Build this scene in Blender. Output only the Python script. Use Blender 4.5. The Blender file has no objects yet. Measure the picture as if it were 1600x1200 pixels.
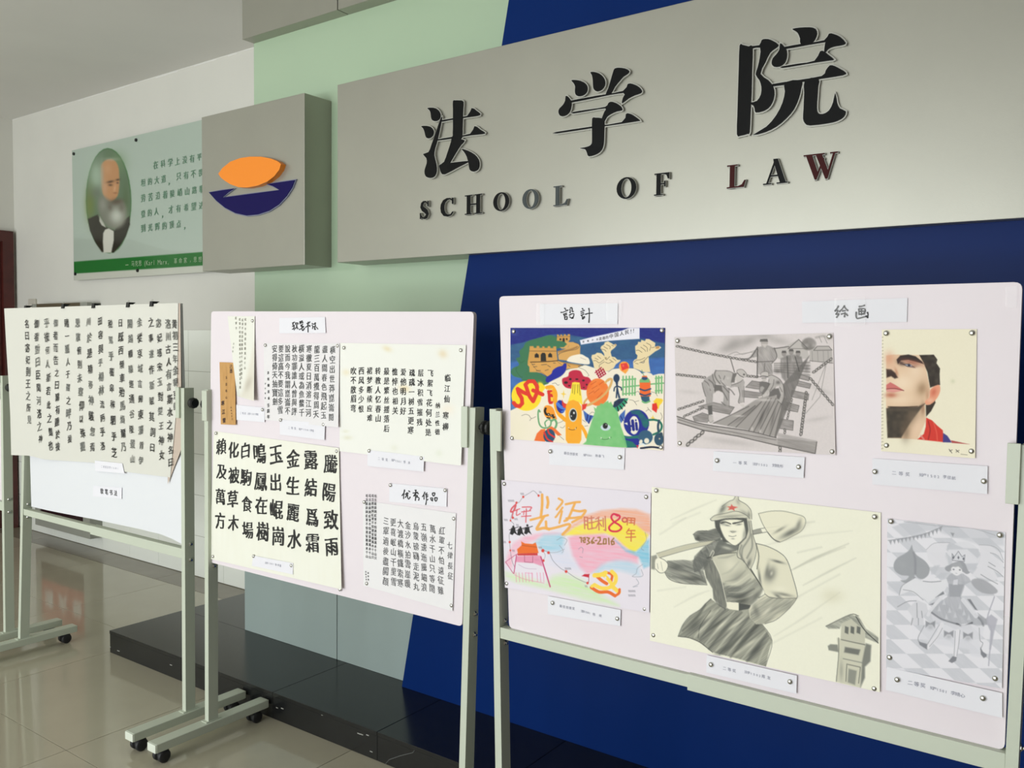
import bpy, bmesh, math, random
import numpy as np
from mathutils import Vector, Matrix
random.seed(7)
S = bpy.context.scene
COL = S.collection
# ------------------------------------------------------------------ camera
# world axes seen from the camera (from the vanishing points): X along the wall, Y into it, Z up
R = np.array([[0.81129527, -0.03721357, 0.58345105],
              [0.58453708, 0.03321718, -0.81068676],
              [0.01078795, 0.99875511, 0.04870165]])
FPX = 1345.0
CAM = np.array([0.0, 0.0, 1.455])
cd = bpy.data.cameras.new('camera')
cam = bpy.data.objects.new('camera', cd); COL.objects.link(cam)
cd.sensor_width = 36.0; cd.lens = FPX / 1600 * 36.0; cd.clip_start = 0.05
m4 = Matrix.Identity(4)
for i in range(3):
    for j in range(3): m4[i][j] = R[i][j]
    m4[i][3] = CAM[i]
cam.matrix_world = m4
S.camera = cam
# ------------------------------------------------------------------ light
S.view_settings.view_transform = 'Standard'; S.view_settings.look = 'None'
S.view_settings.exposure = -0.06; S.view_settings.gamma = 1.0
S.view_settings.use_curve_mapping = False
w = bpy.data.worlds.new('sky'); S.world = w; w.use_nodes = True
bg = w.node_tree.nodes['Background']; bg.inputs[0].default_value = (0.86, 0.95, 1.0, 1); bg.inputs[1].default_value = 1.0

def area(name, loc, rot, sx, sy, power, col):
    l = bpy.data.lights.new(name, 'AREA'); l.shape = 'RECTANGLE'; l.size = sx; l.size_y = sy
    l.energy = power; l.color = col
    o = bpy.data.objects.new(name, l); COL.objects.link(o); o.location = loc; o.rotation_euler = rot
    return o
# daylight through the glazed entrance behind the photographer; an added low upward lamp brightens the ceiling
area('entrance_daylight', (-3.0, -4.6, 1.35), (math.radians(90), 0, 0), 5.6, 2.3, 262, (0.955, 0.985, 1.0))
area('ceiling_fill', (-3.0, -4.5, 0.35), (math.radians(122), 0, 0), 5.6, 0.6, 68, (0.96, 0.985, 1.0))

# ------------------------------------------------------------------ helpers
def lin(c):
    c = np.asarray(c, dtype=float) / 255.0
    return np.where(c <= 0.04045, c / 12.92, ((c + 0.055) / 1.055) ** 2.4)
def ray(x, y):
    x = np.asarray(x, float); y = np.asarray(y, float)
    v = np.stack([x - 800, -(y - 600), np.full_like(x, -FPX)], -1)
    return v @ R.T
def atY(x, y, Y):
    v = ray(x, y); return CAM + v * ((np.asarray(Y) - CAM[1]) / v[..., 1])[..., None]
def atX(x, y, X):
    v = ray(x, y); return CAM + v * ((X - CAM[0]) / v[..., 0])[..., None]

MATS = {}
def mat(name, col, rough=0.5, metal=0.0, noise=0.0, nscale=8.0, bump=0.0, bscale=200.0, coat=0.0, spec=0.5):
    if name in MATS: return MATS[name]
    m = bpy.data.materials.new(name); m.use_nodes = True; nt = m.node_tree
    b = nt.nodes['Principled BSDF']; c = lin(col)
    b.inputs['Base Color'].default_value = (*c, 1); b.inputs['Roughness'].default_value = rough
    b.inputs['Metallic'].default_value = metal; b.inputs['Coat Weight'].default_value = coat
    b.inputs['Specular IOR Level'].default_value = spec
    tc = nt.nodes.new('ShaderNodeTexCoord')
    if noise > 0:
        n = nt.nodes.new('ShaderNodeTexNoise'); n.inputs['Scale'].default_value = nscale; n.inputs['Detail'].default_value = 5
        nt.links.new(tc.outputs['Object'], n.inputs['Vector'])
        r = nt.nodes.new('ShaderNodeValToRGB'); nt.links.new(n.outputs['Fac'], r.inputs[0])
        r.color_ramp.elements[0].position = 0.3; r.color_ramp.elements[1].position = 0.7
        r.color_ramp.elements[0].color = (*(c * (1 - noise)), 1); r.color_ramp.elements[1].color = (*np.minimum(c * (1 + noise), 1), 1)
        nt.links.new(r.outputs[0], b.inputs['Base Color'])
    if bump > 0:
        n2 = nt.nodes.new('ShaderNodeTexNoise'); n2.inputs['Scale'].default_value = bscale
        nt.links.new(tc.outputs['Object'], n2.inputs['Vector'])
        bp = nt.nodes.new('ShaderNodeBump'); bp.inputs['Strength'].default_value = bump; bp.inputs['Distance'].default_value = 0.002
        nt.links.new(n2.outputs['Fac'], bp.inputs['Height']); nt.links.new(bp.outputs[0], b.inputs['Normal'])
    MATS[name] = m
    return m
def printmat():
    if 'print' in MATS: return MATS['print']
    m = bpy.data.materials.new('printed_paper'); m.use_nodes = True; nt = m.node_tree
    b = nt.nodes['Principled BSDF']; a = nt.nodes.new('ShaderNodeAttribute'); a.attribute_name = 'Col'
    nt.links.new(a.outputs['Color'], b.inputs['Base Color']); b.inputs['Roughness'].default_value = 0.6
    b.inputs['Specular IOR Level'].default_value = 0.25
    MATS['print'] = m; return m

def tag(o, label=None, cat=None, group=None, kind=None):
    if label: o['label'] = label
    if cat: o['category'] = cat
    if group: o['group'] = group
    if kind: o['kind'] = kind
    return o
def link(name, me, m, parent=None):
    o = bpy.data.objects.new(name, me); COL.objects.link(o)
    if m is not None and not me.materials: me.materials.append(m)
    if parent is not None: o.parent = parent
    return o
def empty(name, loc=(0, 0, 0)):
    o = bpy.data.objects.new(name, None); COL.objects.link(o); o.location = loc; o.empty_display_size = 0.1
    return o
class MB:
    """collects geometry for ONE mesh object (world coordinates)"""
    def __init__(s): s.bm = bmesh.new()
    def box(s, x0, x1, y0, y1, z0, z1, bev=0.0):
        r = bmesh.ops.create_cube(s.bm, size=1.0)
        for v in r['verts']:
            v.co = Vector(((x0 + x1) / 2 + v.co.x * (x1 - x0), (y0 + y1) / 2 + v.co.y * (y1 - y0), (z0 + z1) / 2 + v.co.z * (z1 - z0)))
        if bev:
            es = list({e for v in r['verts'] for e in v.link_edges})
            bmesh.ops.bevel(s.bm, geom=es, offset=bev, segments=2, profile=0.5, affect='EDGES')
        return s
    def hexa(s, lo, hi):
        """8-corner solid: lo, hi are lists of 4 points"""
        a = [s.bm.verts.new(p) for p in lo]; b = [s.bm.verts.new(p) for p in hi]
        s.bm.faces.new(a[::-1]); s.bm.faces.new(b)
        for i in range(4): s.bm.faces.new((a[i], a[(i + 1) % 4], b[(i + 1) % 4], b[i]))
        return s
    def cyl(s, p0, p1, r, seg=16, r2=None):
        p0 = Vector(p0); p1 = Vector(p1); d = p1 - p0
        q = Vector((0, 0, 1)).rotation_difference(d.normalized()).to_matrix().to_4x4()
        bmesh.ops.create_cone(s.bm, cap_ends=True, segments=seg, radius1=r, radius2=r if r2 is None else r2, depth=d.length,
                              matrix=Matrix.Translation((p0 + p1) / 2) @ q)
        return s
    def prism(s, pts, y0, y1):
        """polygon in X/Z extruded from y0 (front) to y1"""
        a = [s.bm.verts.new((p[0], y0, p[2])) for p in pts]; b = [s.bm.verts.new((p[0], y1, p[2])) for p in pts]
        n = len(pts)
        f1 = s.bm.faces.new(a); f2 = s.bm.faces.new(b[::-1])
        for i in range(n): s.bm.faces.new((a[i], b[i], b[(i + 1) % n], a[(i + 1) % n]))
        return s
    def lathe(s, prof, c, axis='Y', seg=16):
        rings = []
        for r, h in prof:
            ring = []
            for k in range(seg):
                t = 2 * math.pi * k / seg
                if axis == 'Y': p = (c[0] + r * math.cos(t), c[1] + h, c[2] + r * math.sin(t))
                elif axis == 'X': p = (c[0] + h, c[1] + r * math.cos(t), c[2] + r * math.sin(t))
                else: p = (c[0] + r * math.cos(t), c[1] + r * math.sin(t), c[2] + h)
                ring.append(s.bm.verts.new(p))
            rings.append(ring)
        for a, b in zip(rings, rings[1:]):
            for k in range(seg): s.bm.faces.new((a[k], a[(k + 1) % seg], b[(k + 1) % seg], b[k]))
        s.bm.faces.new(rings[0]); s.bm.faces.new(rings[-1][::-1])
        return s
    def build(s, name, m, parent=None, smooth=False):
        bmesh.ops.recalc_face_normals(s.bm, faces=s.bm.faces)
        big = [f for f in s.bm.faces if len(f.verts) > 4]
        if big: bmesh.ops.triangulate(s.bm, faces=big)
        me = bpy.data.meshes.new(name)
        # centre the origin
        vs = s.bm.verts
        if len(vs):
            lo = Vector([min(v.co[i] for v in vs) for i in range(3)]); hi = Vector([max(v.co[i] for v in vs) for i in range(3)])
            c = (lo + hi) / 2
        else: c = Vector((0, 0, 0))
        bmesh.ops.translate(s.bm, verts=s.bm.verts, vec=-c)
        s.bm.to_mesh(me); s.bm.free()
        if smooth:
            for p in me.polygons: p.use_smooth = True
        o = link(name, me, m, parent)
        WP[o.name] = c
        o.location = c - (WP[parent.name] if parent is not None else Vector((0, 0, 0)))
        return o
WP = {}
def root(name, loc, label, cat, group=None, kind=None):
    o = empty(name, loc); WP[o.name] = Vector(loc); return tag(o, label, cat, group, kind)
def smooth_poly(pts, k=4):
    """closed Catmull-Rom through the points"""
    n = len(pts); out = []
    P = [np.array(p, float) for p in pts]
    for i in range(n):
        a, b, c, d = P[i - 1], P[i], P[(i + 1) % n], P[(i + 2) % n]
        for j in range(k):
            t = j / k
            out.append(0.5 * ((2 * b) + (c - a) * t + (2 * a - 5 * b + 4 * c - d) * t * t + (3 * b - a - 3 * c + d) * t ** 3))
    return [tuple(p) for p in out]
# ------------------------------------------------------------------ painter: pigment of each flat artwork, stored as colour on its sheet's own mesh
def vnoise(x, y, seed=0):
    def h(i, j):
        v = np.sin(i * 127.1 + j * 311.7 + seed * 74.7) * 43758.5453
        return v - np.floor(v)
    i = np.floor(x); j = np.floor(y); fx = x - i; fy = y - j
    fx = fx * fx * (3 - 2 * fx); fy = fy * fy * (3 - 2 * fy)
    return (h(i, j) * (1 - fx) + h(i + 1, j) * fx) * (1 - fy) + (h(i, j + 1) * (1 - fx) + h(i + 1, j + 1) * fx) * fy
class Paint:
    def __init__(s, X, Y, base, org=(0, 0), sc=1.0):
        s.X = X.ravel(); s.Y = Y.ravel(); s.C = np.tile(np.array(base, float), (s.X.size, 1)); s.org = org; s.sc = sc
        s.order = None
    def px(s, pts):
        p = np.array(pts, float) / s.sc; p[:, 0] += s.org[0]; p[:, 1] += s.org[1]; return p
    def _sub(s, p, pad):
        return np.nonzero((s.X > p[:, 0].min() - pad) & (s.X < p[:, 0].max() + pad) & (s.Y > p[:, 1].min() - pad) & (s.Y < p[:, 1].max() + pad))[0]
    def _dist(s, idx, p, closed, ws=None):
        x = s.X[idx]; y = s.Y[idx]; best = np.full(x.shape, 1e9); inside = np.zeros(x.shape, bool)
        n = len(p); rng = range(n) if closed else range(n - 1)
        for i in rng:
            a = p[i]; b = p[(i + 1) % n]; d = b - a; L = d @ d + 1e-9
            t = np.clip(((x - a[0]) * d[0] + (y - a[1]) * d[1]) / L, 0, 1)
            q = np.hypot(x - a[0] - t * d[0], y - a[1] - t * d[1])
            if ws is not None: q = q - (ws[i] * (1 - t) + ws[i + 1] * t) / 2
            best = np.minimum(best, q)
            if closed:
                c = ((a[1] > y) != (b[1] > y))
                if c.any():
                    xi = a[0] + (y - a[1]) / (b[1] - a[1] + 1e-12) * (b[0] - a[0]); inside ^= c & (x < xi)
        return best, inside
    def _mix(s, idx, m, col):
        m = np.clip(m, 0, 1)[:, None]; s.C[idx] = s.C[idx] * (1 - m) + np.array(col, float) * m
    def fill(s, pts, col, a=1.0, soft=0.7, sm=0, hatch=None, mott=0.0):
        if sm: pts = smooth_poly(pts, 3)
        p = s.px(pts); idx = s._sub(p, soft * 2 + 1)
        if not idx.size: return s
        d, ins = s._dist(idx, p, True); sd = np.where(ins, -d, d)
        m = np.clip(0.5 - sd / (2 * soft), 0, 1) * a
        if hatch:      # (angle in degrees, strength, length, width)
            an = math.radians(hatch[0]); u = s.X[idx] * math.cos(an) + s.Y[idx] * math.sin(an); v = -s.X[idx] * math.sin(an) + s.Y[idx] * math.cos(an)
            m = m * (1 - hatch[1] * (vnoise(u / hatch[2], v / (hatch[3] * .62), 3) * 0.75 + vnoise(u / (hatch[2] * 1.6), v / (hatch[3] * 2.2), 5) * 0.6))
        if mott: m = m * (1 - mott * vnoise(s.X[idx] / 6, s.Y[idx] / 5, 9))
        s._mix(idx, m, col); return s
    def line(s, pts, w, col, a=1.0, soft=0.5, sm=1, ws=None):
        pts = [tuple(q) for q in pts]
        if sm and len(pts) > 2:
            P = [np.array(q, float) for q in pts]; P = [2 * P[0] - P[1]] + P + [2 * P[-1] - P[-2]]; out = []; wo = []
            for i in range(1, len(P) - 2):
                A, B, Cc, D = P[i - 1], P[i], P[i + 1], P[i + 2]
                for j in range(4):
                    t = j / 4; out.append(0.5 * ((2 * B) + (Cc - A) * t + (2 * A - 5 * B + 4 * Cc - D) * t * t + (3 * B - A - 3 * Cc + D) * t ** 3))
                    if ws: wo.append(ws[i - 1] * (1 - t) + ws[i] * t)
            out.append(P[-2]); pts = out
            if ws: ws = wo + [ws[-1]]
        p = s.px(pts); mw = max(ws) if ws else w; idx = s._sub(p, mw + soft * 2)
        if not idx.size: return s
        if ws is None: ws = [w] * len(p)
        d, _ = s._dist(idx, p, False, ws)
        s._mix(idx, np.clip(0.5 - d / (2 * soft), 0, 1) * a, col); return s
    def ell(s, cx, cy, rx, ry, col, a=1.0, soft=0.7, rot=0, mott=0.0, hatch=None):
        t = np.linspace(0, 2 * math.pi, 33)[:-1]; r = math.radians(rot)
        return s.fill([(cx + rx * math.cos(q) * math.cos(r) - ry * math.sin(q) * math.sin(r), cy + rx * math.cos(q) * math.sin(r) + ry * math.sin(q) * math.cos(r)) for q in t], col, a, soft, 0, hatch, mott)
    def blob(s, cx, cy, rx, ry, col, a=1.0, rot=0):
        c = s.px([(cx, cy)])[0]; rx /= s.sc; ry /= s.sc; r = math.radians(rot)
        idx = s._sub(np.array([c]), 2.5 * max(rx, ry)); dx = s.X[idx] - c[0]; dy = s.Y[idx] - c[1]
        u = (dx * math.cos(r) + dy * math.sin(r)) / rx; v = (-dx * math.sin(r) + dy * math.cos(r)) / ry
        s._mix(idx, a * np.exp(-(u * u + v * v)), col); return s
    def at(s, org, sc): s.org = org; s.sc = sc; return s

def quad_px(q, nu, nv):
    """bilinear grid between photo corners tl, tr, br, bl"""
    tl, tr, br, bl = [np.array(p, float) for p in q]
    u = np.linspace(0, 1, nu)[None, :, None]; v = np.linspace(0, 1, nv)[:, None, None]
    g = (tl * (1 - u) + tr * u) * (1 - v) + (bl * (1 - u) + br * u) * v
    return g[..., 0], g[..., 1]
YB = 1.850       # front face of the boards
def sheet(name, q, dy=0.0015, base=(226, 222, 224), step=None, paint=None, label=None, cat='paper', lift=(0, 0, 0, 0), m=None, Y0=YB, edge=None, group=None, bulge=0.0):
    """a paper sheet pinned to a board; lift = distance of tl,tr,br,bl corners from the board"""
    w = math.dist(q[0], q[1]); h = math.dist(q[0], q[3])
    if step: nu, nv = max(2, int(w / step) + 1), max(2, int(h / step) + 1)
    else: nu, nv = 9, 7
    X, Y = quad_px(q, nu, nv)
    u = np.linspace(0, 1, nu)[None, :]; v = np.linspace(0, 1, nv)[:, None]
    L = (lift[0] * (1 - u) ** 3 + lift[1] * u ** 3) * (1 - v) ** 1.5 + (lift[3] * (1 - u) ** 3 + lift[2] * u ** 3) * v ** 1.5
    L = L + bulge * np.sin(math.pi * u) * np.sin(math.pi * v)
    YY = Y0 - dy - L
    V = atY(X, Y, YY)
    P = Paint(X, Y, base)
    if paint: paint(P)
    elif not step:
        pass
    me = grid_mesh(name, V, P.C)
    o = place(link(name, me, m or printmat()))
    if label: tag(o, label, cat, group)
    SURF[o.name] = (np.array(q, float), lift, dy, bulge, Y0)
    return o
SURF = {}
def surface_Y(x, y, name):
    q, lift, dy, bulge, Y0 = SURF[name]; tl, tr, br, bl = q
    u = np.full(x.shape, .5); v = np.full(x.shape, .5)
    for _ in range(4):      # inverse bilinear
        top = tl[1] * (1 - u) + tr[1] * u; bot = bl[1] * (1 - u) + br[1] * u; v = (y - top) / (bot - top)
        lf = tl[0] * (1 - v) + bl[0] * v; rt = tr[0] * (1 - v) + br[0] * v; u = (x - lf) / (rt - lf)
    u = np.clip(u, 0, 1); v = np.clip(v, 0, 1)
    L = (lift[0] * (1 - u) ** 3 + lift[1] * u ** 3) * (1 - v) ** 1.5 + (lift[3] * (1 - u) ** 3 + lift[2] * u ** 3) * v ** 1.5 + bulge * np.sin(math.pi * u) * np.sin(math.pi * v)
    return Y0 - dy - L
def projv(V):
    c = (V - CAM) @ R; return 800 - c[:, 0] * FPX / c[:, 2], 600 + c[:, 1] * FPX / c[:, 2]
def grid_mesh(name, V, C):
    nv, nu = V.shape[:2]; c = V.reshape(-1, 3).mean(0)
    me = bpy.data.meshes.new(name); me.vertices.add(nu * nv); me.vertices.foreach_set('co', (V.reshape(-1, 3) - c).ravel())
    i = np.arange(nu * nv).reshape(nv, nu)
    F = np.stack([i[:-1, :-1], i[1:, :-1], i[1:, 1:], i[:-1, 1:]], -1).reshape(-1, 4)
    n = len(F); me.loops.add(4 * n); me.loops.foreach_set('vertex_index', F.ravel().astype(np.int32))
    me.polygons.add(n); me.polygons.foreach_set('loop_start', np.arange(0, 4 * n, 4, dtype=np.int32))
    me.polygons.foreach_set('loop_total', np.full(n, 4, dtype=np.int32)); me.polygons.foreach_set('use_smooth', np.ones(n, bool))
    me.update(calc_edges=True)
    at = me.color_attributes.new('Col', 'FLOAT_COLOR', 'POINT')
    rgba = np.ones((nu * nv, 4), np.float32); rgba[:, :3] = lin(C); at.data.foreach_set('color', rgba.ravel())
    me['_c'] = [float(x) for x in c]
    return me
def place(o):
    c = o.data['_c']; o.location = c; WP[o.name] = Vector(c); return o

# ------------------------------------------------------------------ lettering (Blender's built-in font, turned into flat ink)
_gl = {}
def subdiv(v, f):
    e = np.sort(np.concatenate([f[:, [0, 1]], f[:, [1, 2]], f[:, [2, 0]]]), 1); ue, inv = np.unique(e, axis=0, return_inverse=True); inv = inv.ravel()
    mid = (v[ue[:, 0]] + v[ue[:, 1]]) / 2; n = len(f); m = inv + len(v); a, b, c = m[:n], m[n:2 * n], m[2 * n:]
    return np.concatenate([v, mid]), np.concatenate([np.stack([f[:, 0], a, c], 1), np.stack([a, f[:, 1], b], 1), np.stack([c, b, f[:, 2]], 1), np.stack([a, b, c], 1)])
def brush(v, f, sub, wt, amp, seed):
    """swell and thin the outline the way a loaded brush does"""
    key, inv = np.unique(np.round(v, 5), axis=0, return_inverse=True); v = key; f = inv.ravel()[f]
    f = f[(f[:, 0] != f[:, 1]) & (f[:, 1] != f[:, 2]) & (f[:, 0] != f[:, 2])]
    ar = (v[f[:, 1], 0] - v[f[:, 0], 0]) * (v[f[:, 2], 1] - v[f[:, 0], 1]) - (v[f[:, 2], 0] - v[f[:, 0], 0]) * (v[f[:, 1], 1] - v[f[:, 0], 1])
    f = np.where((ar < 0)[:, None], f[:, ::-1], f)
    for _ in range(sub): v, f = subdiv(v, f)
    d = np.concatenate([f[:, [0, 1]], f[:, [1, 2]], f[:, [2, 0]]]); ue, inv, cnt = np.unique(np.sort(d, 1), axis=0, return_inverse=True, return_counts=True)
    bd = d[cnt[inv.ravel()] == 1]; t = v[bd[:, 1]] - v[bd[:, 0]]; nn = np.stack([t[:, 1], -t[:, 0]], 1); N = np.zeros_like(v)
    nn = nn / (np.linalg.norm(nn, axis=1, keepdims=True) + 1e-9)
    np.add.at(N, bd[:, 0], nn); np.add.at(N, bd[:, 1], nn); L = np.linalg.norm(N, axis=1, keepdims=True); N = np.where(L > 1e-6, N / np.maximum(L, 1e-6), 0)
    k = wt * (0.25 + 1.1 * np.abs(N[:, 0])) + amp * (vnoise(v[:, 0] * 6 + seed, v[:, 1] * 6 + seed * 2, 1) * 2 - 1)
    return v + N * k[:, None], f
def glyph(ch, wt=0.0, sub=0):
    k = (ch, wt, sub)
    if k not in _gl:
        cu = bpy.data.curves.new('glyph', 'FONT'); cu.body = ch; cu.size = 1.0; cu.resolution_u = 2
        ob = bpy.data.objects.new('glyph', cu); COL.objects.link(ob)
        me = bpy.data.meshes.new_from_object(ob.evaluated_get(bpy.context.evaluated_depsgraph_get()))
        me.calc_loop_triangles()
        v = np.array([x.co[:2] for x in me.vertices]); f = np.array([t.vertices[:] for t in me.loop_triangles])
        bpy.data.objects.remove(ob); bpy.data.curves.remove(cu); bpy.data.meshes.remove(me)
        if len(v) and (wt or sub): v, f = brush(v, f, sub, wt * 1.5, (0, .012, .017)[sub], ord(ch) % 97)
        if len(v):
            if ord(ch) > 0x2E80 and ch not in '，。、':
                lo, hi = v.min(0), v.max(0)
                adv = 1.0; v = v - np.array([(lo[0] + hi[0]) / 2, 0.0]) ; v[:, 1] -= (lo[1] + hi[1]) / 2
            else:
                adv = v[:, 0].max() - v[:, 0].min() + 0.08; v = v - np.array([(v[:, 0].max() + v[:, 0].min()) / 2, 0.36])
        else: v = np.zeros((0, 2)); f = np.zeros((0, 3), int); adv = 0.3
        _gl[k] = (v, f, adv)
    return _gl[k]
class Ink:
    def __init__(s): s.v = []; s.f = []; s.n = 0
    def char(s, ch, x, y, sz, Y, wt=0.02, slant=0.10, wf=1.0, jit=0.0, rot=0.0, sub=0):
        """x, y photo centre; sz photo height of the em square; Y plane"""
        v, f, adv = glyph(ch, wt, sub); h1 = math.sin(x * 12.9898 + y * 78.233) * 43758.5; h1 -= math.floor(h1); h2 = (h1 * 97.13) % 1.0; rot = rot + (h1 - .5) * 6 * (sub > 0); sz = sz * (1 + (h2 - .5) * .12 * (sub > 0))
        if not len(v): return s
        c = atY(x, y, Y); k = abs(atY(x, y - sz / 2, Y)[2] - atY(x, y + sz / 2, Y)[2])
        a = math.radians(rot); u = v[:, 0] * math.cos(a) - v[:, 1] * math.sin(a); w2 = v[:, 0] * math.sin(a) + v[:, 1] * math.cos(a)
        w2 = w2 + slant * u
        if jit: u, w2 = u + jit * 2.2 * np.sin(w2 * 4.5 + x), w2 + jit * 2.2 * np.sin(u * 4.2 + y)
        co = np.stack([c[0] + u * k * wf, np.full(len(v), float(Y)), c[2] + w2 * k], 1)
        s.v.append(co); s.f.append(f + s.n); s.n += len(v); return s
    def col(s, text, p0, p1, sz, Y, **kw):
        n = len(text)
        for i, ch in enumerate(text):
            t = i / max(1, n - 1); s.char(ch, p0[0] + (p1[0] - p0[0]) * t, p0[1] + (p1[1] - p0[1]) * t, sz, Y, **kw)
        return s
    def strokes(s, lst, org, sc, Y, w=1.7):
        """one hand-written character: brush strokes given in photo crop coordinates"""
        V = []; F = []
        for k, pts in enumerate(lst):
            P = [np.array(q, float) for q in pts]
            if len(P) > 2:
                Q = [2 * P[0] - P[1]] + P + [2 * P[-1] - P[-2]]; out = []
                for i in range(1, len(Q) - 2):
                    for t in (0, .34, .67): out.append(0.5 * ((2 * Q[i]) + (Q[i + 1] - Q[i - 1]) * t + (2 * Q[i - 1] - 5 * Q[i] + 4 * Q[i + 1] - Q[i + 2]) * t * t + (3 * Q[i] - Q[i - 1] - 3 * Q[i + 1] + Q[i + 2]) * t ** 3))
                P = out + [Q[-2]]
            else: P = [P[0] * (1 - t) + P[1] * t for t in (0, .25, .5, .75, 1)]
            P = [np.array([org[0] + p[0] / sc, org[1] + p[1] / sc]) for p in P]; n = len(P); base = len(V)
            d0 = P[0] - P[1]; d0 /= np.linalg.norm(d0) + 1e-9; d1 = P[-1] - P[-2]; d1 /= np.linalg.norm(d1) + 1e-9
            P = [P[0] + d0 * w * .3] + P + [P[-1] + d1 * w * .3]; n = len(P)
            for i, p in enumerate(P):
                a_ = P[max(0, i - 1)]; b_ = P[min(n - 1, i + 1)]; t = b_ - a_; t = t / (np.linalg.norm(t) + 1e-9); u = i / (n - 1)
                hw = w / 2 * (1.12 - .35 * math.sin(math.pi * u) + .1 * math.sin(k * 2.1 + u * 5)); hw *= .45 if i in (0, n - 1) else 1
                V.append(p + np.array([t[1], -t[0]]) * hw); V.append(p - np.array([t[1], -t[0]]) * hw)
            for i in range(n - 1):
                j = base + 2 * i; F.append((j, j + 1, j + 3)); F.append((j, j + 3, j + 2))
        V = np.array(V); co = atY(V[:, 0], V[:, 1], Y); s.v.append(co); s.f.append(np.array(F) + s.n); s.n += len(co); return s
    def drape(s, parent):
        if parent.name in SURF:
            for i, V in enumerate(s.v):
                x, y = projv(V); lay = V[:, 1].max() - V[:, 1]; s.v[i] = atY(x, y, surface_Y(x, y, parent.name) - .0008 - lay)
    def build(s, name, m, parent):
        s.drape(parent); V = np.concatenate(s.v); F = np.concatenate(s.f); c = V.mean(0)
        me = bpy.data.meshes.new(name); me.from_pydata((V - c).tolist(), [], F[:, ::1].tolist()); me.update()
        o = link(name, me, m, parent); WP[o.name] = Vector(c); o.location = Vector(c) - WP[parent.name]; o['kind'] = 'stuff'
        return o
    def build_each(s, name, m, parent):
        s.drape(parent); base = 0
        for V, F in zip(s.v, s.f):
            c = V.mean(0); me = bpy.data.meshes.new(name); me.from_pydata((V - c).tolist(), [], (F - base).tolist()); me.update(); base += len(V)
            o = link(name, me, m, parent); WP[o.name] = Vector(c); o.location = Vector(c) - WP[parent.name]
INK = mat('black_ink', (22, 22, 22), 0.6)
GINK = mat('grey_ink', (88, 88, 86), 0.7)
BLUEINK = mat('pen_ink', (146, 147, 162), 0.7)
def proj(p):
    c = R.T @ (np.array(p, float) - CAM); return 800 - c[0] * FPX / c[2], 600 + c[1] * FPX / c[2]
# ------------------------------------------------------------------ materials of the room
M_tile = mat('polished_floor_tile', (180, 174, 154), 0.08, noise=0.05, nscale=2.2, spec=0.6)
M_btile = mat('border_floor_tile', (128, 120, 104), 0.22, noise=0.06, nscale=6)
M_grout = mat('floor_grout', (95, 90, 76), 0.8)
M_wall = mat('cream_wall_paint', (214, 213, 205), 0.75, noise=0.02, nscale=3, bump=0.15, bscale=90)
M_dim = mat('light_dimming_brown', (96, 78, 62), 0.5, noise=0.15, nscale=6)  # invented dark brown, cuts light bounced from the unseen right wall
M_ceil = mat('ceiling_paint', (222, 221, 216), 0.85, noise=0.02, nscale=2, bump=0.1, bscale=120)
M_dado = mat('glazed_wall_tile', (238, 241, 232), 0.18, noise=0.01)
M_dgrout = mat('wall_grout', (170, 168, 155), 0.8)
M_green = mat('pale_green_glass_panel', (172, 194, 166), 0.1, noise=0.01, nscale=2, coat=0.3)
M_blue = mat('navy_panel', (11, 40, 98), 0.3, noise=0.04, nscale=3, spec=0.07)
M_lgrey = mat('grey_blue_laminate', (150, 164, 160), 0.3, noise=0.02, nscale=3)
M_alu = mat('brushed_grey_panel', (163, 162, 151), 0.36, metal=0.5, noise=0.02, nscale=5, bump=0.05, bscale=400)
M_black = mat('black_granite', (30, 31, 31), 0.2, noise=0.25, nscale=60)
M_stand = mat('sage_enamel', (194, 201, 184), 0.42, bump=0.06, bscale=300)
M_board = mat('board_white', (228, 219, 224), 0.5, noise=0.008, nscale=4)
M_plastic = mat('black_plastic', (25, 26, 27), 0.4)
M_steel = mat('bright_steel', (205, 205, 200), 0.22, metal=1.0)
M_wood = mat('dark_red_wood', (74, 30, 26), 0.35, noise=0.25, nscale=12)
M_letter = mat('black_letter_face', (12, 13, 13), 0.5, spec=0.12)
M_letter_redrefl = mat('letter_face_red_reflection', (62, 15, 13), 0.5, spec=0.12)  # glossy black face, its reddish reflection painted as base colour
M_letter_greyrefl = mat('letter_face_grey_reflection', (72, 78, 78), 0.5, spec=0.15)  # glossy black face with a greyish reflection put into the colour
M_rim = mat('silver_letter_rim', (176, 176, 168), 0.35, metal=0.3)
M_orange = mat('orange_enamel', (245, 140, 30), 0.35)
M_navy = mat('navy_enamel', (24, 18, 78), 0.5, spec=0.1)
ZC = 3.085
YW = 3.118
XR = 2.4
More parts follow.
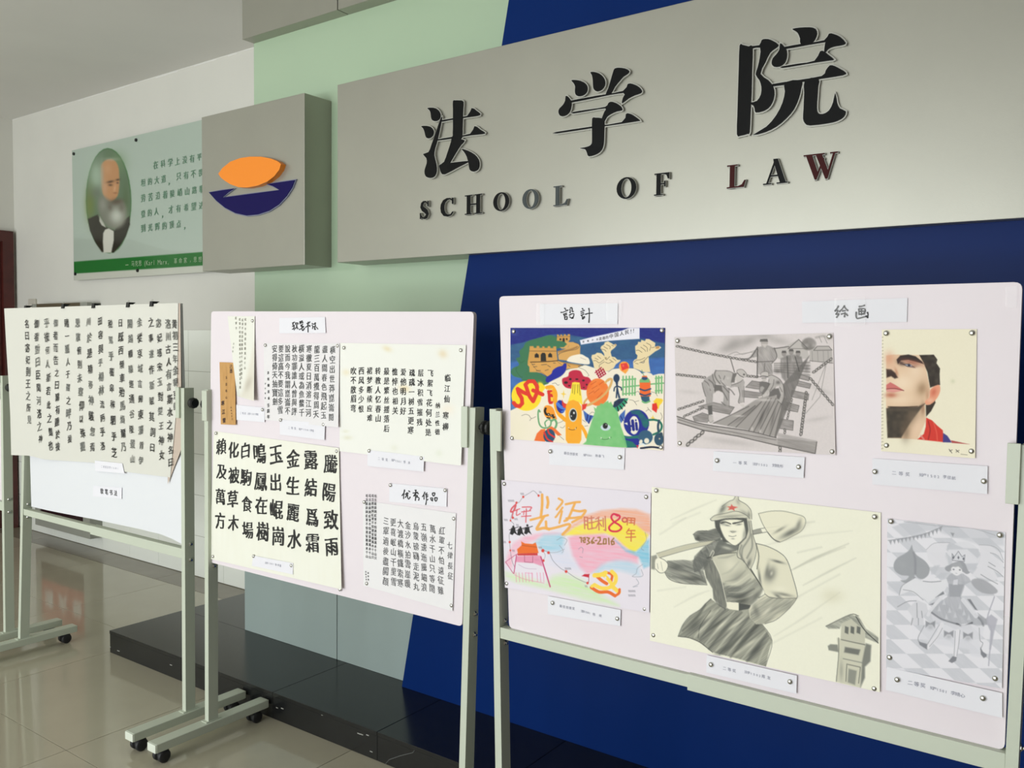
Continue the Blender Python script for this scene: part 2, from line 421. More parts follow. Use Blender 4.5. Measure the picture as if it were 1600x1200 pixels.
# ------------------------------------------------------------------ floor
fl = MB().box(-7.05, XR, -5.0, YW, -0.10, -0.004).build('floor', M_grout); tag(fl, kind='structure')
def slab_mesh(name, dx, dy, dz, bev):
    bm = bmesh.new(); r = bmesh.ops.create_cube(bm, size=1.0)
    for v in r['verts']: v.co = Vector((v.co.x * dx, v.co.y * dy, v.co.z * dz))
    me = bpy.data.meshes.new(name)
    if bev: bmesh.ops.bevel(bm, geom=bm.edges[:], offset=bev, segments=1, profile=0.5, affect='EDGES')
    bm.to_mesh(me); bm.free(); return me
_cache = {}
def piece(name, x0, x1, y0, y1, z0, z1, m, parent, bev=0.0008):
    k = (name, round(x1 - x0, 4), round(y1 - y0, 4), round(z1 - z0, 4), m.name)
    if k not in _cache: _cache[k] = slab_mesh(name, x1 - x0, y1 - y0, z1 - z0, bev); _cache[k].materials.append(m)
    o = bpy.data.objects.new(name, _cache[k]); COL.objects.link(o); o.parent = parent
    c = Vector(((x0 + x1) / 2, (y0 + y1) / 2, (z0 + z1) / 2)); WP[o.name] = c; o.location = c - WP[parent.name]
    return o
g = 0.0012
xs = [-6.9] + [-6.2 + 0.8 * k for k in range(11)] + [XR]
ys = [-4.9] + [-4.1 + 0.8 * k for k in range(9)] + [2.92]
for i in range(len(xs) - 1):
    for j in range(len(ys) - 1):
        if xs[i + 1] - xs[i] < 0.05 or ys[j + 1] - ys[j] < 0.05: continue
        if ys[j] > 2.2 and xs[i] > -3.1: continue
        piece('tile', xs[i] + g, xs[i + 1] - g, ys[j] + g, ys[j + 1] - g, -0.006, 0.0, M_tile, fl, 0.0005)
bx = [-6.9] + [-6.35 + 0.8 * k for k in range(5)]
for i in range(len(bx) - 1):
    piece('border_tile', bx[i] + g, bx[i + 1] - g, 2.92 + g, YW, -0.006, 0.0, M_btile, fl, 0.0005)
# ------------------------------------------------------------------ walls and ceiling
wb = MB().box(-7.05, -3.0, YW, YW + 0.15, -0.1, ZC).build('wall_back', M_wall); tag(wb, kind='structure')
tag(MB().box(-6.9, -3.28, YW - 0.004, YW, 0, 1.508).build('grout_bed', M_dgrout, wb))
tx = [-6.9] + [-5.009 - 0.337 * k for k in range(5, 0, -1)] + [-5.009 + 0.337 * k for k in range(0, 6)]
tx = [t for t in tx if t < -3.3] + [-3.29]
for i in range(len(tx) - 1):
    for r in range(6):
        z0 = 0.002 + 0.251 * r
        piece('wall_tile', tx[i] + 0.001, tx[i + 1] - 0.001, YW - 0.010, YW - 0.003, z0 + 0.001, z0 + 0.250, M_dado, wb, 0.0008)
# plastered ceiling edge, slightly ragged where it meets the wall paint
bm = MB().box(-7.05, XR + 0.1, -5.0, YW + 0.15, ZC, ZC + 0.12)
ce = bm.build('ceiling', M_ceil); tag(ce, kind='structure')
rg = MB(); rnd = random.Random(3); x = -6.9
while x < -3.3:
    dx = rnd.uniform(0.05, 0.22); h = rnd.choice([0.004, 0.009, 0.014, 0.006]) * rnd.uniform(0.5, 1.3)
    rg.box(x, min(x + dx, -3.28), YW - 0.0012, YW + 0.001, ZC - h, ZC + 0.002); x += dx
rg.build('ragged_paint_edge', M_ceil, ce)['kind'] = 'stuff'
wl = MB().box(-7.05, -6.9, -5.0, YW, -0.1, ZC).build('wall_left', M_wall); tag(wl, kind='structure')
wr = MB().box(XR, XR + 0.15, -5.0, YW, -0.1, ZC).build('wall_right', M_dim); tag(wr, kind='structure')  # unseen wall, added to keep faces turned right dark
wf = MB().box(-7.05, -6.0, -5.15, -5.0, -0.1, ZC).box(-0.1, XR, -5.15, -5.0, -0.1, ZC).box(-6.0, -0.1, -5.15, -5.0, 2.7, ZC).build('wall_front', M_wall); tag(wf, kind='structure')
# doorway beside the corner
d = MB().box(-6.955, -6.86, 3.016, 3.093, 0, 2.245).box(-6.955, -6.86, 1.94, 2.016, 0, 2.245).box(-6.955, -6.86, 2.016, 3.016, 2.165, 2.245)
dr = d.build('door_1', M_wood); tag(dr, kind='structure')
MB().box(-6.93, -6.89, 2.018, 3.014, 0.005, 2.163).build('door_leaf', M_wood, dr)
for (a, b) in ((0.15, 0.95), (1.1, 2.02)):
    MB().box(-6.892, -6.876, 2.13, 2.47, a, b, 0.006).build('door_panel', M_wood, dr)
    MB().box(-6.892, -6.876, 2.56, 2.90, a, b, 0.006).build('door_panel', M_wood, dr)
MB().cyl((-6.89, 2.09, 1.02), (-6.84, 2.09, 1.02), 0.009, 10).cyl((-6.845, 2.075, 1.02), (-6.845, 2.19, 1.02), 0.008, 10).build('door_handle', M_steel, dr)
# ------------------------------------------------------------------ feature wall
fw = MB().box(-3.27, XR, 2.60, YW + 0.15, 0.0, ZC).build('wall_feature', M_wall); tag(fw, kind='structure')
XL = -3.305; XJ = -2.686
MB().box(XL, -1.6, 2.547, 2.6, 0.60, 2.86).build('green_glass_panel', M_green, fw)
piece('lower_panel', XL, XJ - 0.002, 2.484, 2.6, 0.1035, 0.62, M_lgrey, fw, 0.001)
piece('lower_panel', XJ + 0.002, -2.07, 2.484, 2.6, 0.1035, 0.62, M_lgrey, fw, 0.001)
piece('fascia_panel', XL, XJ - 0.0025, 2.484, 2.6, 2.802, ZC, M_alu, fw, 0.001)
piece('fascia_panel', XJ + 0.0025, -1.6, 2.484, 2.6, 2.802, ZC, M_alu, fw, 0.001)
MB().box(XL + 0.01, -1.62, 2.49, 2.6, 2.806, ZC).build('dark_joint', M_plastic, fw)
MB().box(XL + 0.01, -2.1, 2.49, 2.6, 0.104, 0.615).build('dark_joint', M_plastic, fw)
a = atY(795, 0, 2.44); b = atY(628, 1072.8, 2.44)
def bxz(z): return a[0] + (b[0] - a[0]) * (z - a[2]) / (b[2] - a[2])
MB().prism([(bxz(0.1035), 0, 0.1035), (XR, 0, 0.1035), (XR, 0, ZC), (bxz(ZC), 0, ZC)], 2.44, 2.6).build('blue_panel', M_blue, fw)
# ------------------------------------------------------------------ black stone plinth
pl = MB().box(-3.78, XR, 2.11, 2.6, 0, 0.09).box(-3.78, -3.28, 2.5, YW, 0, 0.09).build('platform', M_plastic); tag(pl, kind='structure')
jx = [-3.79, -2.627, -2.071, -1.515, -0.959, -0.403, 0.153, 0.709, 1.265, 1.821, XR]
for i in range(len(jx) - 1):
    y1 = 2.60 if i > 0 else YW - 0.01
    piece('top_slab', jx[i] + 0.0008, jx[i + 1] - 0.0008, 2.10, 2.484 if i > 0 else 2.484, 0.088, 0.1035, M_black, pl, 0.0012)
    piece('riser_slab', jx[i] + 0.0008, jx[i + 1] - 0.0008, 2.102, 2.115, 0.0, 0.088, M_black, pl, 0.001)
piece('top_slab', -3.79, -3.29, 2.4845, YW - 0.01, 0.088, 0.1035, M_black, pl, 0.0002)
piece('end_slab', -3.79, -3.775, 2.117, YW - 0.01, 0.0, 0.087, M_black, pl, 0.001)
ch = MB(); rnd = random.Random(5)      # chips along the worn stone edge
for (px_, py_) in ((267, 1039), (243, 1014), (239, 1013), (208, 1003), (355, 1059), (362, 1062), (433, 1106), (441, 1107), (503, 1117), (560, 1146), (566, 1148), (575, 1149), (603, 1153), (628, 1158), (633, 1159), (579, 1174), (172, 1011), (185, 1017)):
    c = atY(px_, py_, 2.1015)
    if 0.004 < c[2] < 0.10: ch.box(c[0] - rnd.uniform(.003, .010), c[0] + rnd.uniform(.003, .010), 2.1008, 2.103, c[2] - 0.0014, c[2] + 0.0014)
ch.build('edge_chips', mat('stone_chip', (170, 170, 162), 0.8), pl)['kind'] = 'stuff'
# crack in the riser
cr = MB(); pts = [(650, 1169), (645, 1176), (625, 1181), (608, 1187), (602, 1194)]
for p, q in zip(pts, pts[1:]):
    A = atY(*p, 2.1012); B = atY(*q, 2.1012); cr.cyl(A, B, 0.0012, 5)
cr.build('crack', mat('crack_grey', (90, 92, 90), 0.8), pl)
# ------------------------------------------------------------------ sign boxes
lb = root('emblem_box', (-3.14, 2.47, 1.765), 'square grey metal sign box with orange and navy boat emblem', 'sign')
MB().box(-3.491, -2.79, 2.40, 2.547, 1.765, 2.465, 0.0015).build('box_body', M_alu, lb)
def px_poly(pts, org, sc, Y):
    return [tuple(atY(org[0] + p[0] / sc, org[1] + p[1] / sc, Y)) for p in pts]
def grow(P, d):
    n = len(P); A = sum(P[i][0] * P[(i + 1) % n][2] - P[(i + 1) % n][0] * P[i][2] for i in range(n)); sg = 1 if A > 0 else -1; out = []
    for i in range(n):
        a_ = np.array(P[i - 1]); b_ = np.array(P[i]); c_ = np.array(P[(i + 1) % n])
        e1 = b_ - a_; e2 = c_ - b_; n1 = np.array([e1[2], -e1[0]]) / (math.hypot(e1[0], e1[2]) + 1e-9); n2 = np.array([e2[2], -e2[0]]) / (math.hypot(e2[0], e2[2]) + 1e-9)
        m_ = n1 + n2; L = math.hypot(*m_); m_ = m_ / (L + 1e-9) * min(1.8, 2 / (L + 1e-9)) * d * sg
        out.append((b_[0] + m_[0], b_[1], b_[2] + m_[1]))
    return out
orange = [(164, 566), (190, 530), (240, 490), (300, 468), (360, 459), (430, 459), (490, 470), (535, 488), (556, 505), (545, 540), (515, 580), (470, 615), (410, 640), (345, 652), (290, 650), (240, 632), (205, 610), (180, 590)]
P = px_poly(orange, (300, 130), 4, 2.374)
MB().prism(P, 2.374, 2.40).build('orange_lens', M_orange, lb)
navy = [(105, 682), (190, 668), (262, 658), (225, 682), (188, 714), (365, 691), (545, 667), (505, 643), (466, 631), (550, 618), (642, 605), (625, 650), (590, 704), (540, 758), (480, 797), (410, 820), (340, 827), (270, 812), (205, 778), (150, 733)]
P = px_poly(navy, (300, 130), 4, 2.391)
MB().prism(P, 2.391, 2.40).build('navy_boat', M_navy, lb)
MB().prism(grow(P, 0.004), 2.394, 2.40).build('boat_backing', mat('grey_blue_acrylic', (120, 124, 150), 0.3), lb)

sb = root('sign_box', (-0.2, 2.47, 1.765), 'long grey metal sign box with raised black characters and SCHOOL OF LAW', 'sign')
MB().box(-2.595, 2.2, 2.40, 2.547, 1.765, 2.465, 0.0015).build('box_body', M_alu, sb)
YF = 2.387
def raised(name, polys, org, sc, face, label=None, k=2, rim=0.0036):
    rt = MB(); fc = MB()
    for i, pp in enumerate(polys):
        P = px_poly(smooth_poly(pp, k) if k > 1 else pp, org, sc, YF)
        rt.prism(grow(P, rim), YF + 0.003 + i * 0.0002, 2.40)
        fc.prism(P, YF + i * 0.0001, YF + 0.006)
    o = rt.build(name, M_rim, sb); fc.build('letter_face', face, o)
    if label: tag(o, label)
fa = [[(122, 172), (165, 170), (195, 185), (212, 215), (208, 245), (185, 262), (158, 258), (148, 235), (145, 205), (135, 185)],
      [(80, 298), (120, 296), (150, 308), (165, 335), (160, 362), (140, 380), (118, 380), (108, 362), (102, 335), (92, 312)],
      [(222, 232), (216, 275), (192, 390), (174, 450), (167, 500), (182, 560), (185, 610), (172, 645), (145, 657), (115, 650), (103, 625), (105, 595), (118, 555), (115, 520), (92, 492), (130, 478), (150, 430), (178, 350), (207, 265)],
      [(300, 123), (318, 119), (345, 119), (370, 126), (368, 180), (366, 240), (364, 310), (360, 380), (330, 392), (300, 378), (300, 310), (300, 240), (300, 180)],
      [(222, 256), (260, 250), (300, 243), (400, 226), (430, 172), (460, 190), (488, 212), (470, 226), (400, 236), (300, 252), (260, 259), (222, 266)],
      [(195, 389), (300, 371), (420, 350), (450, 297), (485, 320), (520, 343), (500, 353), (420, 361), (300, 382), (195, 397)],
      [(297, 365), (330, 384), (378, 396), (352, 430), (322, 475), (278, 550), (250, 585), (225, 600), (203, 573), (238, 545), (262, 480), (285, 410)],
      [(203, 568), (240, 556), (275, 553), (335, 546), (400, 540), (400, 549), (330, 585), (240, 632), (218, 622), (208, 596)],
      [(358, 455), (400, 468), (445, 493), (475, 530), (481, 570), (470, 600), (440, 613), (415, 600), (408, 560), (395, 510), (375, 475)]]
raised('letter', fa, (640, 130), 4.4444, M_letter, 'black character 法')
xue = [[(340, 122), (400, 120), (460, 132), (515, 165), (540, 210), (535, 260), (505, 300), (450, 322), (410, 315), (390, 290), (385, 250), (388, 200), (370, 160)],
       [(578, 22), (620, 18), (680, 35), (730, 75), (758, 130), (755, 190), (720, 240), (665, 262), (625, 240), (612, 200), (608, 120), (598, 60)],
       [(870, -5), (892, -28), (935, -34), (1010, -25), (1060, 5), (1045, 40), (990, 75), (945, 125), (880, 205), (832, 290), (770, 300), (800, 225), (838, 100)],
       [(270, 318), (300, 335), (335, 385), (338, 440), (320, 510), (280, 555), (225, 572), (190, 555), (178, 510), (195, 470), (235, 430), (262, 380)],
       [(330, 377), (660, 315), (985, 256), (1045, 168), (1110, 170), (1180, 205), (1218, 255), (1200, 285), (1130, 310), (1050, 350), (972, 408), (985, 340), (988, 278), (660, 336), (335, 400)],
       [(360, 519), (560, 487), (765, 454), (800, 410), (835, 390), (890, 405), (945, 440), (972, 480), (960, 500), (900, 512), (830, 545), (780, 580), (745, 640), (712, 640), (720, 600), (750, 520), (765, 471), (560, 503), (362, 536)],
       [(600, 600), (640, 590), (710, 595), (745, 620), (748, 680), (744, 800), (740, 900), (725, 970), (690, 1020), (630, 1055), (555, 1072), (538, 1040), (520, 995), (495, 980), (445, 972), (500, 962), (560, 945), (590, 920), (598, 880), (598, 760)],
       [(158, 767), (600, 700), (970, 645), (1020, 545), (1060, 538), (1110, 560), (1190, 620), (1165, 632), (970, 663), (600, 718), (158, 785)]]
raised('letter', xue, (850, 110), 8, M_letter, 'black character 学')
yuan = [[(622, 205), (640, 200), (680, 210), (702, 212), (698, 360), (695, 500), (688, 640), (683, 745), (668, 757), (625, 768), (605, 760), (608, 640), (612, 500), (617, 340)],
        [(690, 208), (745, 202), (760, 170), (785, 163), (820, 170), (865, 200), (840, 225), (810, 250), (780, 310), (750, 380), (800, 420), (830, 460), (838, 510), (825, 560), (800, 595), (765, 615), (722, 622), (716, 600), (708, 580), (690, 570), (692, 561), (730, 550), (755, 510), (758, 460), (745, 420), (722, 385), (735, 340), (748, 280), (750, 216), (695, 223)],
        [(952, 100), (1000, 92), (1060, 90), (1095, 100), (1105, 130), (1092, 165), (1070, 187), (1005, 197), (1000, 160), (985, 125), (965, 110)],
        [(875, 190), (895, 205), (915, 235), (915, 280), (900, 315), (870, 335), (835, 335), (822, 315), (828, 285), (850, 260), (870, 230)],
        [(905, 212), (1030, 190), (1150, 171), (1180, 130), (1210, 132), (1250, 150), (1283, 185), (1265, 200), (1210, 210), (1175, 225), (1150, 250), (1156, 190), (1150, 183), (1030, 203), (910, 224)],
        [(888, 334), (990, 317), (1090, 299), (1125, 240), (1150, 242), (1180, 265), (1210, 290), (1180, 297), (1090, 310), (990, 327), (888, 343)],
        [(830, 444), (985, 420), (1135, 394), (1160, 360), (1185, 328), (1215, 332), (1250, 350), (1283, 372), (1265, 389), (1110, 414), (985, 436), (830, 458)],
        [(905, 433), (1005, 420), (1004, 470), (990, 530), (960, 600), (910, 660), (850, 710), (780, 745), (705, 762), (790, 710), (850, 640), (890, 560), (905, 490)],
        [(1030, 420), (1112, 406), (1110, 460), (1106, 520), (1102, 590), (1110, 625), (1140, 632), (1180, 610), (1205, 560), (1218, 503), (1228, 560), (1245, 595), (1283, 615), (1270, 650), (1230, 675), (1170, 690), (1060, 703), (1030, 690), (1018, 660), (1021, 600), (1025, 500)]]
raised('letter', yuan, (1000, 20), 4, M_letter, 'black character 院')
# serif capitals in a unit box (0..1, y up)
def arc(cx, cy, rx, ry, a0, a1, n=10): return [(cx + rx * math.cos(math.radians(a0 + (a1 - a0) * k / n)), cy + ry * math.sin(math.radians(a0 + (a1 - a0) * k / n))) for k in range(n + 1)]
def strip(pts, ws):
    """ribbon along pts with half widths (wx, wy)"""
    Lf, Rt = [], []
    for i, p in enumerate(pts):
        q0 = pts[max(0, i - 1)]; q1 = pts[min(len(pts) - 1, i + 1)]; dx, dy = q1[0] - q0[0], q1[1] - q0[1]; l = math.hypot(dx, dy); nx, ny = -dy / l, dx / l; w_ = ws[i] / 2
        Lf.append((p[0] + nx * w_, p[1] + ny * w_)); Rt.append((p[0] - nx * w_, p[1] - ny * w_))
    return Lf + Rt[::-1]
def ring(cx, cy, rx, ry, tx_, ty_):
    o = []
    for h0 in (90, -90):
        out = arc(cx, cy, rx, ry, h0, h0 + 180, 12); inn = arc(cx, cy, rx - tx_, ry - ty_, h0 + 180, h0, 12); o.append(out + inn)
    return o
def rc(x0, x1, y0, y1): return [(x0, y0), (x1, y0), (x1, y1), (x0, y1)]
LET = {
 'S': [strip([(0.88, 0.70), (0.80, 0.86), (0.62, 0.955), (0.42, 0.95), (0.25, 0.85), (0.21, 0.70), (0.32, 0.58), (0.52, 0.49), (0.72, 0.38), (0.80, 0.25), (0.70, 0.11), (0.50, 0.045), (0.30, 0.07), (0.14, 0.18), (0.07, 0.33)],
             [.06, .07, .08, .12, .2, .26, .28, .28, .28, .26, .2, .12, .09, .08, .06]), rc(0.82, 0.90, 0.68, 0.99), rc(0.04, 0.12, 0.02, 0.35)],
 'C': [strip([(0.93, 0.70), (0.88, 0.86), (0.70, 0.96), (0.50, 0.95), (0.28, 0.84), (0.17, 0.65), (0.15, 0.48), (0.18, 0.30), (0.32, 0.12), (0.55, 0.045), (0.78, 0.07), (0.93, 0.22)],
             [.06, .07, .08, .12, .2, .26, .27, .26, .2, .12, .08, .07]), rc(0.86, 0.95, 0.66, 0.99)],
 'H': [rc(0.12, 0.32, 0, 1), rc(0.68, 0.88, 0, 1), rc(0.3, 0.7, 0.47, 0.54), rc(0, 0.42, 0, 0.05), rc(0, 0.42, 0.95, 1), rc(0.58, 1, 0, 0.05), rc(0.58, 1, 0.95, 1)],
 'O': ring(0.5, 0.5, 0.5, 0.5, 0.23, 0.07),
 'L': [rc(0.15, 0.40, 0, 1), rc(0, 0.55, 0.95, 1), [(0, 0), (0.9, 0), (1, 0.30), (0.93, 0.30), (0.80, 0.12), (0.60, 0.06), (0, 0.05)]],
 'F': [rc(0.15, 0.42, 0, 1), rc(0, 0.57, 0, 0.05), [(0, 1), (0.97, 1), (0.97, 0.72), (0.90, 0.72), (0.80, 0.90), (0.60, 0.945), (0, 0.95)], rc(0.4, 0.72, 0.48, 0.54), rc(0.66, 0.73, 0.38, 0.64)],
 'A': [[(0.40, 1), (0.58, 1), (0.93, 0.03), (0.70, 0.03), (0.43, 0.83)], [(0.43, 0.88), (0.48, 0.83), (0.20, 0.03), (0.13, 0.03)], rc(0.26, 0.68, 0.30, 0.36), rc(0, 0.34, 0, 0.045), rc(0.56, 1, 0, 0.045)],
 'W': [[(0.07, 0.97), (0.25, 0.97), (0.45, 0.22), (0.35, 0.0)], [(0.35, 0.0), (0.40, 0.0), (0.62, 0.80), (0.57, 0.80)], [(0.36, 0.97), (0.54, 0.97), (0.76, 0.22), (0.66, 0)], [(0.66, 0), (0.72, 0), (0.93, 0.97), (0.87, 0.97)], rc(0, 0.32, 0.95, 1), rc(0.32, 0.62, 0.95, 1), rc(0.78, 1, 0.95, 1)],
}
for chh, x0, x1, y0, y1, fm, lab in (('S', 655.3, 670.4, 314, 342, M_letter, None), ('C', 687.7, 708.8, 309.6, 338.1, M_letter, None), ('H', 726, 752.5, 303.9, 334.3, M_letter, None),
        ('O', 770.5, 795, 300.3, 329.8, M_letter, None), ('O', 816, 841, 295.4, 326.4, M_letter_greyrefl, 'black letter O with a painted grey reflection'), ('L', 864.5, 887, 290, 321, M_letter_greyrefl, 'black letter L with a painted grey reflection'),
        ('O', 963.3, 993.5, 276.7, 310.7, M_letter, None), ('F', 1022, 1045.5, 270.2, 304.6, M_letter, None), ('L', 1135.7, 1165, 257, 293, M_letter_redrefl, 'black letter L with a painted red reflection'),
        ('A', 1192.5, 1230.5, 248, 287, M_letter, None), ('W', 1255, 1308, 239.5, 280, M_letter_redrefl, 'black letter W with a painted red reflection')):
    xm, ym = (x0 + x1) / 2, (y0 + y1) / 2
    X0, X1 = atY(x0, ym, YF)[0], atY(x1, ym, YF)[0]; Z1, Z0 = atY(xm, y0, YF)[2], atY(xm, y1, YF)[2]
    rt = MB(); fc = MB()
    for i, pp in enumerate(LET[chh]):
        Pq = [(X0 + (X1 - X0) * p[0], YF, Z0 + (Z1 - Z0) * p[1]) for p in pp]
        rt.prism(grow(Pq, 0.0013), YF + 0.0025 + i * 0.0002, 2.40); fc.prism(Pq, YF + i * 0.0001, YF + 0.005)
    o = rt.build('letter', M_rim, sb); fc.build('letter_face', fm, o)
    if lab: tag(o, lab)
# ------------------------------------------------------------------ display stands
M_wheel = mat('caster_rubber', (30, 31, 33), 0.55)
M_capw = mat('foot_end_cap', (214, 220, 206), 0.5)
def stand(label, Lx, Rx, boardpoly, bth, rail, board_m=None, railsplit=None, railY=(1.835, 1.865), clampL=None, clampR=None, kl=(.034, .034)):
    """Lx, Rx = left edge X of each post at the top and at the foot"""
    cx = (Lx[1] + Rx[1]) / 2
    t = root('display_stand', (cx, 1.855, 0), label, 'display stand')
    W = 0.0215; Y0, Y1 = 1.835, 1.875
    for k, (xt, xb) in enumerate((Lx, Rx)):
        out = -1 if k == 0 else 1
        MB().hexa([(xb, Y0, .075), (xb + W, Y0, .075), (xb + W, Y1, .075), (xb, Y1, .075)], [(xt, Y0, 1.275), (xt + W, Y0, 1.275), (xt + W, Y1, 1.275), (xt, Y1, 1.275)]).build('post', M_stand, t)
        xc = xb + W / 2
        ft = MB().box(xc - .025, xc + .025, 1.622, 2.088, .045, .075, 0.002).build('foot', M_stand, t)
        MB().box(xc - .024, xc + .024, 1.618, 1.623, .046, .074, 0.001).build('end_cap', M_capw, ft); MB().box(xc - .024, xc + .024, 2.087, 2.091, .046, .074, 0.001).build('end_cap', M_capw, ft)
        MB().box(xc - .015, xc + .015, Y0 - .012, Y1 + .012, .075, .0775).build('weld_plate', M_stand, ft)
        for yy in (1.662, 2.048):
            hd = MB(); hd.cyl((xc, yy, .036), (xc, yy, .046), .009, 10)
            hd.lathe([(.012, -.006), (.021, -.006), (.021, .006), (.012, .006)], (xc, yy, .0235), 'X', 14)
            cs = hd.build('caster', M_plastic, t)
            for s_ in (-1, 1):
                MB().lathe([(.010, 0), (.021, .001), (.0225, .004), (.0225, .013), (.020, .016), (.010, .0165)] if s_ > 0 else [(.010, 0), (.021, -.001), (.0225, -.004), (.0225, -.013), (.020, -.016), (.010, -.0165)],
                           (xc + s_ * .007, yy - 0.006, .0226), 'X', 18).build('wheel', M_wheel, cs, True)
        xs_ = (xt + (0 if k == 0 else W)); zk = 1.221
        MB().cyl((xs_, 1.857, zk), (xs_ + out * .012, 1.857, zk), .008, 10).lathe([(.014, out * .010), (.019, out * (.010 + kl[k] * .12)), (.020, out * (.010 + kl[k] * .35)), (.019, out * kl[k] * .88), (.014, out * kl[k])], (xs_, 1.857, zk), 'X', 12).build('tilt_knob', M_plastic, t)
        for zz in (.700, .641):
            xr = xb + (xt - xb) * (zz - .075) / 1.2 + W
            MB().lathe([(.0075, 0), (.0075, .002), (.005, .0045), (.002, .0055)], (xr, 1.857, zz), 'X', 10).cyl((xr + .004, 1.857, zz), (xr + .010, 1.857, zz), .0035, 8).build('bolt', M_steel, t)
    ca = clampL or (Lx[0] + W, Lx[0] + W + .022); cb = clampR or (Rx[0] - .022, Rx[0])
    MB().box(ca[0], ca[1], 1.827, 1.834, 1.165, 1.272, 0.001).build('clamp_plate', M_stand, t)
    MB().box(cb[0], cb[1], 1.827, 1.834, 1.165, 1.278, 0.001).build('clamp_plate', M_stand, t)
    xa = Lx[1] + (Lx[0] - Lx[1]) * .5 + W; xb_ = Rx[1] + (Rx[0] - Rx[1]) * .5
    z0, z1 = rail; xm = railsplit if railsplit else (xa + xb_) / 2
    MB().box(xa, xm + .03, railY[0] + .002, railY[1] - .002, z0 + .003, z1 - .002, .001).build('rail', M_stand, t)
    MB().box(xm, xb_, railY[0], railY[1], z0 - .003, z1, .001).build('rail', M_stand, t)
    bd = MB().prism([tuple(p) for p in boardpoly], YB, YB + bth).build('board', board_m or M_board, t)
    return t, bd
def rounded(c4, r=0.014):
    """corner points tl,tr,br,bl in px -> rounded polygon in the board plane"""
    P = [atY(x, y, YB) for x, y in c4]; out = []
    for i in range(4):
        p = P[i]; a_ = P[i - 1] - p; b_ = P[(i + 1) % 4] - p; a_ = a_ / np.linalg.norm(a_); b_ = b_ / np.linalg.norm(b_)
        for k in range(5):
            t = k / 4; q = (1 - t) ** 2 * (p + a_ * r) + 2 * t * (1 - t) * p + t * t * (p + b_ * r); out.append(q)
    return out
def edge_pts(pts): return [atY(x, y, YB) for x, y in pts]
b3 = rounded([(780, 463), (1597.5, 440.5), (1569.5, 1173), (795.5, 981)])
b2 = rounded([(330, 486.5), (740.5, 487), (722, 979), (326.5, 878)])
b1 = edge_pts([(44, 483), (281, 474), (284.5, 600), (285.5, 851), (268, 841.5), (250, 834.5), (217.5, 826.5), (175, 817.5), (147.5, 811.5), (100, 802.5), (75, 797.5), (49, 791.5), (46.5, 704), (44.5, 600)])
stand('display stand holding the coloured and pencil drawings, right of the row', (-1.394, -1.355), (-0.160, -0.172), b3, .014, (.655, .690), railsplit=-0.81, kl=(.023, .034))
stand('display stand with eight mixed papers of brush calligraphy, middle of the row', (-2.664, -2.673), (-1.464, -1.494), b2, .013, (.678, .708), railY=(1.866, 1.874), clampL=(-2.668, -2.640), kl=(.034, .023))
stand('display stand hung with one large hanging calligraphy paper, left of the row', (-3.998, -4.093), (-2.807, -2.812), b1, .012, (.650, .683), board_m=mat('board_cool_white', (224, 226, 230), 0.5), railsplit=-3.45)
b0 = [np.array([-5.40, 0, .69]), np.array([-4.245, 0, .69]), np.array([-4.238, 0, 1.22]), np.array([-4.26, 0, 1.24]), np.array([-5.40, 0, 1.24])]
stand('display stand cut off by the left edge of the photo', (-5.43, -5.44), (-4.221, -4.236), b0, .012, (.65, .688))
# ------------------------------------------------------------------ thumbtacks and slips
PIN = None
def tack(x, y, dy, label, group='silver thumbtacks holding the papers'):
    global PIN
    Y = YB - dy; c = atY(x, y, Y)
    if PIN is None:
        PIN = MB().lathe([(.0056, 0), (.0058, -.0008), (.0052, -.0022), (.0036, -.0034), (.0012, -.0039)], (0, 0, 0), 'Y', 14).build('thumbtack', M_steel, None, True)
        PIN.location = (0, 0, 0)
        for v in PIN.data.vertices: pass
        o = PIN
    else: o = PIN.copy(); COL.objects.link(o)
    o.location = (c[0], c[1] - 0.0019, c[2]); tag(o, label, 'thumbtack', group)
def tacks(what, dy, pts):
    for where, x, y in pts: tack(x, y, dy, 'silver thumbtack at the %s of the %s' % (where, what))
def slip(q, label, texts, dy=.0045, cat='caption', name='caption_slip', base=(230, 229, 235), lift=(0, .001, .0018, 0), wt=0.0, m=None, **kw):
    o = sheet(name, q, dy, base, label=label, cat=cat, lift=lift)
    if isinstance(texts, tuple):
        org_, sc_, w_, chars_ = texts; ik = Ink()
        for c_ in chars_: ik.strokes(c_, org_, sc_, YB - dy - .002, w_ * 1.35)
        ik.build_each('character', m, o)
    elif texts:
        ik = Ink()
        for t in texts:
            s_, p0, p1, sz = t[:4]; k = dict(wt=wt, slant=0.05, jit=0.006); k.update(t[4] if len(t) > 4 else {})
            ik.col(s_, p0, p1, sz, YB - dy - 0.0022 - max(lift) * 0.15, **k)
        ik.build('handwriting', BLUEINK, o) if not m else ik.build_each('character', m, o)
    return o
M_marker = mat('black_marker', (26, 26, 30), 0.5)
# headings
H_SHEJI = ((870, 475), 26.67, 1.55, [
 [[(320, 170), (375, 240)], [(165, 350), (250, 345), (360, 300), (465, 255)], [(275, 425), (400, 385)], [(300, 480), (410, 440)], [(290, 430), (310, 500)], [(320, 550), (340, 640)], [(320, 550), (425, 530), (420, 640)], [(345, 640), (410, 645)],
  [(540, 220), (555, 300), (545, 370)], [(560, 175), (610, 150), (640, 210), (640, 310), (690, 310)], [(520, 470), (600, 420), (690, 400), (710, 440), (680, 540), (620, 600)], [(535, 535), (600, 580), (680, 585)]],
 [[(1055, 185), (1090, 230)], [(1000, 320), (1150, 265)], [(1010, 390), (1110, 360)], [(1010, 475), (1130, 420)], [(1040, 480), (1075, 620)], [(1080, 560), (1150, 520), (1150, 560), (1100, 610), (1060, 620)], [(1190, 430), (1300, 395), (1480, 375)], [(1330, 180), (1350, 300), (1350, 500), (1335, 770)]]])
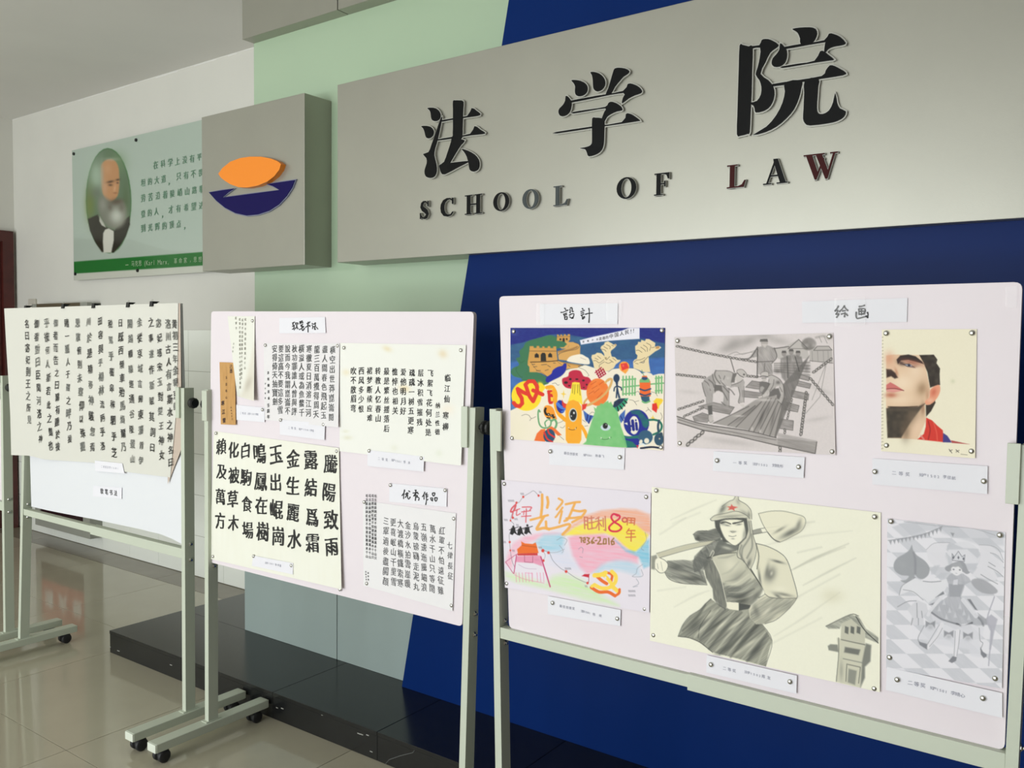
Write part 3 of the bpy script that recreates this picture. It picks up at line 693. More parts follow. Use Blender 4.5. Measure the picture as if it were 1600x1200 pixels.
H_HUIHUA = ((1298, 470), 24.24, 2.2, [
 [[(290, 200), (240, 290), (160, 380)], [(160, 385), (280, 360), (200, 510)], [(200, 510), (310, 500)], [(220, 630), (300, 520)], [(520, 190), (440, 300), (330, 410)], [(510, 220), (590, 320), (650, 370)], [(440, 385), (550, 375)], [(400, 505), (550, 460)], [(545, 460), (520, 610)], [(590, 500), (640, 560)]],
 [[(1075, 220), (1180, 205), (1285, 170)], [(1060, 310), (1075, 520)], [(1060, 310), (1290, 310), (1265, 500)], [(1080, 400), (1275, 390)], [(1165, 320), (1165, 530)], [(1085, 510), (1250, 490)], [(970, 430), (960, 560), (990, 660), (1080, 660), (1370, 580)], [(1390, 440), (1410, 520), (1390, 640)]]])
H_RUAN = ((450, 495), 29.63, 1.35, [
 [[(200, 300), (300, 245)], [(250, 260), (215, 380)], [(200, 450), (290, 400)], [(270, 380), (285, 610)], [(200, 580), (280, 520)], [(350, 290), (360, 360)], [(340, 290), (460, 290), (440, 350)], [(400, 370), (390, 450), (345, 550)], [(400, 440), (455, 560)]],
 [[(550, 220), (550, 330)], [(550, 215), (620, 210)], [(600, 220), (600, 300)], [(640, 180), (680, 280)], [(560, 280), (690, 270)], [(680, 340), (590, 400)], [(590, 430), (720, 450)], [(520, 590), (620, 540), (720, 460)], [(640, 400), (640, 560), (680, 640), (760, 530)]],
 [[(870, 310), (960, 290), (1010, 230)], [(930, 240), (930, 310)], [(810, 490), (900, 420), (1010, 400), (1000, 450)], [(920, 320), (922, 500), (925, 710)]],
 [[(1115, 310), (1150, 345)], [(1105, 390), (1150, 440)], [(1130, 550), (1150, 470)], [(1190, 345), (1285, 290)], [(1250, 270), (1265, 420)], [(1180, 460), (1275, 430)], [(1240, 450), (1230, 590), (1280, 570)], [(1310, 480), (1380, 565)]]])
H_YOU = ((622, 760), 23.53, 1.45, [
 [[(235, 130), (210, 240), (140, 340)], [(205, 270), (200, 450)], [(255, 285), (370, 245)], [(320, 230), (300, 340), (265, 410)], [(340, 290), (350, 420), (390, 470), (440, 390)], [(385, 165), (430, 195)]],
 [[(620, 140), (670, 140)], [(545, 245), (720, 215)], [(650, 150), (640, 330)], [(650, 230), (570, 360)], [(670, 230), (745, 270)], [(580, 350), (700, 330), (690, 390)], [(650, 370), (630, 520)], [(690, 390), (770, 430), (750, 510)]],
 [[(980, 210), (950, 290), (890, 380)], [(950, 330), (950, 470)], [(1060, 240), (1010, 290)], [(1010, 300), (1090, 310)], [(1030, 310), (1040, 500), (1015, 670)], [(1045, 390), (1090, 360)], [(1050, 500), (1100, 480)]],
 [[(1260, 250), (1340, 240), (1345, 290), (1300, 360), (1262, 300), (1260, 252)], [(1190, 430), (1210, 500)], [(1190, 430), (1265, 430), (1250, 540)], [(1220, 500), (1260, 500)], [(1350, 420), (1430, 420), (1430, 480), (1390, 550), (1352, 500), (1350, 424)]]])
big = dict(wt=0.012, slant=0.06, jit=0.008)
slip([(843.5, 475), (965.5, 473.8), (964.8, 506.5), (844, 507.7)], 'white heading slip reading 設計 above the cartoon poster', H_SHEJI, .002, 'heading', 'heading_slip', m=M_marker, lift=(0, 0, 0, 0))
slip([(1253, 471.3), (1418, 465.5), (1417, 503), (1253.7, 504.5)], 'white heading slip reading 绘画 at the top of the drawings board', H_HUIHUA, .002, 'heading', 'heading_slip', m=M_marker, lift=(0, 0, 0, 0))
slip([(436.5, 496.8), (507.8, 495.5), (508.8, 520.2), (436.5, 520.8)], 'white heading slip reading 软笔书法 at the top of the middle board', H_RUAN, .002, 'heading', 'heading_slip', m=M_marker)
slip([(608.6, 755), (698.6, 763.6), (697.6, 792), (608, 784)], 'white heading slip reading 优秀作品 under the cream poem sheet', H_YOU, .002, 'heading', 'heading_slip', m=M_marker)
slip([(146, 759), (190.5, 762), (190, 779.5), (145, 775.5)], 'small white heading slip reading 软笔书法 low on the left board', [('软笔书法', (159, 767.5), (180.5, 770.5), 9.5, dict(wt=0.012, slant=0.06))], .002, 'heading', 'heading_slip', m=M_marker)
# captions
slip([(858.2, 694.8), (976.5, 700.5), (975, 734), (858, 726)], 'caption slip pinned under the cartoon poster', [('最佳创意奖', (883, 708), (901, 710), 5), ('知产1501', (913, 711), (924, 712), 4.5), ('杨春飞', (932, 712), (942, 713), 5)], .0012)
slip([(1115, 705), (1257.5, 714.5), (1255.5, 747), (1114, 735.5)], 'caption slip pinned under the pencil drawing of the chain bridge', [('一等奖', (1148, 723), (1164.5, 723.5), 6), ('法学1502', (1178, 725), (1198, 727), 5), ('刘晓彤', (1209, 727), (1221, 728.5), 6)], .003)
slip([(1363.2, 716.2), (1543.4, 728.4), (1542.5, 772), (1363.2, 756.7)], 'caption slip pinned under the coloured portrait drawing', [('二等奖', (1397, 739), (1418, 741), 7), ('知产1502', (1439, 742), (1466, 745), 6), ('李佳航', (1476, 745), (1490, 747), 6)], .003)
slip([(856, 931), (970, 953), (969, 978.4), (856, 959.6)], 'caption slip pinned under the colourful anniversary drawing', [('最佳创意奖', (876, 947), (896, 951), 5), ('法学1501', (909, 955), (921, 958), 4.5), ('杨晓', (928, 960), (938, 962), 5)], .003)
slip([(1104.3, 1023.5), (1245.2, 1055.6), (1244.3, 1084), (1103.5, 1050.5)], 'caption slip pinned under the pencil drawing of the soldier', [('二等奖', (1132, 1044.5), (1147, 1048), 6), ('法学1502', (1165, 1050), (1187, 1056), 5), ('陈龙', (1193, 1057), (1201, 1059), 6)], .004)
slip([(1386, 1042), (1566, 1083), (1566, 1122), (1384, 1078)], 'caption slip pinned under the pencil drawing of the crowned girl', [('二等奖', (1422, 1067), (1442, 1071), 8), ('知产1501', (1456, 1075), (1478, 1081), 6), ('李晴心', (1489, 1083), (1504, 1087), 7)], .004)
slip([(368.9, 632.5), (413.4, 637), (413.4, 659.8), (368.9, 656)], 'caption slip beside the brown paper strip', [('二等奖', (376, 645.5), (383, 646), 4), ('法学1501李佳', (388, 646.5), (402.5, 647.5), 4)], .003)
slip([(437.3, 655.6), (507.9, 661.7), (506.9, 687.6), (437.3, 679)], 'caption slip under the nine-column grey calligraphy', [('二等奖', (451.5, 668.5), (461, 669.5), 4.5), ('知产1501李佳', (468, 670.5), (489, 673), 4.2)], .004)
slip([(574.6, 703), (662.8, 713.6), (661.8, 737), (574, 728)], 'caption slip under the cream poem sheet', [('二等奖', (592, 716.5), (604, 718.5), 5), ('知产1501', (613, 719), (626, 721.5), 4.5), ('李沐', (632, 722), (639, 723), 5)], .005)
slip([(395.5, 868), (458, 880), (457.6, 897.6), (393.6, 884)], 'caption slip on the lower edge of the large black four-character calligraphy', [('法学1501', (415, 879.5), (427, 881.5), 4), ('李书豪', (431, 882.5), (438, 884), 4.4)], .005)
slip([(148, 719.5), (191, 724), (194.5, 740), (149, 736)], 'caption slip at the foot of the large hanging calligraphy paper', [('二等奖法学1501', (159, 729), (184, 732), 4)], .010)
slip([(46, 704), (68, 706), (70.5, 718), (46.5, 713)], 'blank white paper corner at the left end of the hanging calligraphy', [], .0085)
# ------------------------------------------------------------------ calligraphy sheets
CREAM = (234, 234, 227)
def stains(P):
    P.blob(605, 545, 7, 4, (222, 205, 160), .6, 20); P.blob(692, 553, 7, 6, (224, 202, 160), .6, 30); P.blob(632, 607, 8, 5, (230, 200, 140), .6, 10); P.blob(541, 582, 6, 5, (228, 215, 180), .6)
    P.blob(543, 684, 7, 3, (215, 212, 185), .6); P.blob(540, 674, 5, 2, (215, 212, 185), .5); P.blob(616, 700, 6, 5, (222, 222, 205), .5); P.blob(686, 708, 5, 5, (220, 224, 205), .5); P.blob(700, 640, 10, 8, (240, 226, 205), .5)
poem = sheet('poem_sheet', [(531.5, 535.7), (728, 539.2), (720.3, 727.6), (530.5, 705)], .0025, CREAM, step=2.2, paint=stains, label='cream poem sheet in small black brush characters, upper right of the middle board', cat='calligraphy', lift=(0, .001, .010, .003))
ik = Ink(); kk = dict(wt=.012, slant=.10, jit=.010, sub=1)
Yk = YB - .0055
o_, s_ = (520, 520), 5.217
def K(x, y, org=(520, 520), sc=5.217): return (org[0] + x / sc, org[1] + y / sc)
for txt, a_, b_ in (('飞絮飞花何处是', (795, 330), (776, 812)), ('层冰积雪摧残', (716, 328), (706, 728)), ('疏疏一树五更寒', (645, 325), (633, 795)), ('爱他明月好', (573, 320), (571, 638)),
                    ('憔悴也相关', (504, 318), (507, 635)), ('最是繁丝摇落后', (437, 315), (437, 780)), ('转教人忆春山', (367, 312), (369, 697)), ('湔裙梦断续应难', (299, 310), (300, 693)),
                    ('西风多少恨', (232, 312), (230, 620)), ('吹不散眉弯', (168, 312), (166, 615))):
    if txt.startswith('湔'): txt = '裙梦断续应难'
    ik.col(txt, K(*a_), K(*b_), 12.5, Yk, **kk)
ik.col('临江仙', K(936, 368), K(928, 540), 12.5, Yk, **kk); ik.col('寒柳', K(920, 675), K(918, 765), 12.5, Yk, **kk)
ik.col('纳兰性德', K(855, 592), K(852, 808), 10, Yk, **kk)
ik.build('lettering', INK, poem)
for wh, x, y in (('upper left corner', 537.3, 543.4), ('upper right corner', 720, 547.2)): tack(x, y, .0045, 'silver thumbtack at the %s of the cream poem sheet' % wh)
# nine-column grey calligraphy
kl = sheet('calligraphy_sheet', [(412, 536), (530.5, 536.5), (528.5, 668), (413, 656)], .0015, (228, 225, 226), label='pale sheet with nine columns of grey brush characters on the middle board', cat='calligraphy', lift=(0, .002, .012, .002))
ik = Ink(); kk = dict(wt=.01, slant=.10, jit=.01, sub=1); Yk = YB - .0062
def K2(x, y): return (400 + x / 6.667, 520 + y / 6.667)
for txt, a_, b_ in (('橫空出世莽崑崙閱', (798, 178), (782, 880)), ('盡人間春色飛起玉', (718, 170), (702, 860)), ('龍三百萬攪得周天', (635, 172), (624, 850)), ('寒徹夏日消溶江河', (553, 168), (545, 832)),
                    ('橫溢人或為魚鱉千', (472, 165), (475, 830)), ('秋功罪誰人曾與評', (400, 165), (396, 820)), ('說而今我謂崑崙不', (328, 165), (328, 815)), ('要這高不要這多雪', (260, 168), (252, 805)), ('安得倚天抽寶劍', (192, 165), (196, 715))):
    ik.col(txt, K2(*a_), K2(*b_), 13, Yk, **kk)
ik.col('念奴嬌昆侖', K2(126, 415), K2(132, 680), 5, Yk, wt=.02); ik.col('李佳敏書', K2(97, 530), K2(95, 680), 3, Yk, wt=.01)
ik.col('壬辰年', K2(128, 755), K2(128, 875), 6.5, Yk, wt=.03)
ik.build('lettering', mat('worn_grey_ink', (74, 76, 76), .7), kl)
for wh, x, y in (('upper left corner', 414.5, 539.4), ('upper right corner', 527.4, 540.3)): tack(x, y, .0035, 'silver thumbtack at the %s of the nine-column grey calligraphy' % wh)
# large four-character lines
def fibres(P):
    P._mix(np.arange(P.X.size), 0.05 * vnoise(P.X / 3, P.Y / 30, 2), (200, 190, 150))
tx_ = sheet('calligraphy_sheet', [(334.3, 673.5), (529.5, 700), (533.5, 921), (327.6, 873)], .0015, (234, 234, 222), step=3, paint=fibres, label='cream sheet of large black brush characters in eight columns, lower left of the middle board', cat='calligraphy', lift=(0, .004, .012, .002))
ik = Ink(); kk = dict(wt=.016, slant=.12, jit=.012, sub=2); Yk = YB - .0075
def K3(x, y): return (320 + x / 5, 680 + y / 5)
cols8 = (('騰陽致雨', [(982, 225), (972, 448), (985, 662), (990, 875)]), ('露結爲霜', [(828, 195), (826, 410), (838, 640), (840, 845)]), ('金生麗水', [(690, 182), (688, 392), (688, 605), (698, 815)]),
         ('玉出崐崗', [(555, 152), (552, 365), (560, 578), (572, 790)]), ('鳴鳳在樹', [(428, 140), (438, 362), (440, 548), (450, 755)]), ('白駒食場', [(317, 118), (320, 328), (328, 540), (335, 740)]),
         ('化被草木', [(224, 112), (226, 315), (218, 500), (222, 685)]), ('賴及萬方', [(128, 90), (130, 288), (122, 480), (120, 668)]))
for txt, pts in cols8:
    for chh, p in zip(txt, pts): ik.char(chh, *K3(*p), 31 if p[0] > 400 else 27, Yk, **kk)
ik.build_each('character', INK, tx_)
for wh, x, y in (('upper right corner', 526, 705), ('upper left corner', 337.3, 677), ('lower left corner', 332.6, 869.4), ('lower right corner', 531, 921)): tack(x, y, .005, 'silver thumbtack at the %s of the sheet of large black characters' % wh)
# seal script sheet
se = sheet('calligraphy_sheet', [(567, 782), (712.5, 802), (707, 955), (568, 915)], .0015, (230, 228, 229), label='white sheet of thin seal-script characters, lower right of the middle board', cat='calligraphy', lift=(0, .001, .003, .001))
ik = Ink(); Yk = YB - .0045; kk = dict(wt=.004, slant=.02, jit=.02, wf=.92, sub=1)
def K4(x, y): return (560 + x / 9.231, 800 + y / 9.231)
for txt, a_, b_ in (('紅軍不怕遠征難', (1205, 268), (1185, 1130)), ('萬水千山只等閒', (1070, 245), (1060, 1105)), ('五嶺逶迤騰細浪', (940, 220), (945, 1085)), ('烏蒙磅礴走泥丸', (826, 205), (832, 1075)),
                    ('金沙水拍雲崖暖', (712, 190), (708, 1035)), ('大渡橋橫鐵索寒', (605, 170), (603, 1025)), ('更喜岷山千里雪', (500, 150), (508, 1005)), ('三軍過後盡開顏', (397, 130), (392, 1000))):
    if len(txt) == 7: ik.col(txt, K4(*a_), K4(*b_), 13.5, Yk, **kk)
ik.col('七律長征', K4(1318, 480), K4(1325, 925), 12, Yk, **kk)
rnd = random.Random(11); pool = '毛主席詩詞紅軍不怕遠征難萬水千山只等閒五嶺逶迤騰細浪烏蒙磅礴走泥丸'
for xx, yy0, yy1, n in ((118, -235, 640, 16), (162, -235, 650, 16), (203, -235, 655, 17), (243, -230, 665, 17)):
    ik.col((pool * 2)[:n], K4(xx, yy0), K4(xx + 2, yy1), 5.2, Yk, wt=.02)
ik.col('丙申年冬', K4(105, 865), K4(112, 975), 3, Yk, wt=.02); ik.col('孫雲書', K4(140, 880), K4(142, 975), 3, Yk, wt=.02)
ik.build('lettering', mat('thin_grey_ink', (86, 86, 88), .7), se)
for wh, x, y in (('upper left corner', 569, 784.4), ('upper right corner', 709, 810.4), ('lower right corner', 705.6, 946), ('lower left corner', 573, 911.6)): tack(x, y, .003, 'silver thumbtack at the %s of the seal-script sheet' % wh)
for wh, x, y in (('left', 610, 758), ('right', 695.6, 766)): tack(x, y, .0035, 'silver thumbtack at the %s end of the 优秀作品 heading slip' % wh)
# old narrow paper, brown strip
def aged(P):
    P.fill([(398, 535), (380, 610), (374, 620), (398, 627)], (214, 206, 190), .55, 3)
    P.blob(388, 600, 5, 12, (150, 140, 125), .35, 20)
ns = sheet('calligraphy_sheet', [(355.5, 494), (398, 494), (396.7, 626.5), (370.5, 619)], .002, (230, 230, 220), step=1.5, paint=aged, label='narrow yellowed paper with tiny faded characters, top left of the middle board', cat='calligraphy', lift=(.002, .001, .016, .012))
ik = Ink()
for x0_, y0_, x1_, y1_, n in ((383.5, 499, 382.5, 575, 11), (379, 500, 377, 590, 15), (374.5, 499, 375, 605, 17), (368.5, 497, 369, 513, 3)):
    ik.col((pool[5:] + pool)[:n], (x0_, y0_), (x1_, y1_), 4.6, YB - .0075, wt=.012)
ik.col('孫雲書', (365, 537), (363.5, 549), 3.4, YB - .0075, wt=.0)
ik.build('lettering', mat('faded_ink', (140, 138, 125), .7), ns)
tack(394.4, 501.2, .004, 'silver thumbtack at the top right of the narrow yellowed paper')
def kraft(P):
    P._mix(np.arange(P.X.size), 0.35 * vnoise(P.X / 1.6, P.Y / 14, 4), (170, 125, 70)); P.line([(354, 573), (355, 655)], .5, (140, 100, 55), .5)
bs = sheet('paper_strip', [(343, 565.8), (367, 566.8), (368.3, 664), (345, 663)], .004, (201, 156, 98), step=.9, paint=kraft, label='narrow brown kraft paper strip with dark brush writing on the middle board', cat='calligraphy', lift=(0, .002, .003, .001))
ik = Ink(); Yk = YB - .0075
ik.col('己酉', (361, 573), (361, 580), 7, Yk, wt=.02, slant=.1); ik.col('玉壶春山', (353.5, 590), (353.5, 621), 5, Yk, wt=0); ik.col('寒江雪', (348, 630), (350, 657), 8, Yk, wt=.03, slant=.2); ik.col('丙申年冬月', (361, 637), (362.5, 655), 3.4, Yk, wt=0)
ik.build('lettering', mat('brown_ink', (74, 50, 36), .7), bs)
for wh, x, y in (('right end of the caption slip beside the brown strip', 410, 640.2), ('left end of the caption slip under the nine-column grey calligraphy', 438.3, 656.3), ('right end of the caption slip under the nine-column grey calligraphy', 505.4, 663.2),
                 ('left end of the caption slip under the cream poem sheet', 576.7, 704.4), ('right end of the caption slip under the cream poem sheet', 658.4, 715.9), ('left end of the caption slip of the sheet of large characters', 396, 869), ('right end of the caption slip of the sheet of large characters', 455, 883.6)):
    tack(x, y, .006, 'silver thumbtack at the ' + wh)
# large hanging paper of the left board
pk = sheet('backing_paper', [(262, 474.5), (281.5, 473.5), (284, 700), (262, 757)], .003, (196, 180, 166), label='pinkish brown paper strip hanging behind the right edge of the large calligraphy', cat='paper', lift=(0, .002, .010, .004))
def hangY(u, v):
    t = np.clip((.34 - u) / .2, 0, 1); t = t * t * (3 - 2 * t)
    return YB - .0065 - .002 * np.sin(u * 5 * math.pi) ** 2 * v - .021 * t - .012 * np.clip((.12 - u) / .12, 0, 1) ** 2 * v
def hang():
    nu, nv = 40, 34
    left = [(6.5, 482), (10, 545), (13.5, 600), (16, 650), (17.5, 711)]; right = [(278.5, 473.5), (277.5, 560), (275.5, 640), (271, 690), (266, 746)]
    bot = [(17.5, 711), (46, 712), (70, 718), (147, 723), (194, 737), (266, 746)]
    def ip(pts, t): t *= len(pts) - 1; i = min(int(t), len(pts) - 2); f_ = t - i; return (pts[i][0] * (1 - f_) + pts[i + 1][0] * f_, pts[i][1] * (1 - f_) + pts[i + 1][1] * f_)
    X = np.zeros((nv, nu)); Y = np.zeros((nv, nu))
    for j in range(nv):
        v = j / (nv - 1); l = ip(left, v); r = ip(right, v)
        for i in range(nu):
            u = i / (nu - 1); xb = l[0] + (r[0] - l[0]) * u; t = np.interp(17.5 + (266 - 17.5) * u, [p[0] for p in bot], [p[1] for p in bot]); lb_ = 711 + (746 - 711) * u
            X[j, i] = xb; Y[j, i] = l[1] + (r[1] - l[1]) * u + (t - lb_) * v
    u = np.linspace(0, 1, nu)[None, :]; v = np.linspace(0, 1, nv)[:, None]
    YY = hangY(u, v)
    return X, Y, atY(X, Y, YY)
X, Y, V = hang()
hp = place(link('hanging_calligraphy', grid_mesh('hanging_calligraphy', V, np.tile(np.array((214.0, 213, 204)), (X.size, 1))), printmat()))
tag(hp, 'large white rice-paper sheet with sixteen columns of running brush characters, clipped over the left board', 'calligraphy')
ik = Ink(); ik2 = Ink(); kk = dict(wt=.010, slant=.12, jit=.018, wf=.92, sub=1); Yk = YB - .0115
def KR(x, y): return (140 + x / 4.8, 480 + y / 4.8)
def KL(x, y): return (20 + x / 5, 480 + y / 5)
cols = [('黄初三年余朝京師', KR(636, 125), KR(645, 740)), ('洛川古人有言斯水之神名曰', KR(586, 125), KR(605, 1165)), ('宓妃感宋玉對楚王神女', KR(517, 120), KR(535, 1110)), ('之事遂作斯賦其詞曰', KR(455, 115), KR(470, 1055)),
        ('余從京域言歸東藩背伊', KR(370, 115), KR(385, 1150)), ('闕越轘轅經通谷陵景山', KR(300, 125), KR(320, 1140)), ('日既西傾車殆馬煩爾乃', KR(230, 120), KR(250, 1050)), ('税駕乎蘅皋秣駟乎芝', KR(152, 125), KR(180, 1090)),
        ('田容與乎楊林流眄乎洛', KR(74, 105), KR(97, 1040)), ('川於是精移神駭忽焉', KL(590, 115), KL(622, 1095)), ('思散俯則未察仰以殊觀', KL(505, 125), KL(545, 1090)), ('睹一麗人于巖之畔乃援', KL(418, 125), KL(440, 1030)),
        ('御者而告之曰爾有覿於彼', KL(330, 125), KL(350, 1090)), ('乎彼何人斯若此之豔也', KL(257, 125), KL(295, 1080)), ('御者對曰臣聞河洛之神', KL(180, 130), KL(212, 1030)), ('名曰宓妃則王之所見', KL(107, 130), KL(125, 880))]
rnd = random.Random(21)
for txt, a_, b_ in cols:
    n = len(txt)
    for i, chh in enumerate(txt):
        t = i / (n - 1); x_ = a_[0] + (b_[0] - a_[0]) * t + rnd.uniform(-.7, .7); y_ = a_[1] + (b_[1] - a_[1]) * t
        (ik2 if rnd.random() < .33 else ik).char(chh, x_, y_, rnd.uniform(13, 16.5), Yk, **kk)

for q_ in (ik, ik2):
    for i_, V_ in enumerate(q_.v):
        x_, y_ = projv(V_); l_ = V_[:, 1].max() - V_[:, 1]; u_ = np.clip((x_ - 12) / 262, 0, 1); v_ = np.clip((y_ - 478) / 245, 0, 1); q_.v[i_] = atY(x_, y_, hangY(u_, v_) - .0032 - l_)
ik.build('lettering', INK, hp); ik2.build('dry_brush_lettering', mat('dry_ink', (96, 98, 94), .7), hp)
BC = None
for k, (x, y) in enumerate(((42, 481), (100.5, 478.5), (148, 478), (202, 476.5), (239, 475))):
    c = atY(x, y, YB - .004)
    if BC is None:
        t = root('binder_clip', tuple(c), '', 'binder clip')
        MB().hexa([(c[0] - .009, YB - .014, c[2] - .010), (c[0] + .009, YB - .014, c[2] - .010), (c[0] + .009, YB - .0125, c[2] - .010), (c[0] - .009, YB - .0125, c[2] - .010)],
                  [(c[0] - .009, YB - .011, c[2] + .010), (c[0] + .009, YB - .011, c[2] + .010), (c[0] + .009, YB + .018, c[2] + .010), (c[0] - .009, YB + .018, c[2] + .010)]).build('clip_body', M_plastic, t)
        h_ = MB()
        for s_ in (-1, 1): h_.cyl((c[0] + s_ * .006, YB - .012, c[2] - .004), (c[0] + s_ * .004, YB - .006, c[2] + .016), .0007, 6)
        h_.cyl((c[0] - .004, YB - .006, c[2] + .016), (c[0] + .004, YB - .006, c[2] + .016), .0007, 6)
        h_.build('wire_handle', M_steel, t); BC = t; o = t
    else:
        o = BC.copy(); COL.objects.link(o); o.location = tuple(c)
        for chd in BC.children: q = chd.copy(); COL.objects.link(q); q.parent = o
    tag(o, '%s of the five black binder clips atop the hanging calligraphy' % ['leftmost', 'second from left', 'middle one', 'second from right', 'rightmost'][k], 'binder clip', 'binder clips on the hanging calligraphy')
# ------------------------------------------------------------------ drawings
LN = (46, 40, 36)
def cartoon(P):
    X, Y = P.X, P.Y; P.at((790, 510), 6.153)
    TEAL = (48, 94, 130); NAVY = (22, 30, 122); SKY = (62, 112, 182); CR = (238, 228, 208); TAN = (205, 152, 78); GR = (58, 116, 76)
    P.C[:] = TEAL
    P.fill([(40, 345), (120, 335), (180, 380), (200, 500), (180, 700), (100, 800), (40, 810)], SKY, 1, 2)
    P.fill([(1080, 330), (1200, 318), (1540, 300), (1540, 470), (1080, 470), (850, 400), (1000, 380)], SKY, 1, 2)
    P.fill([(40, 0), (1540, 0), (1540, 165), (1460, 150), (1380, 130), (1290, 112), (1150, 108), (1000, 118), (880, 110), (760, 108), (640, 85), (560, 72), (470, 78), (400, 82), (330, 112), (240, 132), (150, 158), (40, 178)], NAVY, 1, 1)
    P._mix(np.arange(X.size), .3 * vnoise(X / 9, Y / 5, 1), (24, 50, 120)) ; P._mix(np.arange(X.size), .12 * vnoise(X / 3, Y / 2, 6), (90, 130, 180))
    # ground
    P.fill([(40, 812), (130, 770), (250, 640), (380, 560), (460, 500), (560, 430), (620, 408), (700, 392), (760, 368), (840, 395), (930, 420), (985, 432), (1030, 410), (1090, 402), (1180, 400), (1240, 404), (1290, 430), (1310, 455), (1350, 438), (1400, 452), (1418, 470), (1470, 456), (1540, 455), (1540, 1200), (40, 1200)], CR, 1, .7)
    P.blob(120, 1000, 120, 200, (232, 224, 196), .5)
    # trees and walls
    P.fill([(400, 90), (440, 85), (490, 105), (560, 135), (592, 165), (570, 200), (480, 215), (380, 235), (300, 300), (250, 340), (230, 420), (300, 440), (360, 470), (400, 500), (415, 545), (360, 560), (250, 535), (160, 520), (150, 500), (80, 480), (50, 440), (70, 400), (130, 370), (100, 310), (140, 290), (130, 240), (170, 200), (200, 150), (300, 115)], GR, 1, .7, sm=1, mott=.12)
    P.line([(110, 395), (100, 420), (135, 475), (160, 490)], .8, (34, 84, 50), .6); P.line([(130, 330), (150, 350), (180, 330)], .8, (34, 84, 50), .5)
    P.fill([(595, 150), (650, 150), (700, 168), (718, 190), (716, 280), (690, 330), (600, 330), (510, 320), (500, 240), (560, 220), (600, 200), (608, 180)], (212, 162, 92), 1)
    P.fill([(560, 140), (605, 140), (612, 175), (595, 210), (540, 215), (520, 200), (560, 200), (590, 172)], (212, 162, 92), 1)
    P.line([(508, 275), (530, 255), (600, 235), (680, 220), (710, 190), (700, 168), (660, 155)], .6, LN, .6); P.line([(505, 245), (540, 235), (620, 225), (690, 195)], 2.4, (150, 100, 50), .5)
    for k in range(12): P.line([(515 + k * 15, 262 - k * 4.5), (520 + k * 15, 240 - k * 4)], .4, LN, .6, sm=0)
    tw = [(495, 78), (510, 78), (512, 90), (526, 90), (528, 78), (542, 78), (544, 90), (560, 90), (562, 76), (578, 76), (580, 88), (596, 88), (598, 74), (620, 74), (620, 130), (606, 142), (555, 142), (492, 138)]
    P.fill(tw, TAN); P.line([(493, 100), (620, 97)], .5, LN, .6, sm=0)
    P.ell(527, 124, 9, 9, (30, 26, 24)); P.ell(588, 122, 8, 9, (30, 26, 24)); P.fill([(548, 145), (548, 118), (558, 110), (568, 118), (568, 148)], (30, 26, 24))
    big_ = [(232, 190), (268, 190), (272, 206), (296, 206), (300, 188), (322, 188), (326, 206), (350, 206), (354, 192), (372, 192), (376, 206), (402, 206), (408, 190), (428, 190), (432, 208), (456, 208), (460, 192), (486, 192), (490, 240), (500, 330), (395, 345), (240, 345), (215, 365), (215, 330), (228, 240)]
    P.fill([(215, 330), (500, 330), (560, 345), (740, 372), (690, 400), (590, 410), (540, 470), (400, 480), (345, 450), (300, 440), (230, 440), (228, 390), (212, 370)], (214, 160, 84))
    P.fill(big_, TAN); P.line([(230, 236), (492, 238)], .7, LN, .6, sm=0); P.line([(240, 344), (400, 338), (500, 330)], 1.2, (40, 28, 18), .9)
    P.fill([(280, 300), (280, 272), (298, 256), (318, 272), (320, 300)], (34, 30, 26)); P.fill([(410, 296), (410, 270), (428, 254), (446, 270), (448, 298)], (34, 30, 26)); P.fill([(338, 335), (338, 272), (352, 254), (375, 254), (386, 270), (390, 334)], (34, 32, 26))
    for a_, b_ in (((255, 365), (280, 365)), ((270, 390), (300, 385)), ((295, 425), (335, 425)), ((380, 425), (410, 415)), ((345, 370), (395, 365)), ((405, 375), (430, 390)), ((460, 352), (478, 352)), ((600, 372), (620, 385)), ((700, 385), (740, 372))): P.line([a_, b_], .9, (50, 50, 60), .7, sm=0)
    P.line([(245, 350), (300, 420), (360, 450), (395, 480)], .5, LN, .5); P.line([(500, 325), (560, 350), (640, 365), (740, 378)], .6, LN, .6); P.line([(500, 340), (540, 370)], .5, LN, .5)
    P.fill([(590, 325), (620, 290), (680, 272), (730, 268), (770, 290), (800, 310), (806, 362), (740, 362), (660, 350), (600, 338)], (240, 230, 212), 1, .7, sm=1); P.line([(720, 300), (770, 320)], .5, LN, .4)
    P.line([(740, 375), (800, 368), (840, 380)], .5, LN, .6); P.line([(705, 395), (760, 420), (780, 440), (800, 470), (790, 478)], .5, LN, .6)
    P.line([(990, 438), (1030, 408), (1090, 402)], .5, LN, .6); P.line([(1180, 400), (1240, 404), (1290, 430), (1320, 450)], .5, LN, .6)
    # fists
    FI = (232, 212, 168)
    P.fill([(1245, 190), (1270, 170), (1275, 148), (1300, 150), (1305, 130), (1340, 140), (1350, 120), (1380, 122), (1440, 160), (1435, 195), (1468, 188), (1492, 205), (1475, 222), (1440, 240), (1395, 275), (1375, 290), (1378, 350), (1392, 440), (1330, 440), (1230, 400), (1225, 340), (1240, 320), (1262, 310), (1268, 280), (1250, 260)], FI, 1, .6)
    P.ell(1462, 203, 22, 12, (196, 146, 88), rot=-15); P.fill([(1480, 190), (1496, 202), (1482, 214)], (240, 226, 196))
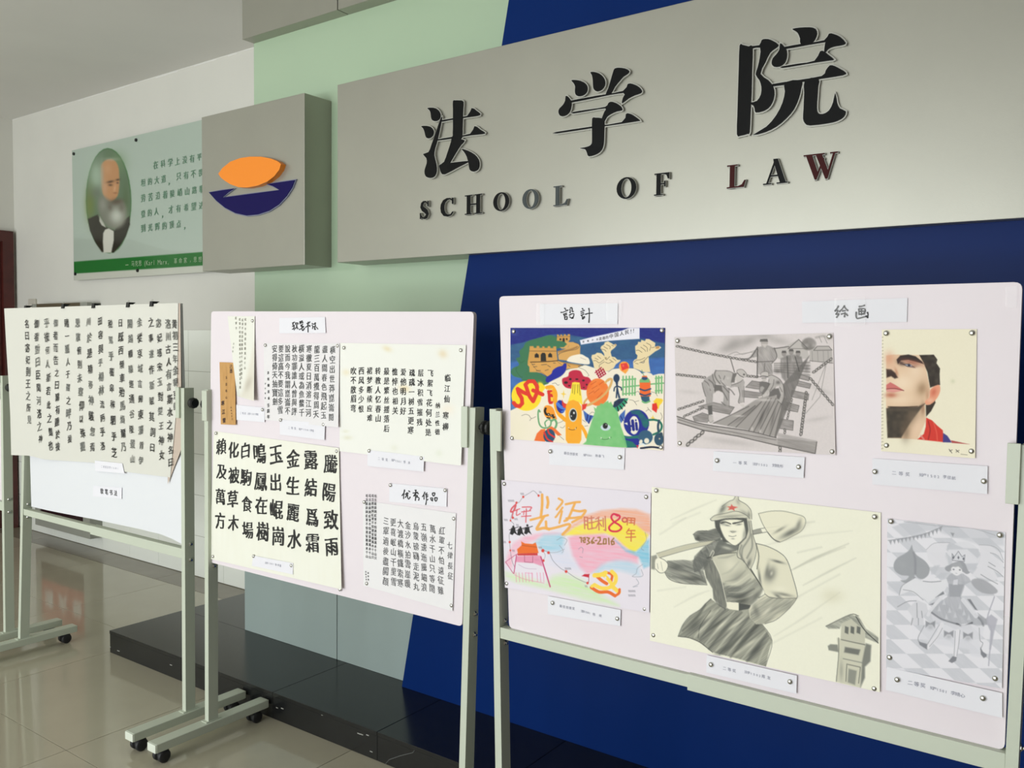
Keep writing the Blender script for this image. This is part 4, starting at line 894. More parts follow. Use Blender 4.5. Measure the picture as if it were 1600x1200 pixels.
    for l_ in ([(1256, 232), (1280, 230), (1310, 250)], [(1300, 200), (1335, 225), (1345, 240)], [(1325, 180), (1360, 205), (1362, 240)], [(1355, 160), (1395, 185), (1385, 230)], [(1405, 205), (1430, 200)], [(1235, 345), (1260, 325), (1300, 320), (1340, 300)], [(1250, 355), (1275, 360)], [(1290, 350), (1330, 330), (1370, 290)]): P.line(l_, .6, LN, .75)
    P.line([(1300, 345), (1325, 350), (1335, 335)], 1.2, (90, 90, 95), .7)
    P.fill([(824, 300), (830, 275), (860, 268), (880, 252), (920, 258), (950, 285), (945, 260), (912, 210), (920, 190), (945, 175), (955, 152), (985, 143), (1025, 165), (1035, 175), (1060, 168), (1068, 180), (1050, 205), (1015, 232), (1010, 250), (1020, 290), (1050, 295), (1075, 320), (1105, 322), (1100, 335), (1060, 365), (1040, 400), (990, 430), (900, 430), (850, 395), (842, 350)], FI, 1, .6)
    for l_ in ([(845, 330), (870, 330), (900, 350), (945, 320)], [(860, 305), (890, 320)], [(885, 285), (915, 310)], [(920, 218), (950, 225), (965, 240)], [(945, 195), (980, 215)], [(970, 175), (1005, 195), (1002, 215)], [(1020, 180), (1040, 190)], [(960, 345), (990, 355), (1020, 340)], [(1000, 320), (1035, 345)], [(1030, 305), (1060, 330)], [(955, 300), (970, 320), (1000, 290)], [(900, 395), (905, 370), (950, 340)]): P.line(l_, .6, LN, .7)
    P.ell(1055, 178, 8, 6, (190, 140, 90)); P.ell(965, 305, 9, 9, (150, 130, 80), .7)
    # banner
    P.fill([(714, 133), (840, 100), (960, 75), (1120, 40), (1190, 13), (1288, 13), (1288, 120), (1180, 126), (1000, 138), (850, 155), (725, 176)], (232, 230, 240))
    # boat shape, yellow circle
    P.fill([(385, 525), (395, 490), (440, 455), (455, 420), (500, 390), (545, 378), (560, 358), (585, 360), (583, 405), (570, 440), (530, 480), (460, 515), (410, 540)], (24, 34, 150), 1, .7, sm=1)
    P.ell(200, 668, 144, 144, (246, 214, 40)); P.blob(330, 560, 26, 26, (246, 214, 40), 1); P.fill([(320, 540), (350, 548), (390, 585), (360, 620), (330, 700)], (246, 214, 40), 1, 1)
    RD = (220, 52, 34)
    P.line([(78, 735), (100, 762), (135, 768), (160, 740), (155, 690), (125, 640), (115, 600), (165, 632), (222, 655), (205, 600), (190, 560), (222, 528), (270, 528), (300, 570), (305, 630), (265, 720), (235, 680), (222, 655)], 6.0, RD, 1, sm=0); P.line([(265, 615), (300, 630), (355, 655)], 6.0, RD, 1)
    # bag, arm
    OR = (246, 166, 30)
    P.fill([(398, 620), (420, 605), (450, 615), (455, 640), (462, 720), (450, 745), (420, 748), (408, 720), (405, 660)], (214, 42, 34)); P.fill([(432, 680), (458, 680), (458, 720), (436, 720)], (246, 206, 60))
    P.line([(400, 588), (440, 582), (460, 600), (480, 650), (478, 720), (490, 790), (520, 850), (575, 900)], 6, OR); P.ell(470, 640, 24, 34, OR); P.line([(438, 640), (462, 635)], 3, OR); P.line([(405, 600), (420, 610), (450, 600)], 1.5, (240, 200, 90))
    # mushroom beam
    P.fill([(548, 500), (600, 480), (612, 440), (660, 420), (720, 430), (750, 478), (800, 492), (828, 540), (815, 590), (770, 612), (720, 605), (600, 595), (560, 570), (545, 540)], (190, 28, 62), 1, .7, sm=1)
    for e in ((580, 540, 18, 12), (622, 507, 12, 10), (685, 508, 14, 7), (748, 520, 12, 9), (612, 570, 9, 7), (780, 560, 8, 8), (752, 588, 8, 5)): P.ell(*e, (38, 14, 20))
    P.fill([(640, 540), (665, 534), (712, 540), (722, 600), (742, 760), (690, 720), (600, 725), (625, 640)], (246, 218, 60))
    for l_ in ([(650, 560), (642, 640)], [(668, 560), (662, 650)], [(690, 560), (692, 640)], [(706, 560), (716, 660)]): P.line(l_, .8, (70, 60, 20), .7, sm=0)
    # orange planet
    P.line([(985, 520), (1010, 505), (1022, 520), (1000, 590), (930, 680), (830, 745), (760, 760), (760, 725), (790, 690)], 3, (214, 168, 96)); 
    P.ell(885, 632, 108, 132, (238, 118, 40), mott=.12); P.line([(960, 590), (1000, 560)], 3, (238, 118, 40), 0.0)
    P.line([(960, 540), (985, 512), (1012, 505), (1020, 530), (985, 610), (930, 672), (860, 720), (780, 762)], 3.2, (218, 172, 104))
    for l_ in ([(830, 600), (880, 570)], [(850, 640), (900, 600)], [(800, 650), (850, 620)], [(900, 560), (940, 530)], [(880, 690), (930, 640)], [(820, 560), (870, 530)]): P.line(l_, .9, (190, 70, 20), .7, sm=0)
    # grid, balloon, alien, fence, lantern
    for k in range(4): P.line([(870 + k * 22, 470 - k * 8 - 45 + k * 2), (900 + k * 20, 495 - k * 14)], 1.8, (170, 30, 60), sm=0); P.line([(862 + k * 14, 445 + k * 16), (920 + k * 14, 395 + k * 20)], 1.8, (170, 30, 60), sm=0)
    P.ell(1140, 385, 50, 48, (244, 160, 60)); P.fill([(1100, 420), (1180, 420), (1152, 456)], (244, 160, 60)); P.fill([(1105, 360), (1165, 350), (1185, 400), (1120, 425)], (226, 54, 48)); P.ell(1130, 378, 10, 12, (240, 120, 110), .6)
    DT = (24, 52, 84)
    P.ell(1066, 498, 30, 40, DT); P.fill([(1052, 520), (1082, 520), (1078, 580), (1090, 640), (1105, 690), (1085, 690), (1076, 650), (1070, 690), (1058, 688), (1062, 630), (1066, 580)], DT)
    P.line([(1072, 570), (1048, 590), (1042, 620)], 2, DT); P.line([(1078, 575), (1110, 590), (1115, 612)], 2, DT)
    FG = (116, 180, 118)
    for x_ in (1130, 1160, 1190, 1220, 1245): P.line([(x_, 480 if x_ < 1240 else 500), (x_ - 2, 660)], 2.2, FG, sm=0)
    P.line([(1120, 515), (1250, 505)], 2.2, FG, sm=0); P.line([(1125, 585), (1290, 568)], 2.2, FG, sm=0); P.line([(1125, 650), (1245, 640)], 2.0, FG, sm=0)
    for x_ in (1448, 1472, 1500): P.line([(x_, 480), (x_, 640)], 2.4, FG, sm=0)
    P.line([(1395, 555), (1520, 545)], 2.2, FG, sm=0); P.line([(1440, 500), (1505, 492)], 2, FG, sm=0); P.line([(1440, 620), (1505, 615)], 2, FG, sm=0)
    P.fill([(1288, 520), (1310, 500), (1370, 500), (1392, 530), (1395, 670), (1375, 680), (1300, 680), (1290, 650)], (238, 104, 40)); P.fill([(1290, 512), (1310, 498), (1372, 498), (1385, 515), (1385, 540), (1290, 540)], FG)
    P.ell(1337, 498, 28, 18, (34, 64, 110)); P.fill([(1308, 485), (1320, 474), (1355, 474), (1362, 488)], (238, 104, 40)); P.line([(1332, 475), (1318, 450), (1310, 420)], 1, (110, 160, 110))
    for y_ in (608, 655): P.line([(1292, y_ - 6), (1340, y_ + 8), (1394, y_ - 8)], 2.4, (40, 70, 110))
    P.fill([(1300, 672), (1380, 672), (1386, 715), (1360, 735), (1325, 735), (1305, 700)], (40, 84, 110)); P.line([(1315, 722), (1345, 735), (1385, 720)], 2.5, FG)
    # yellow/red flag right, star
    P.fill([(1420, 720), (1450, 690), (1500, 695), (1515, 710), (1500, 740), (1480, 760), (1470, 800), (1440, 760)], (246, 206, 50)); P.fill([(1410, 745), (1450, 735), (1462, 780), (1450, 830), (1408, 800)], (222, 44, 34))
    for cx_, cy_, r_ in ((557, 650, 26), (1415, 880, 20)): P.fill([(cx_ - r_, cy_ - 4), (cx_ - 5, cy_ - 8), (cx_ + 2, cy_ - r_ * 1.4), (cx_ + 6, cy_ - 6), (cx_ + r_, cy_ + 2), (cx_ + 6, cy_ + 8), (cx_, cy_ + r_ * 1.6), (cx_ - 5, cy_ + 8)], (240, 200, 60))
    # planets
    P.ell(530, 772, 40, 64, (24, 40, 150), rot=-12); P.line([(500, 745), (530, 775), (575, 790)], 5, (70, 120, 210)); P.line([(540, 820), (560, 812)], 2, (70, 120, 210))
    # pumpkin balloon
    P.fill([(365, 800), (380, 765), (420, 760), (460, 790), (480, 850), (492, 895), (440, 888), (400, 882), (372, 850)], (240, 150, 40), 1, .7, sm=1)
    P.line([(385, 790), (378, 815), (392, 845), (415, 845)], 3.4, (24, 20, 18)); P.ell(412, 848, 14, 14, (24, 20, 18)); P.ell(412, 848, 5, 6, (236, 220, 190)); P.ell(440, 858, 12, 12, (24, 20, 18)); P.ell(440, 858, 4, 5, (236, 220, 190)); P.line([(456, 850), (458, 876), (470, 872)], 2.2, (24, 20, 18)); P.line([(400, 878), (425, 882)], 2, (24, 20, 18))
    # plant and ball
    LG = (106, 162, 112)
    P.line([(330, 820), (318, 805), (312, 850), (322, 930), (350, 970), (400, 975), (432, 950), (435, 905), (415, 895)], 2.4, LG); P.line([(385, 960), (378, 925), (400, 900)], 2, LG); P.line([(440, 910), (470, 895), (490, 930), (480, 970), (462, 990)], 3.2, LG)
    P.fill([(275, 1100), (300, 1030), (340, 990), (380, 985), (390, 1060), (380, 1110)], (236, 112, 46)); P.fill([(400, 985), (440, 960), (480, 985), (540, 1045), (500, 1050), (470, 1020)], (236, 112, 46))
    P.ell(420, 1052, 56, 66, (38, 74, 104)); P.line([(372, 1020), (400, 1080), (450, 1112)], 2.6, (214, 46, 44)); P.line([(405, 992), (420, 1030), (470, 1065)], 2.6, (214, 46, 44))
    P.line([(155, 858), (190, 846), (225, 856), (248, 885), (290, 868)], .6, LN, .6); P.line([(248, 885), (232, 905)], .6, LN, .6)
    for l_ in ([(500, 930), (530, 920), (555, 905)], [(525, 968), (550, 975), (570, 955)], [(450, 550), (480, 545), (500, 565), (515, 560)], [(1240, 640), (1270, 625), (1290, 640)], [(1190, 705), (1230, 715), (1260, 755)], [(1240, 725), (1280, 715)], [(1350, 815), (1375, 800), (1400, 820)], [(1365, 780), (1378, 802)], [(1400, 630), (1440, 640), (1460, 670)], [(1490, 830), (1505, 870), (1490, 900)], [(510, 1045), (560, 1090)], [(800, 850), (830, 825), (850, 830)], [(740, 900), (770, 920)], [(760, 960), (790, 955)]): P.line(l_, .6, LN, .6)
    # orange monster
    P.fill([(542, 705), (560, 735), (592, 750), (590, 790), (555, 780), (542, 750)], (222, 52, 40)); P.fill([(735, 752), (785, 740), (770, 790), (735, 810)], (222, 52, 40))
    P.fill([(575, 820), (580, 760), (605, 720), (650, 706), (700, 725), (728, 770), (732, 850), (728, 1090), (710, 1125), (600, 1125), (578, 1090)], OR, 1, .7, mott=.06)
    P.line([(730, 960), (760, 1010), (782, 1065)], 5, OR)
    P.ell(648, 852, 40, 66, (206, 214, 212)); P.ell(650, 850, 32, 54, (34, 32, 32)); P.ell(657, 832, 8, 11, (236, 236, 236)); P.ell(632, 862, 5, 7, (220, 220, 220))
    P.line([(602, 975), (615, 990), (650, 995), (675, 985), (682, 970)], .8, (90, 50, 20), .9); P.ell(605, 975, 4, 6, (236, 230, 210)); P.ell(672, 984, 4, 6, (236, 230, 210))
    # green monster
    gmp = [(848, 775), (870, 790), (880, 765), (905, 758), (912, 740), (940, 745), (955, 730), (985, 715), (992, 735), (1015, 725), (1022, 745), (1045, 770), (1070, 800), (1085, 850), (1098, 905), (1108, 960), (1130, 1020), (1150, 1080), (1170, 1165), (1000, 1162), (740, 1135), (775, 1105), (782, 1060), (800, 1000), (822, 930), (845, 860), (858, 820)]
    P.fill([(745, 805), (800, 850), (850, 860), (800, 935), (765, 900)], (62, 102, 176)); P.line([(790, 850), (780, 905)], 2, (24, 40, 120)); P.line([(820, 860), (800, 930)], 2, (24, 40, 120))
    P.fill([(1150, 800), (1100, 850), (1085, 880), (1110, 930), (1145, 880)], (62, 102, 176)); P.line([(1105, 862), (1130, 905)], 1.4, (24, 40, 120))
    # earth
    P.ell(1258, 930, 122, 132, (20, 34, 140)); P.fill([(1110, 1050), (1150, 1055), (1260, 1060), (1300, 1100), (1270, 1165), (1160, 1165)], (20, 34, 140))
    EG = (20, 112, 100); P.fill([(1200, 810), (1290, 805), (1320, 840), (1370, 900), (1378, 950), (1350, 980), (1320, 960), (1300, 900), (1270, 850), (1210, 840)], EG, 1, 1, mott=.4); P.fill([(1110, 1040), (1180, 1060), (1290, 1045), (1290, 1075), (1180, 1080), (1120, 1070)], EG); P.fill([(1150, 1090), (1220, 1110), (1270, 1160), (1165, 1166)], EG)
    P.ell(1235, 950, 48, 88, (238, 230, 214)); P.fill([(1140, 932), (1200, 915), (1195, 960)], (238, 230, 214)); DB = (22, 34, 130)
    P.line([(1184, 918), (1194, 998)], 4.6, DB, sm=0); P.line([(1220, 908), (1230, 992)], 4.6, DB, sm=0); P.line([(1188, 965), (1228, 950)], 3, DB, sm=0); P.line([(1255, 930), (1262, 990)], 4, DB, sm=0); P.ell(1252, 902, 8, 9, DB)
    P.fill(gmp, (116, 190, 116), 1, .7, mott=.12)
    P.fill([(912, 968), (945, 940), (985, 945), (1010, 970), (985, 998), (940, 1000)], (196, 214, 220), 1, .6, sm=1); P.ell(958, 956, 24, 28, (30, 30, 30)); P.ell(966, 945, 4, 5, (240, 240, 240))
    P.line([(912, 1072), (935, 1085), (975, 1085), (1015, 1065)], .7, (40, 90, 50), .9); P.ell(918, 1073, 5, 7, (236, 236, 226)); P.ell(1000, 1070, 5, 7, (236, 236, 226))
    # saucer
    P.fill([(1035, 770), (1045, 725), (1090, 695), (1180, 690), (1160, 740), (1120, 790), (1075, 820)], (40, 150, 110)); P.fill([(1032, 772), (1045, 725), (1090, 695), (1150, 692), (1120, 730), (1080, 765), (1050, 780)], (26, 44, 74)); P.ell(1090, 725, 9, 7, (20, 24, 40))
    for a_, b_ in (((1075, 775), (1085, 812)), ((1100, 765), (1120, 792)), ((1125, 740), (1145, 765)), ((1145, 715), (1165, 735))): P.line([a_, b_], 1.8, (20, 26, 26), sm=0)
    # corner creatures
    P.line([(1375, 900), (1430, 898), (1480, 915), (1502, 960), (1480, 1010), (1420, 1040)], 3.2, (22, 110, 90)); P.line([(1475, 905), (1465, 960), (1470, 1010)], 3.4, (38, 66, 90))
    P.ell(1345, 1065, 70, 68, (44, 88, 118)); P.ell(1356, 1100, 24, 26, (232, 224, 204)); P.ell(1300, 1110, 16, 22, (232, 224, 204), rot=25); P.line([(1285, 1140), (1320, 1130), (1350, 1155)], 2.5, (220, 226, 226))
    P.fill([(1255, 1142), (1280, 1142), (1268, 1172)], (210, 40, 60)); P.ell(1475, 1085, 46, 60, (40, 76, 100)); P.ell(1480, 1080, 7, 7, (220, 200, 170)); P.ell(1495, 1040, 16, 22, (38, 66, 84)); P.line([(1300, 1172), (1400, 1160), (1480, 1168)], 3, (24, 34, 60))
    P.blob(80, 55, 30, 30, (150, 160, 200), .35)

def portrait(P):
    X, Y = P.X, P.Y; P.at((1340, 440), 3.53)
    P.C[:] = (239, 232, 208); P._mix(np.arange(X.size), .06 * vnoise(X / 2, Y / 2, 1), (210, 200, 170))
    for k in range(34):
        y_ = 308 + k * 18.6; P.line([(131, y_), (140, y_ - 2)], 1.3, (170, 160, 135), .8, sm=0)
    SK = (228, 196, 164)
    P.fill([(158, 408), (200, 402), (345, 405), (375, 470), (395, 570), (400, 600), (390, 650), (370, 680), (376, 770), (330, 870), (165, 862), (157, 700), (158, 550)], SK, 1, .6)
    P.blob(175, 425, 28, 40, (216, 140, 110), .5); P.blob(245, 560, 70, 50, (244, 222, 196), .8); P.blob(230, 650, 80, 30, (240, 214, 186), .8); P.blob(355, 590, 30, 40, (150, 118, 88), .7, 10); P.blob(320, 480, 40, 60, (240, 216, 190), .7)
    P.blob(385, 630, 10, 40, (190, 140, 110), .6)
    # hair
    P.fill([(340, 405), (420, 403), (440, 430), (435, 450), (455, 480), (452, 510), (455, 570), (430, 575), (400, 585), (385, 500), (365, 450)], (44, 36, 30), 1, .7, mott=.15)
    P.fill([(376, 680), (400, 678), (425, 650), (430, 668), (405, 715), (378, 745)], (52, 42, 34), 1, .7)
    # brow and eye
    P.fill([(215, 430), (235, 408), (280, 402), (320, 412), (355, 440), (365, 455), (330, 445), (280, 432), (240, 435), (222, 455)], (38, 28, 26), .95, .8); P.blob(300, 445, 60, 16, (150, 80, 62), .7, 12); P.blob(240, 450, 22, 12, (60, 40, 38), .8, 20)
    P.fill([(245, 455), (285, 452), (318, 475), (275, 470)], (60, 44, 44), .9, .7); P.fill([(258, 458), (290, 456), (308, 470), (280, 468)], (180, 190, 205), .9, .6); P.ell(284, 462, 8, 6, (40, 44, 60)); P.blob(310, 468, 20, 8, (130, 80, 70), .5)
    # nose
    P.fill([(158, 482), (185, 484), (210, 505), (222, 530), (205, 535), (185, 522), (160, 530)], (50, 30, 26), .95, 1.2); P.blob(185, 470, 30, 20, (230, 190, 160), .4); P.blob(215, 500, 8, 24, (190, 120, 90), .6, -20)
    # mouth
    P.fill([(158, 570), (180, 555), (205, 568), (255, 600), (205, 608), (158, 600)], (205, 110, 106), .95, .8); P.fill([(160, 592), (205, 592), (255, 600), (200, 612), (160, 608)], (226, 160, 150), .9, .8); P.line([(160, 592), (205, 590), (255, 601)], 1, (110, 40, 40), .9); P.blob(185, 626, 32, 14, (170, 70, 50), .6)
    # jaw shadow and neck
    P.fill([(158, 700), (180, 690), (330, 690), (375, 670), (350, 700), (320, 740), (290, 780), (240, 862), (165, 862)], (52, 46, 38), .97, 1.2, mott=.15); P.blob(300, 750, 40, 60, (120, 100, 80), .6, 30); P.blob(265, 830, 26, 50, (110, 90, 70), .6); P.blob(330, 800, 30, 60, (236, 204, 176), .7, 15); P.blob(360, 700, 12, 36, (140, 100, 76), .6); P.line([(168, 690), (250, 692), (330, 688)], 1.4, (60, 40, 30), .7)
    # ear
    P.fill([(400, 600), (420, 580), (450, 570), (456, 600), (440, 640), (410, 672), (380, 680), (372, 660), (395, 640)], (232, 160, 128), 1, .7, sm=1); P.blob(420, 610, 16, 24, (200, 90, 66), .6, 20); P.blob(400, 655, 18, 12, (240, 190, 160), .7)
    # collar
    P.fill([(378, 750), (410, 765), (440, 795), (470, 820), (478, 886), (330, 870), (365, 840), (376, 800)], (212, 56, 44), 1, .7); P.line([(390, 770), (400, 820), (390, 870)], 2, (140, 24, 24), .6); P.line([(420, 780), (435, 830), (440, 880)], 2, (236, 110, 90), .5); P.line([(350, 850), (365, 870)], 3, (226, 150, 140), .7)
    P.fill([(472, 835), (495, 850), (515, 880), (520, 888), (470, 886)], (66, 60, 130), 1, .7); P.fill([(515, 875), (620, 898), (520, 890)], (170, 60, 60), .9, .5)
    P.blob(525, 550, 12, 12, (200, 200, 165), .5)
    P.line([(505, 925), (520, 945)], 1, LN, .8, sm=0); P.line([(508, 935), (522, 928)], .8, LN, .8, sm=0); P.line([(543, 928), (558, 942)], 1, LN, .8, sm=0); P.line([(543, 940), (560, 930)], .8, LN, .8, sm=0); P.line([(570, 952), (605, 956)], .8, (120, 110, 90), .8, sm=0)

def march(P):
    X, Y = P.X, P.Y; P.at((770, 740), 5)
    W = (228, 221, 230); P.C[:] = W
    wc = (6, .45, 14, 1.6)
    P.fill([(545, 480), (620, 400), (720, 330), (850, 290), (1000, 275), (1120, 280), (1230, 320), (1240, 480), (1200, 470), (1100, 400), (1000, 360), (850, 345), (720, 375), (620, 430), (560, 485)], (240, 160, 120), .95, 3, hatch=wc)
    P.fill([(560, 480), (640, 420), (760, 370), (900, 350), (1030, 370), (1120, 400), (1215, 480), (1180, 560), (1100, 620), (1020, 560), (960, 500), (880, 468), (760, 478), (640, 482)], (244, 224, 70), 1, 2, hatch=(20, .2, 14, 2))
    P.fill([(120, 620), (160, 540), (250, 490), (380, 465), (480, 462), (560, 470), (400, 480), (330, 520), (230, 560), (200, 610), (160, 640), (150, 740), (100, 700)], (240, 170, 190), .9, 3, hatch=wc)
    P.fill([(330, 540), (400, 480), (540, 472), (560, 520), (540, 620), (440, 610), (380, 590)], (140, 200, 222), .9, 4, hatch=wc)
    P.fill([(590, 500), (640, 480), (860, 470), (950, 500), (1050, 590), (1140, 640), (1130, 700), (1000, 680), (900, 690), (800, 760), (740, 790), (680, 740), (620, 640)], (240, 160, 182), .95, 3, hatch=wc)
    P.fill([(950, 515), (1040, 590), (1120, 610), (1220, 510), (1230, 720), (1180, 740), (1140, 650), (1040, 610)], (116, 190, 216), 1, 2, hatch=wc)
    P.fill([(780, 780), (850, 710), (960, 678), (1060, 680), (1140, 720), (1150, 800), (1000, 760), (880, 750), (800, 800)], (170, 206, 226), .85, 4, hatch=wc)
    P.fill([(420, 620), (580, 560), (640, 680), (700, 760), (560, 740), (440, 700)], (208, 214, 234), .7, 6, hatch=wc)
    P.fill([(98, 770), (240, 800), (400, 860), (470, 800), (560, 785), (700, 830), (850, 950), (980, 1030), (700, 980), (430, 900), (200, 850), (98, 810)], (196, 232, 160), .85, 5, hatch=(12, .5, 16, 2))
    # route
    P.line([(358, 172), (320, 135), (290, 150), (238, 182), (205, 225), (185, 228), (155, 300), (140, 365), (165, 400), (130, 470), (132, 535), (137, 600), (150, 680), (170, 730)], .5, (90, 90, 100), .8)
    P.line([(390, 600), (440, 618), (470, 680), (530, 740), (575, 765), (640, 810), (700, 840), (740, 855)], .5, (90, 90, 100), .8); P.line([(440, 618), (500, 615), (560, 590)], .4, (110, 110, 120), .7); P.line([(395, 680), (410, 640), (390, 600)], .4, (90, 90, 100), .7)
    for x_, y_, r_ in ((358, 172, 8), (238, 182, 8), (185, 228, 8), (157, 345, 8), (138, 367, 6), (132, 535, 8), (137, 600, 6), (391, 602, 12), (435, 618, 10), (395, 680, 9), (573, 765, 10), (740, 855, 9)): P.ell(x_, y_, r_, r_ + 1, (214, 62, 52))
    for x_, y_, w_ in ((375, 145, 25), (232, 158, 30), (145, 212, 50), (185, 355, 34), (105, 362, 30), (195, 402, 24), (95, 535, 24), (165, 602, 26), (375, 578, 34), (590, 742, 52), (345, 672, 36), (732, 880, 24), (1090, 918, 60), (1090, 952, 60)): 
        for k in range(int(w_ / 7)): P.line([(x_ - w_ / 2 + k * 7, y_ - 6), (x_ - w_ / 2 + k * 7 + 4, y_ + 6)], .8, (110, 108, 118), .6, sm=0); 
    # brush title
    GO = (236, 170, 84)
    for l_, w_ in (([(385, 165), (385, 250), (375, 340)], 4.2), ([(425, 185), (432, 225), (425, 265)], 4.2), ([(295, 362), (360, 345), (430, 325)], 3.6), ([(400, 335), (360, 400), (345, 435), (400, 425), (440, 435)], 4.4), ([(415, 375), (425, 430), (500, 420), (590, 395), (600, 415), (560, 460), (545, 475)], 4.0),
                   ([(515, 195), (545, 220), (500, 280)], 3.4), ([(545, 265), (500, 330), (490, 340)], 3.2), ([(540, 295), (520, 385)], 3.4), ([(570, 240), (640, 225), (680, 222)], 3.6), ([(640, 235), (590, 350), (560, 370)], 3.8), ([(620, 285), (680, 295), (725, 290), (690, 345)], 3.8), ([(575, 350), (640, 345), (690, 340), (620, 380)], 3.6)): P.line(l_, w_, GO, .95, ws=None)
    for l_, w_ in (([(180, 240), (150, 270), (140, 298), (165, 290), (180, 250)], 2.4), ([(160, 300), (150, 345)], 1.5), ([(175, 290), (210, 275)], 1.5), ([(190, 280), (185, 325), (215, 312)], 1.5), ([(230, 262), (300, 262), (290, 285)], 1.7), ([(225, 300), (295, 290)], 1.4), ([(262, 275), (258, 380)], 1.6), ([(225, 335), (298, 330)], 1.5), ([(245, 290), (240, 320)], 1.3)): P.line(l_, w_, (214, 80, 90), .95)
    # marching figures
    BK = (36, 34, 36)
    for x_, y_, h_ in ((160, 440, 40), (215, 445, 40), (270, 435, 50)):
        P.ell(x_, y_ - h_ * .6, 8, 9, BK); P.fill([(x_ - 16, y_ - 16), (x_ + 14, y_ - 20), (x_ + 18, y_ + 10), (x_ + 34, y_ + 42), (x_ + 8, y_ + 24), (x_ - 6, y_ + 40), (x_ - 26, y_ + 32)], BK, 1, .5); P.line([(x_ - 30, y_), (x_ + 40, y_ - 24)], 1, BK)
    # gate tower
    P.fill([(190, 590), (225, 560), (222, 530), (250, 545), (310, 550), (335, 538), (345, 570), (358, 620), (300, 625), (195, 625)], (232, 110, 44), 1, .7); P.line([(225, 560), (345, 575)], .7, (150, 60, 20), .7, sm=0)
    P.fill([(190, 625), (350, 620), (350, 640), (195, 640)], (204, 60, 60), 1, .6); PK = (226, 140, 170)
    P.fill([(185, 645), (370, 640), (390, 725), (320, 700), (175, 690)], PK, .85, 1); P.line([(185, 635), (165, 780)], 1.4, (190, 60, 110), .9); P.line([(100, 690), (170, 640), (190, 630)], 1, (190, 80, 120), .9); P.line([(100, 690), (160, 780)], 1, (190, 80, 120), .9)
    P.line([(375, 650), (410, 760), (448, 884)], 2, (196, 60, 110), .9); P.line([(248, 640), (248, 690), (312, 695), (312, 645)], .7, (150, 60, 90), .8, sm=0)
    for x_ in (180, 205, 230, 255, 280, 305, 345, 370, 395): P.line([(x_, 775), (x_ + 5, 845)], 1, PK, .8, sm=0)
    P.line([(170, 790), (250, 825), (400, 855)], .8, PK, .8); P.line([(255, 775), (310, 780), (308, 840)], .8, PK, .8, sm=0); P.line([(200, 710), (260, 740), (340, 745)], .7, (180, 150, 180), .7)
    # flag
    P.fill([(695, 800), (715, 785), (755, 785), (750, 812)], (200, 40, 60), 1, .6); P.line([(752, 785), (748, 850)], .8, (160, 50, 60), .9, sm=0)
    # figures
    CN = (206, 120, 96)
    def box_chr(l_, w_=2.0, c_=CN): P.line(l_, w_, c_, .95, sm=0)
    for l_ in ([(715, 340), (718, 430)], [(715, 340), (740, 342), (742, 430)], [(718, 370), (740, 370)], [(718, 400), (740, 400)], [(750, 350), (790, 345)], [(770, 335), (775, 430)], [(752, 385), (790, 380)], [(748, 435), (795, 425)]): box_chr(l_)
    for l_ in ([(830, 340), (805, 355)], [(800, 375), (850, 365)], [(826, 350), (830, 440)], [(826, 385), (805, 425)], [(832, 385), (850, 410)], [(862, 350), (864, 415)], [(878, 335), (882, 445), (870, 440)]): box_chr(l_)
    P.line([(975, 330), (945, 315), (925, 340), (945, 375), (985, 400), (1005, 425), (975, 450), (925, 448), (908, 420), (940, 385), (985, 355), (990, 330), (960, 318)], 3.0, (214, 40, 76), .95); P.ell(1030, 362, 24, 22, (196, 80, 80)); P.ell(1030, 362, 14, 12, (240, 180, 120))
    for l_ in ([(1055, 345), (1050, 400)], [(1055, 345), (1110, 350), (1105, 400)], [(1065, 365), (1100, 366)], [(1082, 352), (1080, 385)], [(1065, 385), (1098, 385)], [(1065, 430), (1045, 460)], [(1055, 445), (1110, 445)], [(1050, 470), (1105, 470)], [(1040, 498), (1115, 495)], [(1082, 445), (1080, 528)]): box_chr(l_, 1.8, (210, 110, 70))
    DG = (150, 110, 50)
    for l_ in ([(680, 500), (692, 500), (692, 535)], [(705, 505), (720, 500), (722, 520), (705, 520), (712, 538), (722, 535)], [(735, 500), (755, 505), (742, 522), (758, 540), (735, 552)], [(790, 500), (770, 530), (775, 545), (792, 540), (775, 528)], [(800, 525), (812, 522)], [(820, 500), (838, 498), (840, 520), (818, 550), (850, 550)], [(868, 510), (862, 550), (885, 548), (885, 510), (868, 510)], [(905, 505), (908, 552)], [(945, 505), (925, 530), (930, 555), (948, 550), (945, 530), (928, 532)]): P.line(l_, 2, DG, .95, sm=0)
    # sketch doodles
    for l_ in ([(500, 520), (540, 500), (580, 520), (560, 560)], [(520, 560), (550, 600), (540, 620)], [(1190, 460), (1200, 520), (1160, 580), (1180, 600)], [(1170, 710), (1130, 740), (1120, 780), (1090, 805), (1170, 800), (1160, 750)], [(1120, 820), (1140, 860), (1095, 885), (1130, 880)], [(670, 590), (690, 575), (705, 590), (700, 620)], [(680, 650), (700, 655)]): P.line(l_, .6, (130, 136, 150), .8)
    # emblem
    YL = (248, 214, 86); OG = (232, 108, 44)
    P.line([(770, 890), (830, 925), (900, 925), (955, 955)], 5, OG); P.line([(800, 790), (850, 835), (890, 860)], 5, OG); P.line([(880, 770), (930, 790), (925, 840)], 4, OG)
    P.line([(795, 870), (850, 895), (910, 890), (955, 850), (960, 800), (930, 765)], 6, YL); P.line([(930, 880), (985, 925)], 6.5, YL); P.line([(860, 785), (900, 825), (940, 880)], 5.5, YL); P.line([(795, 795), (845, 790), (880, 775)], 7, YL); P.line([(775, 880), (795, 868)], 5, YL); P.line([(955, 955), (985, 935), (990, 905)], 4, OG)
    P.ell(880, 815, 7, 10, W)

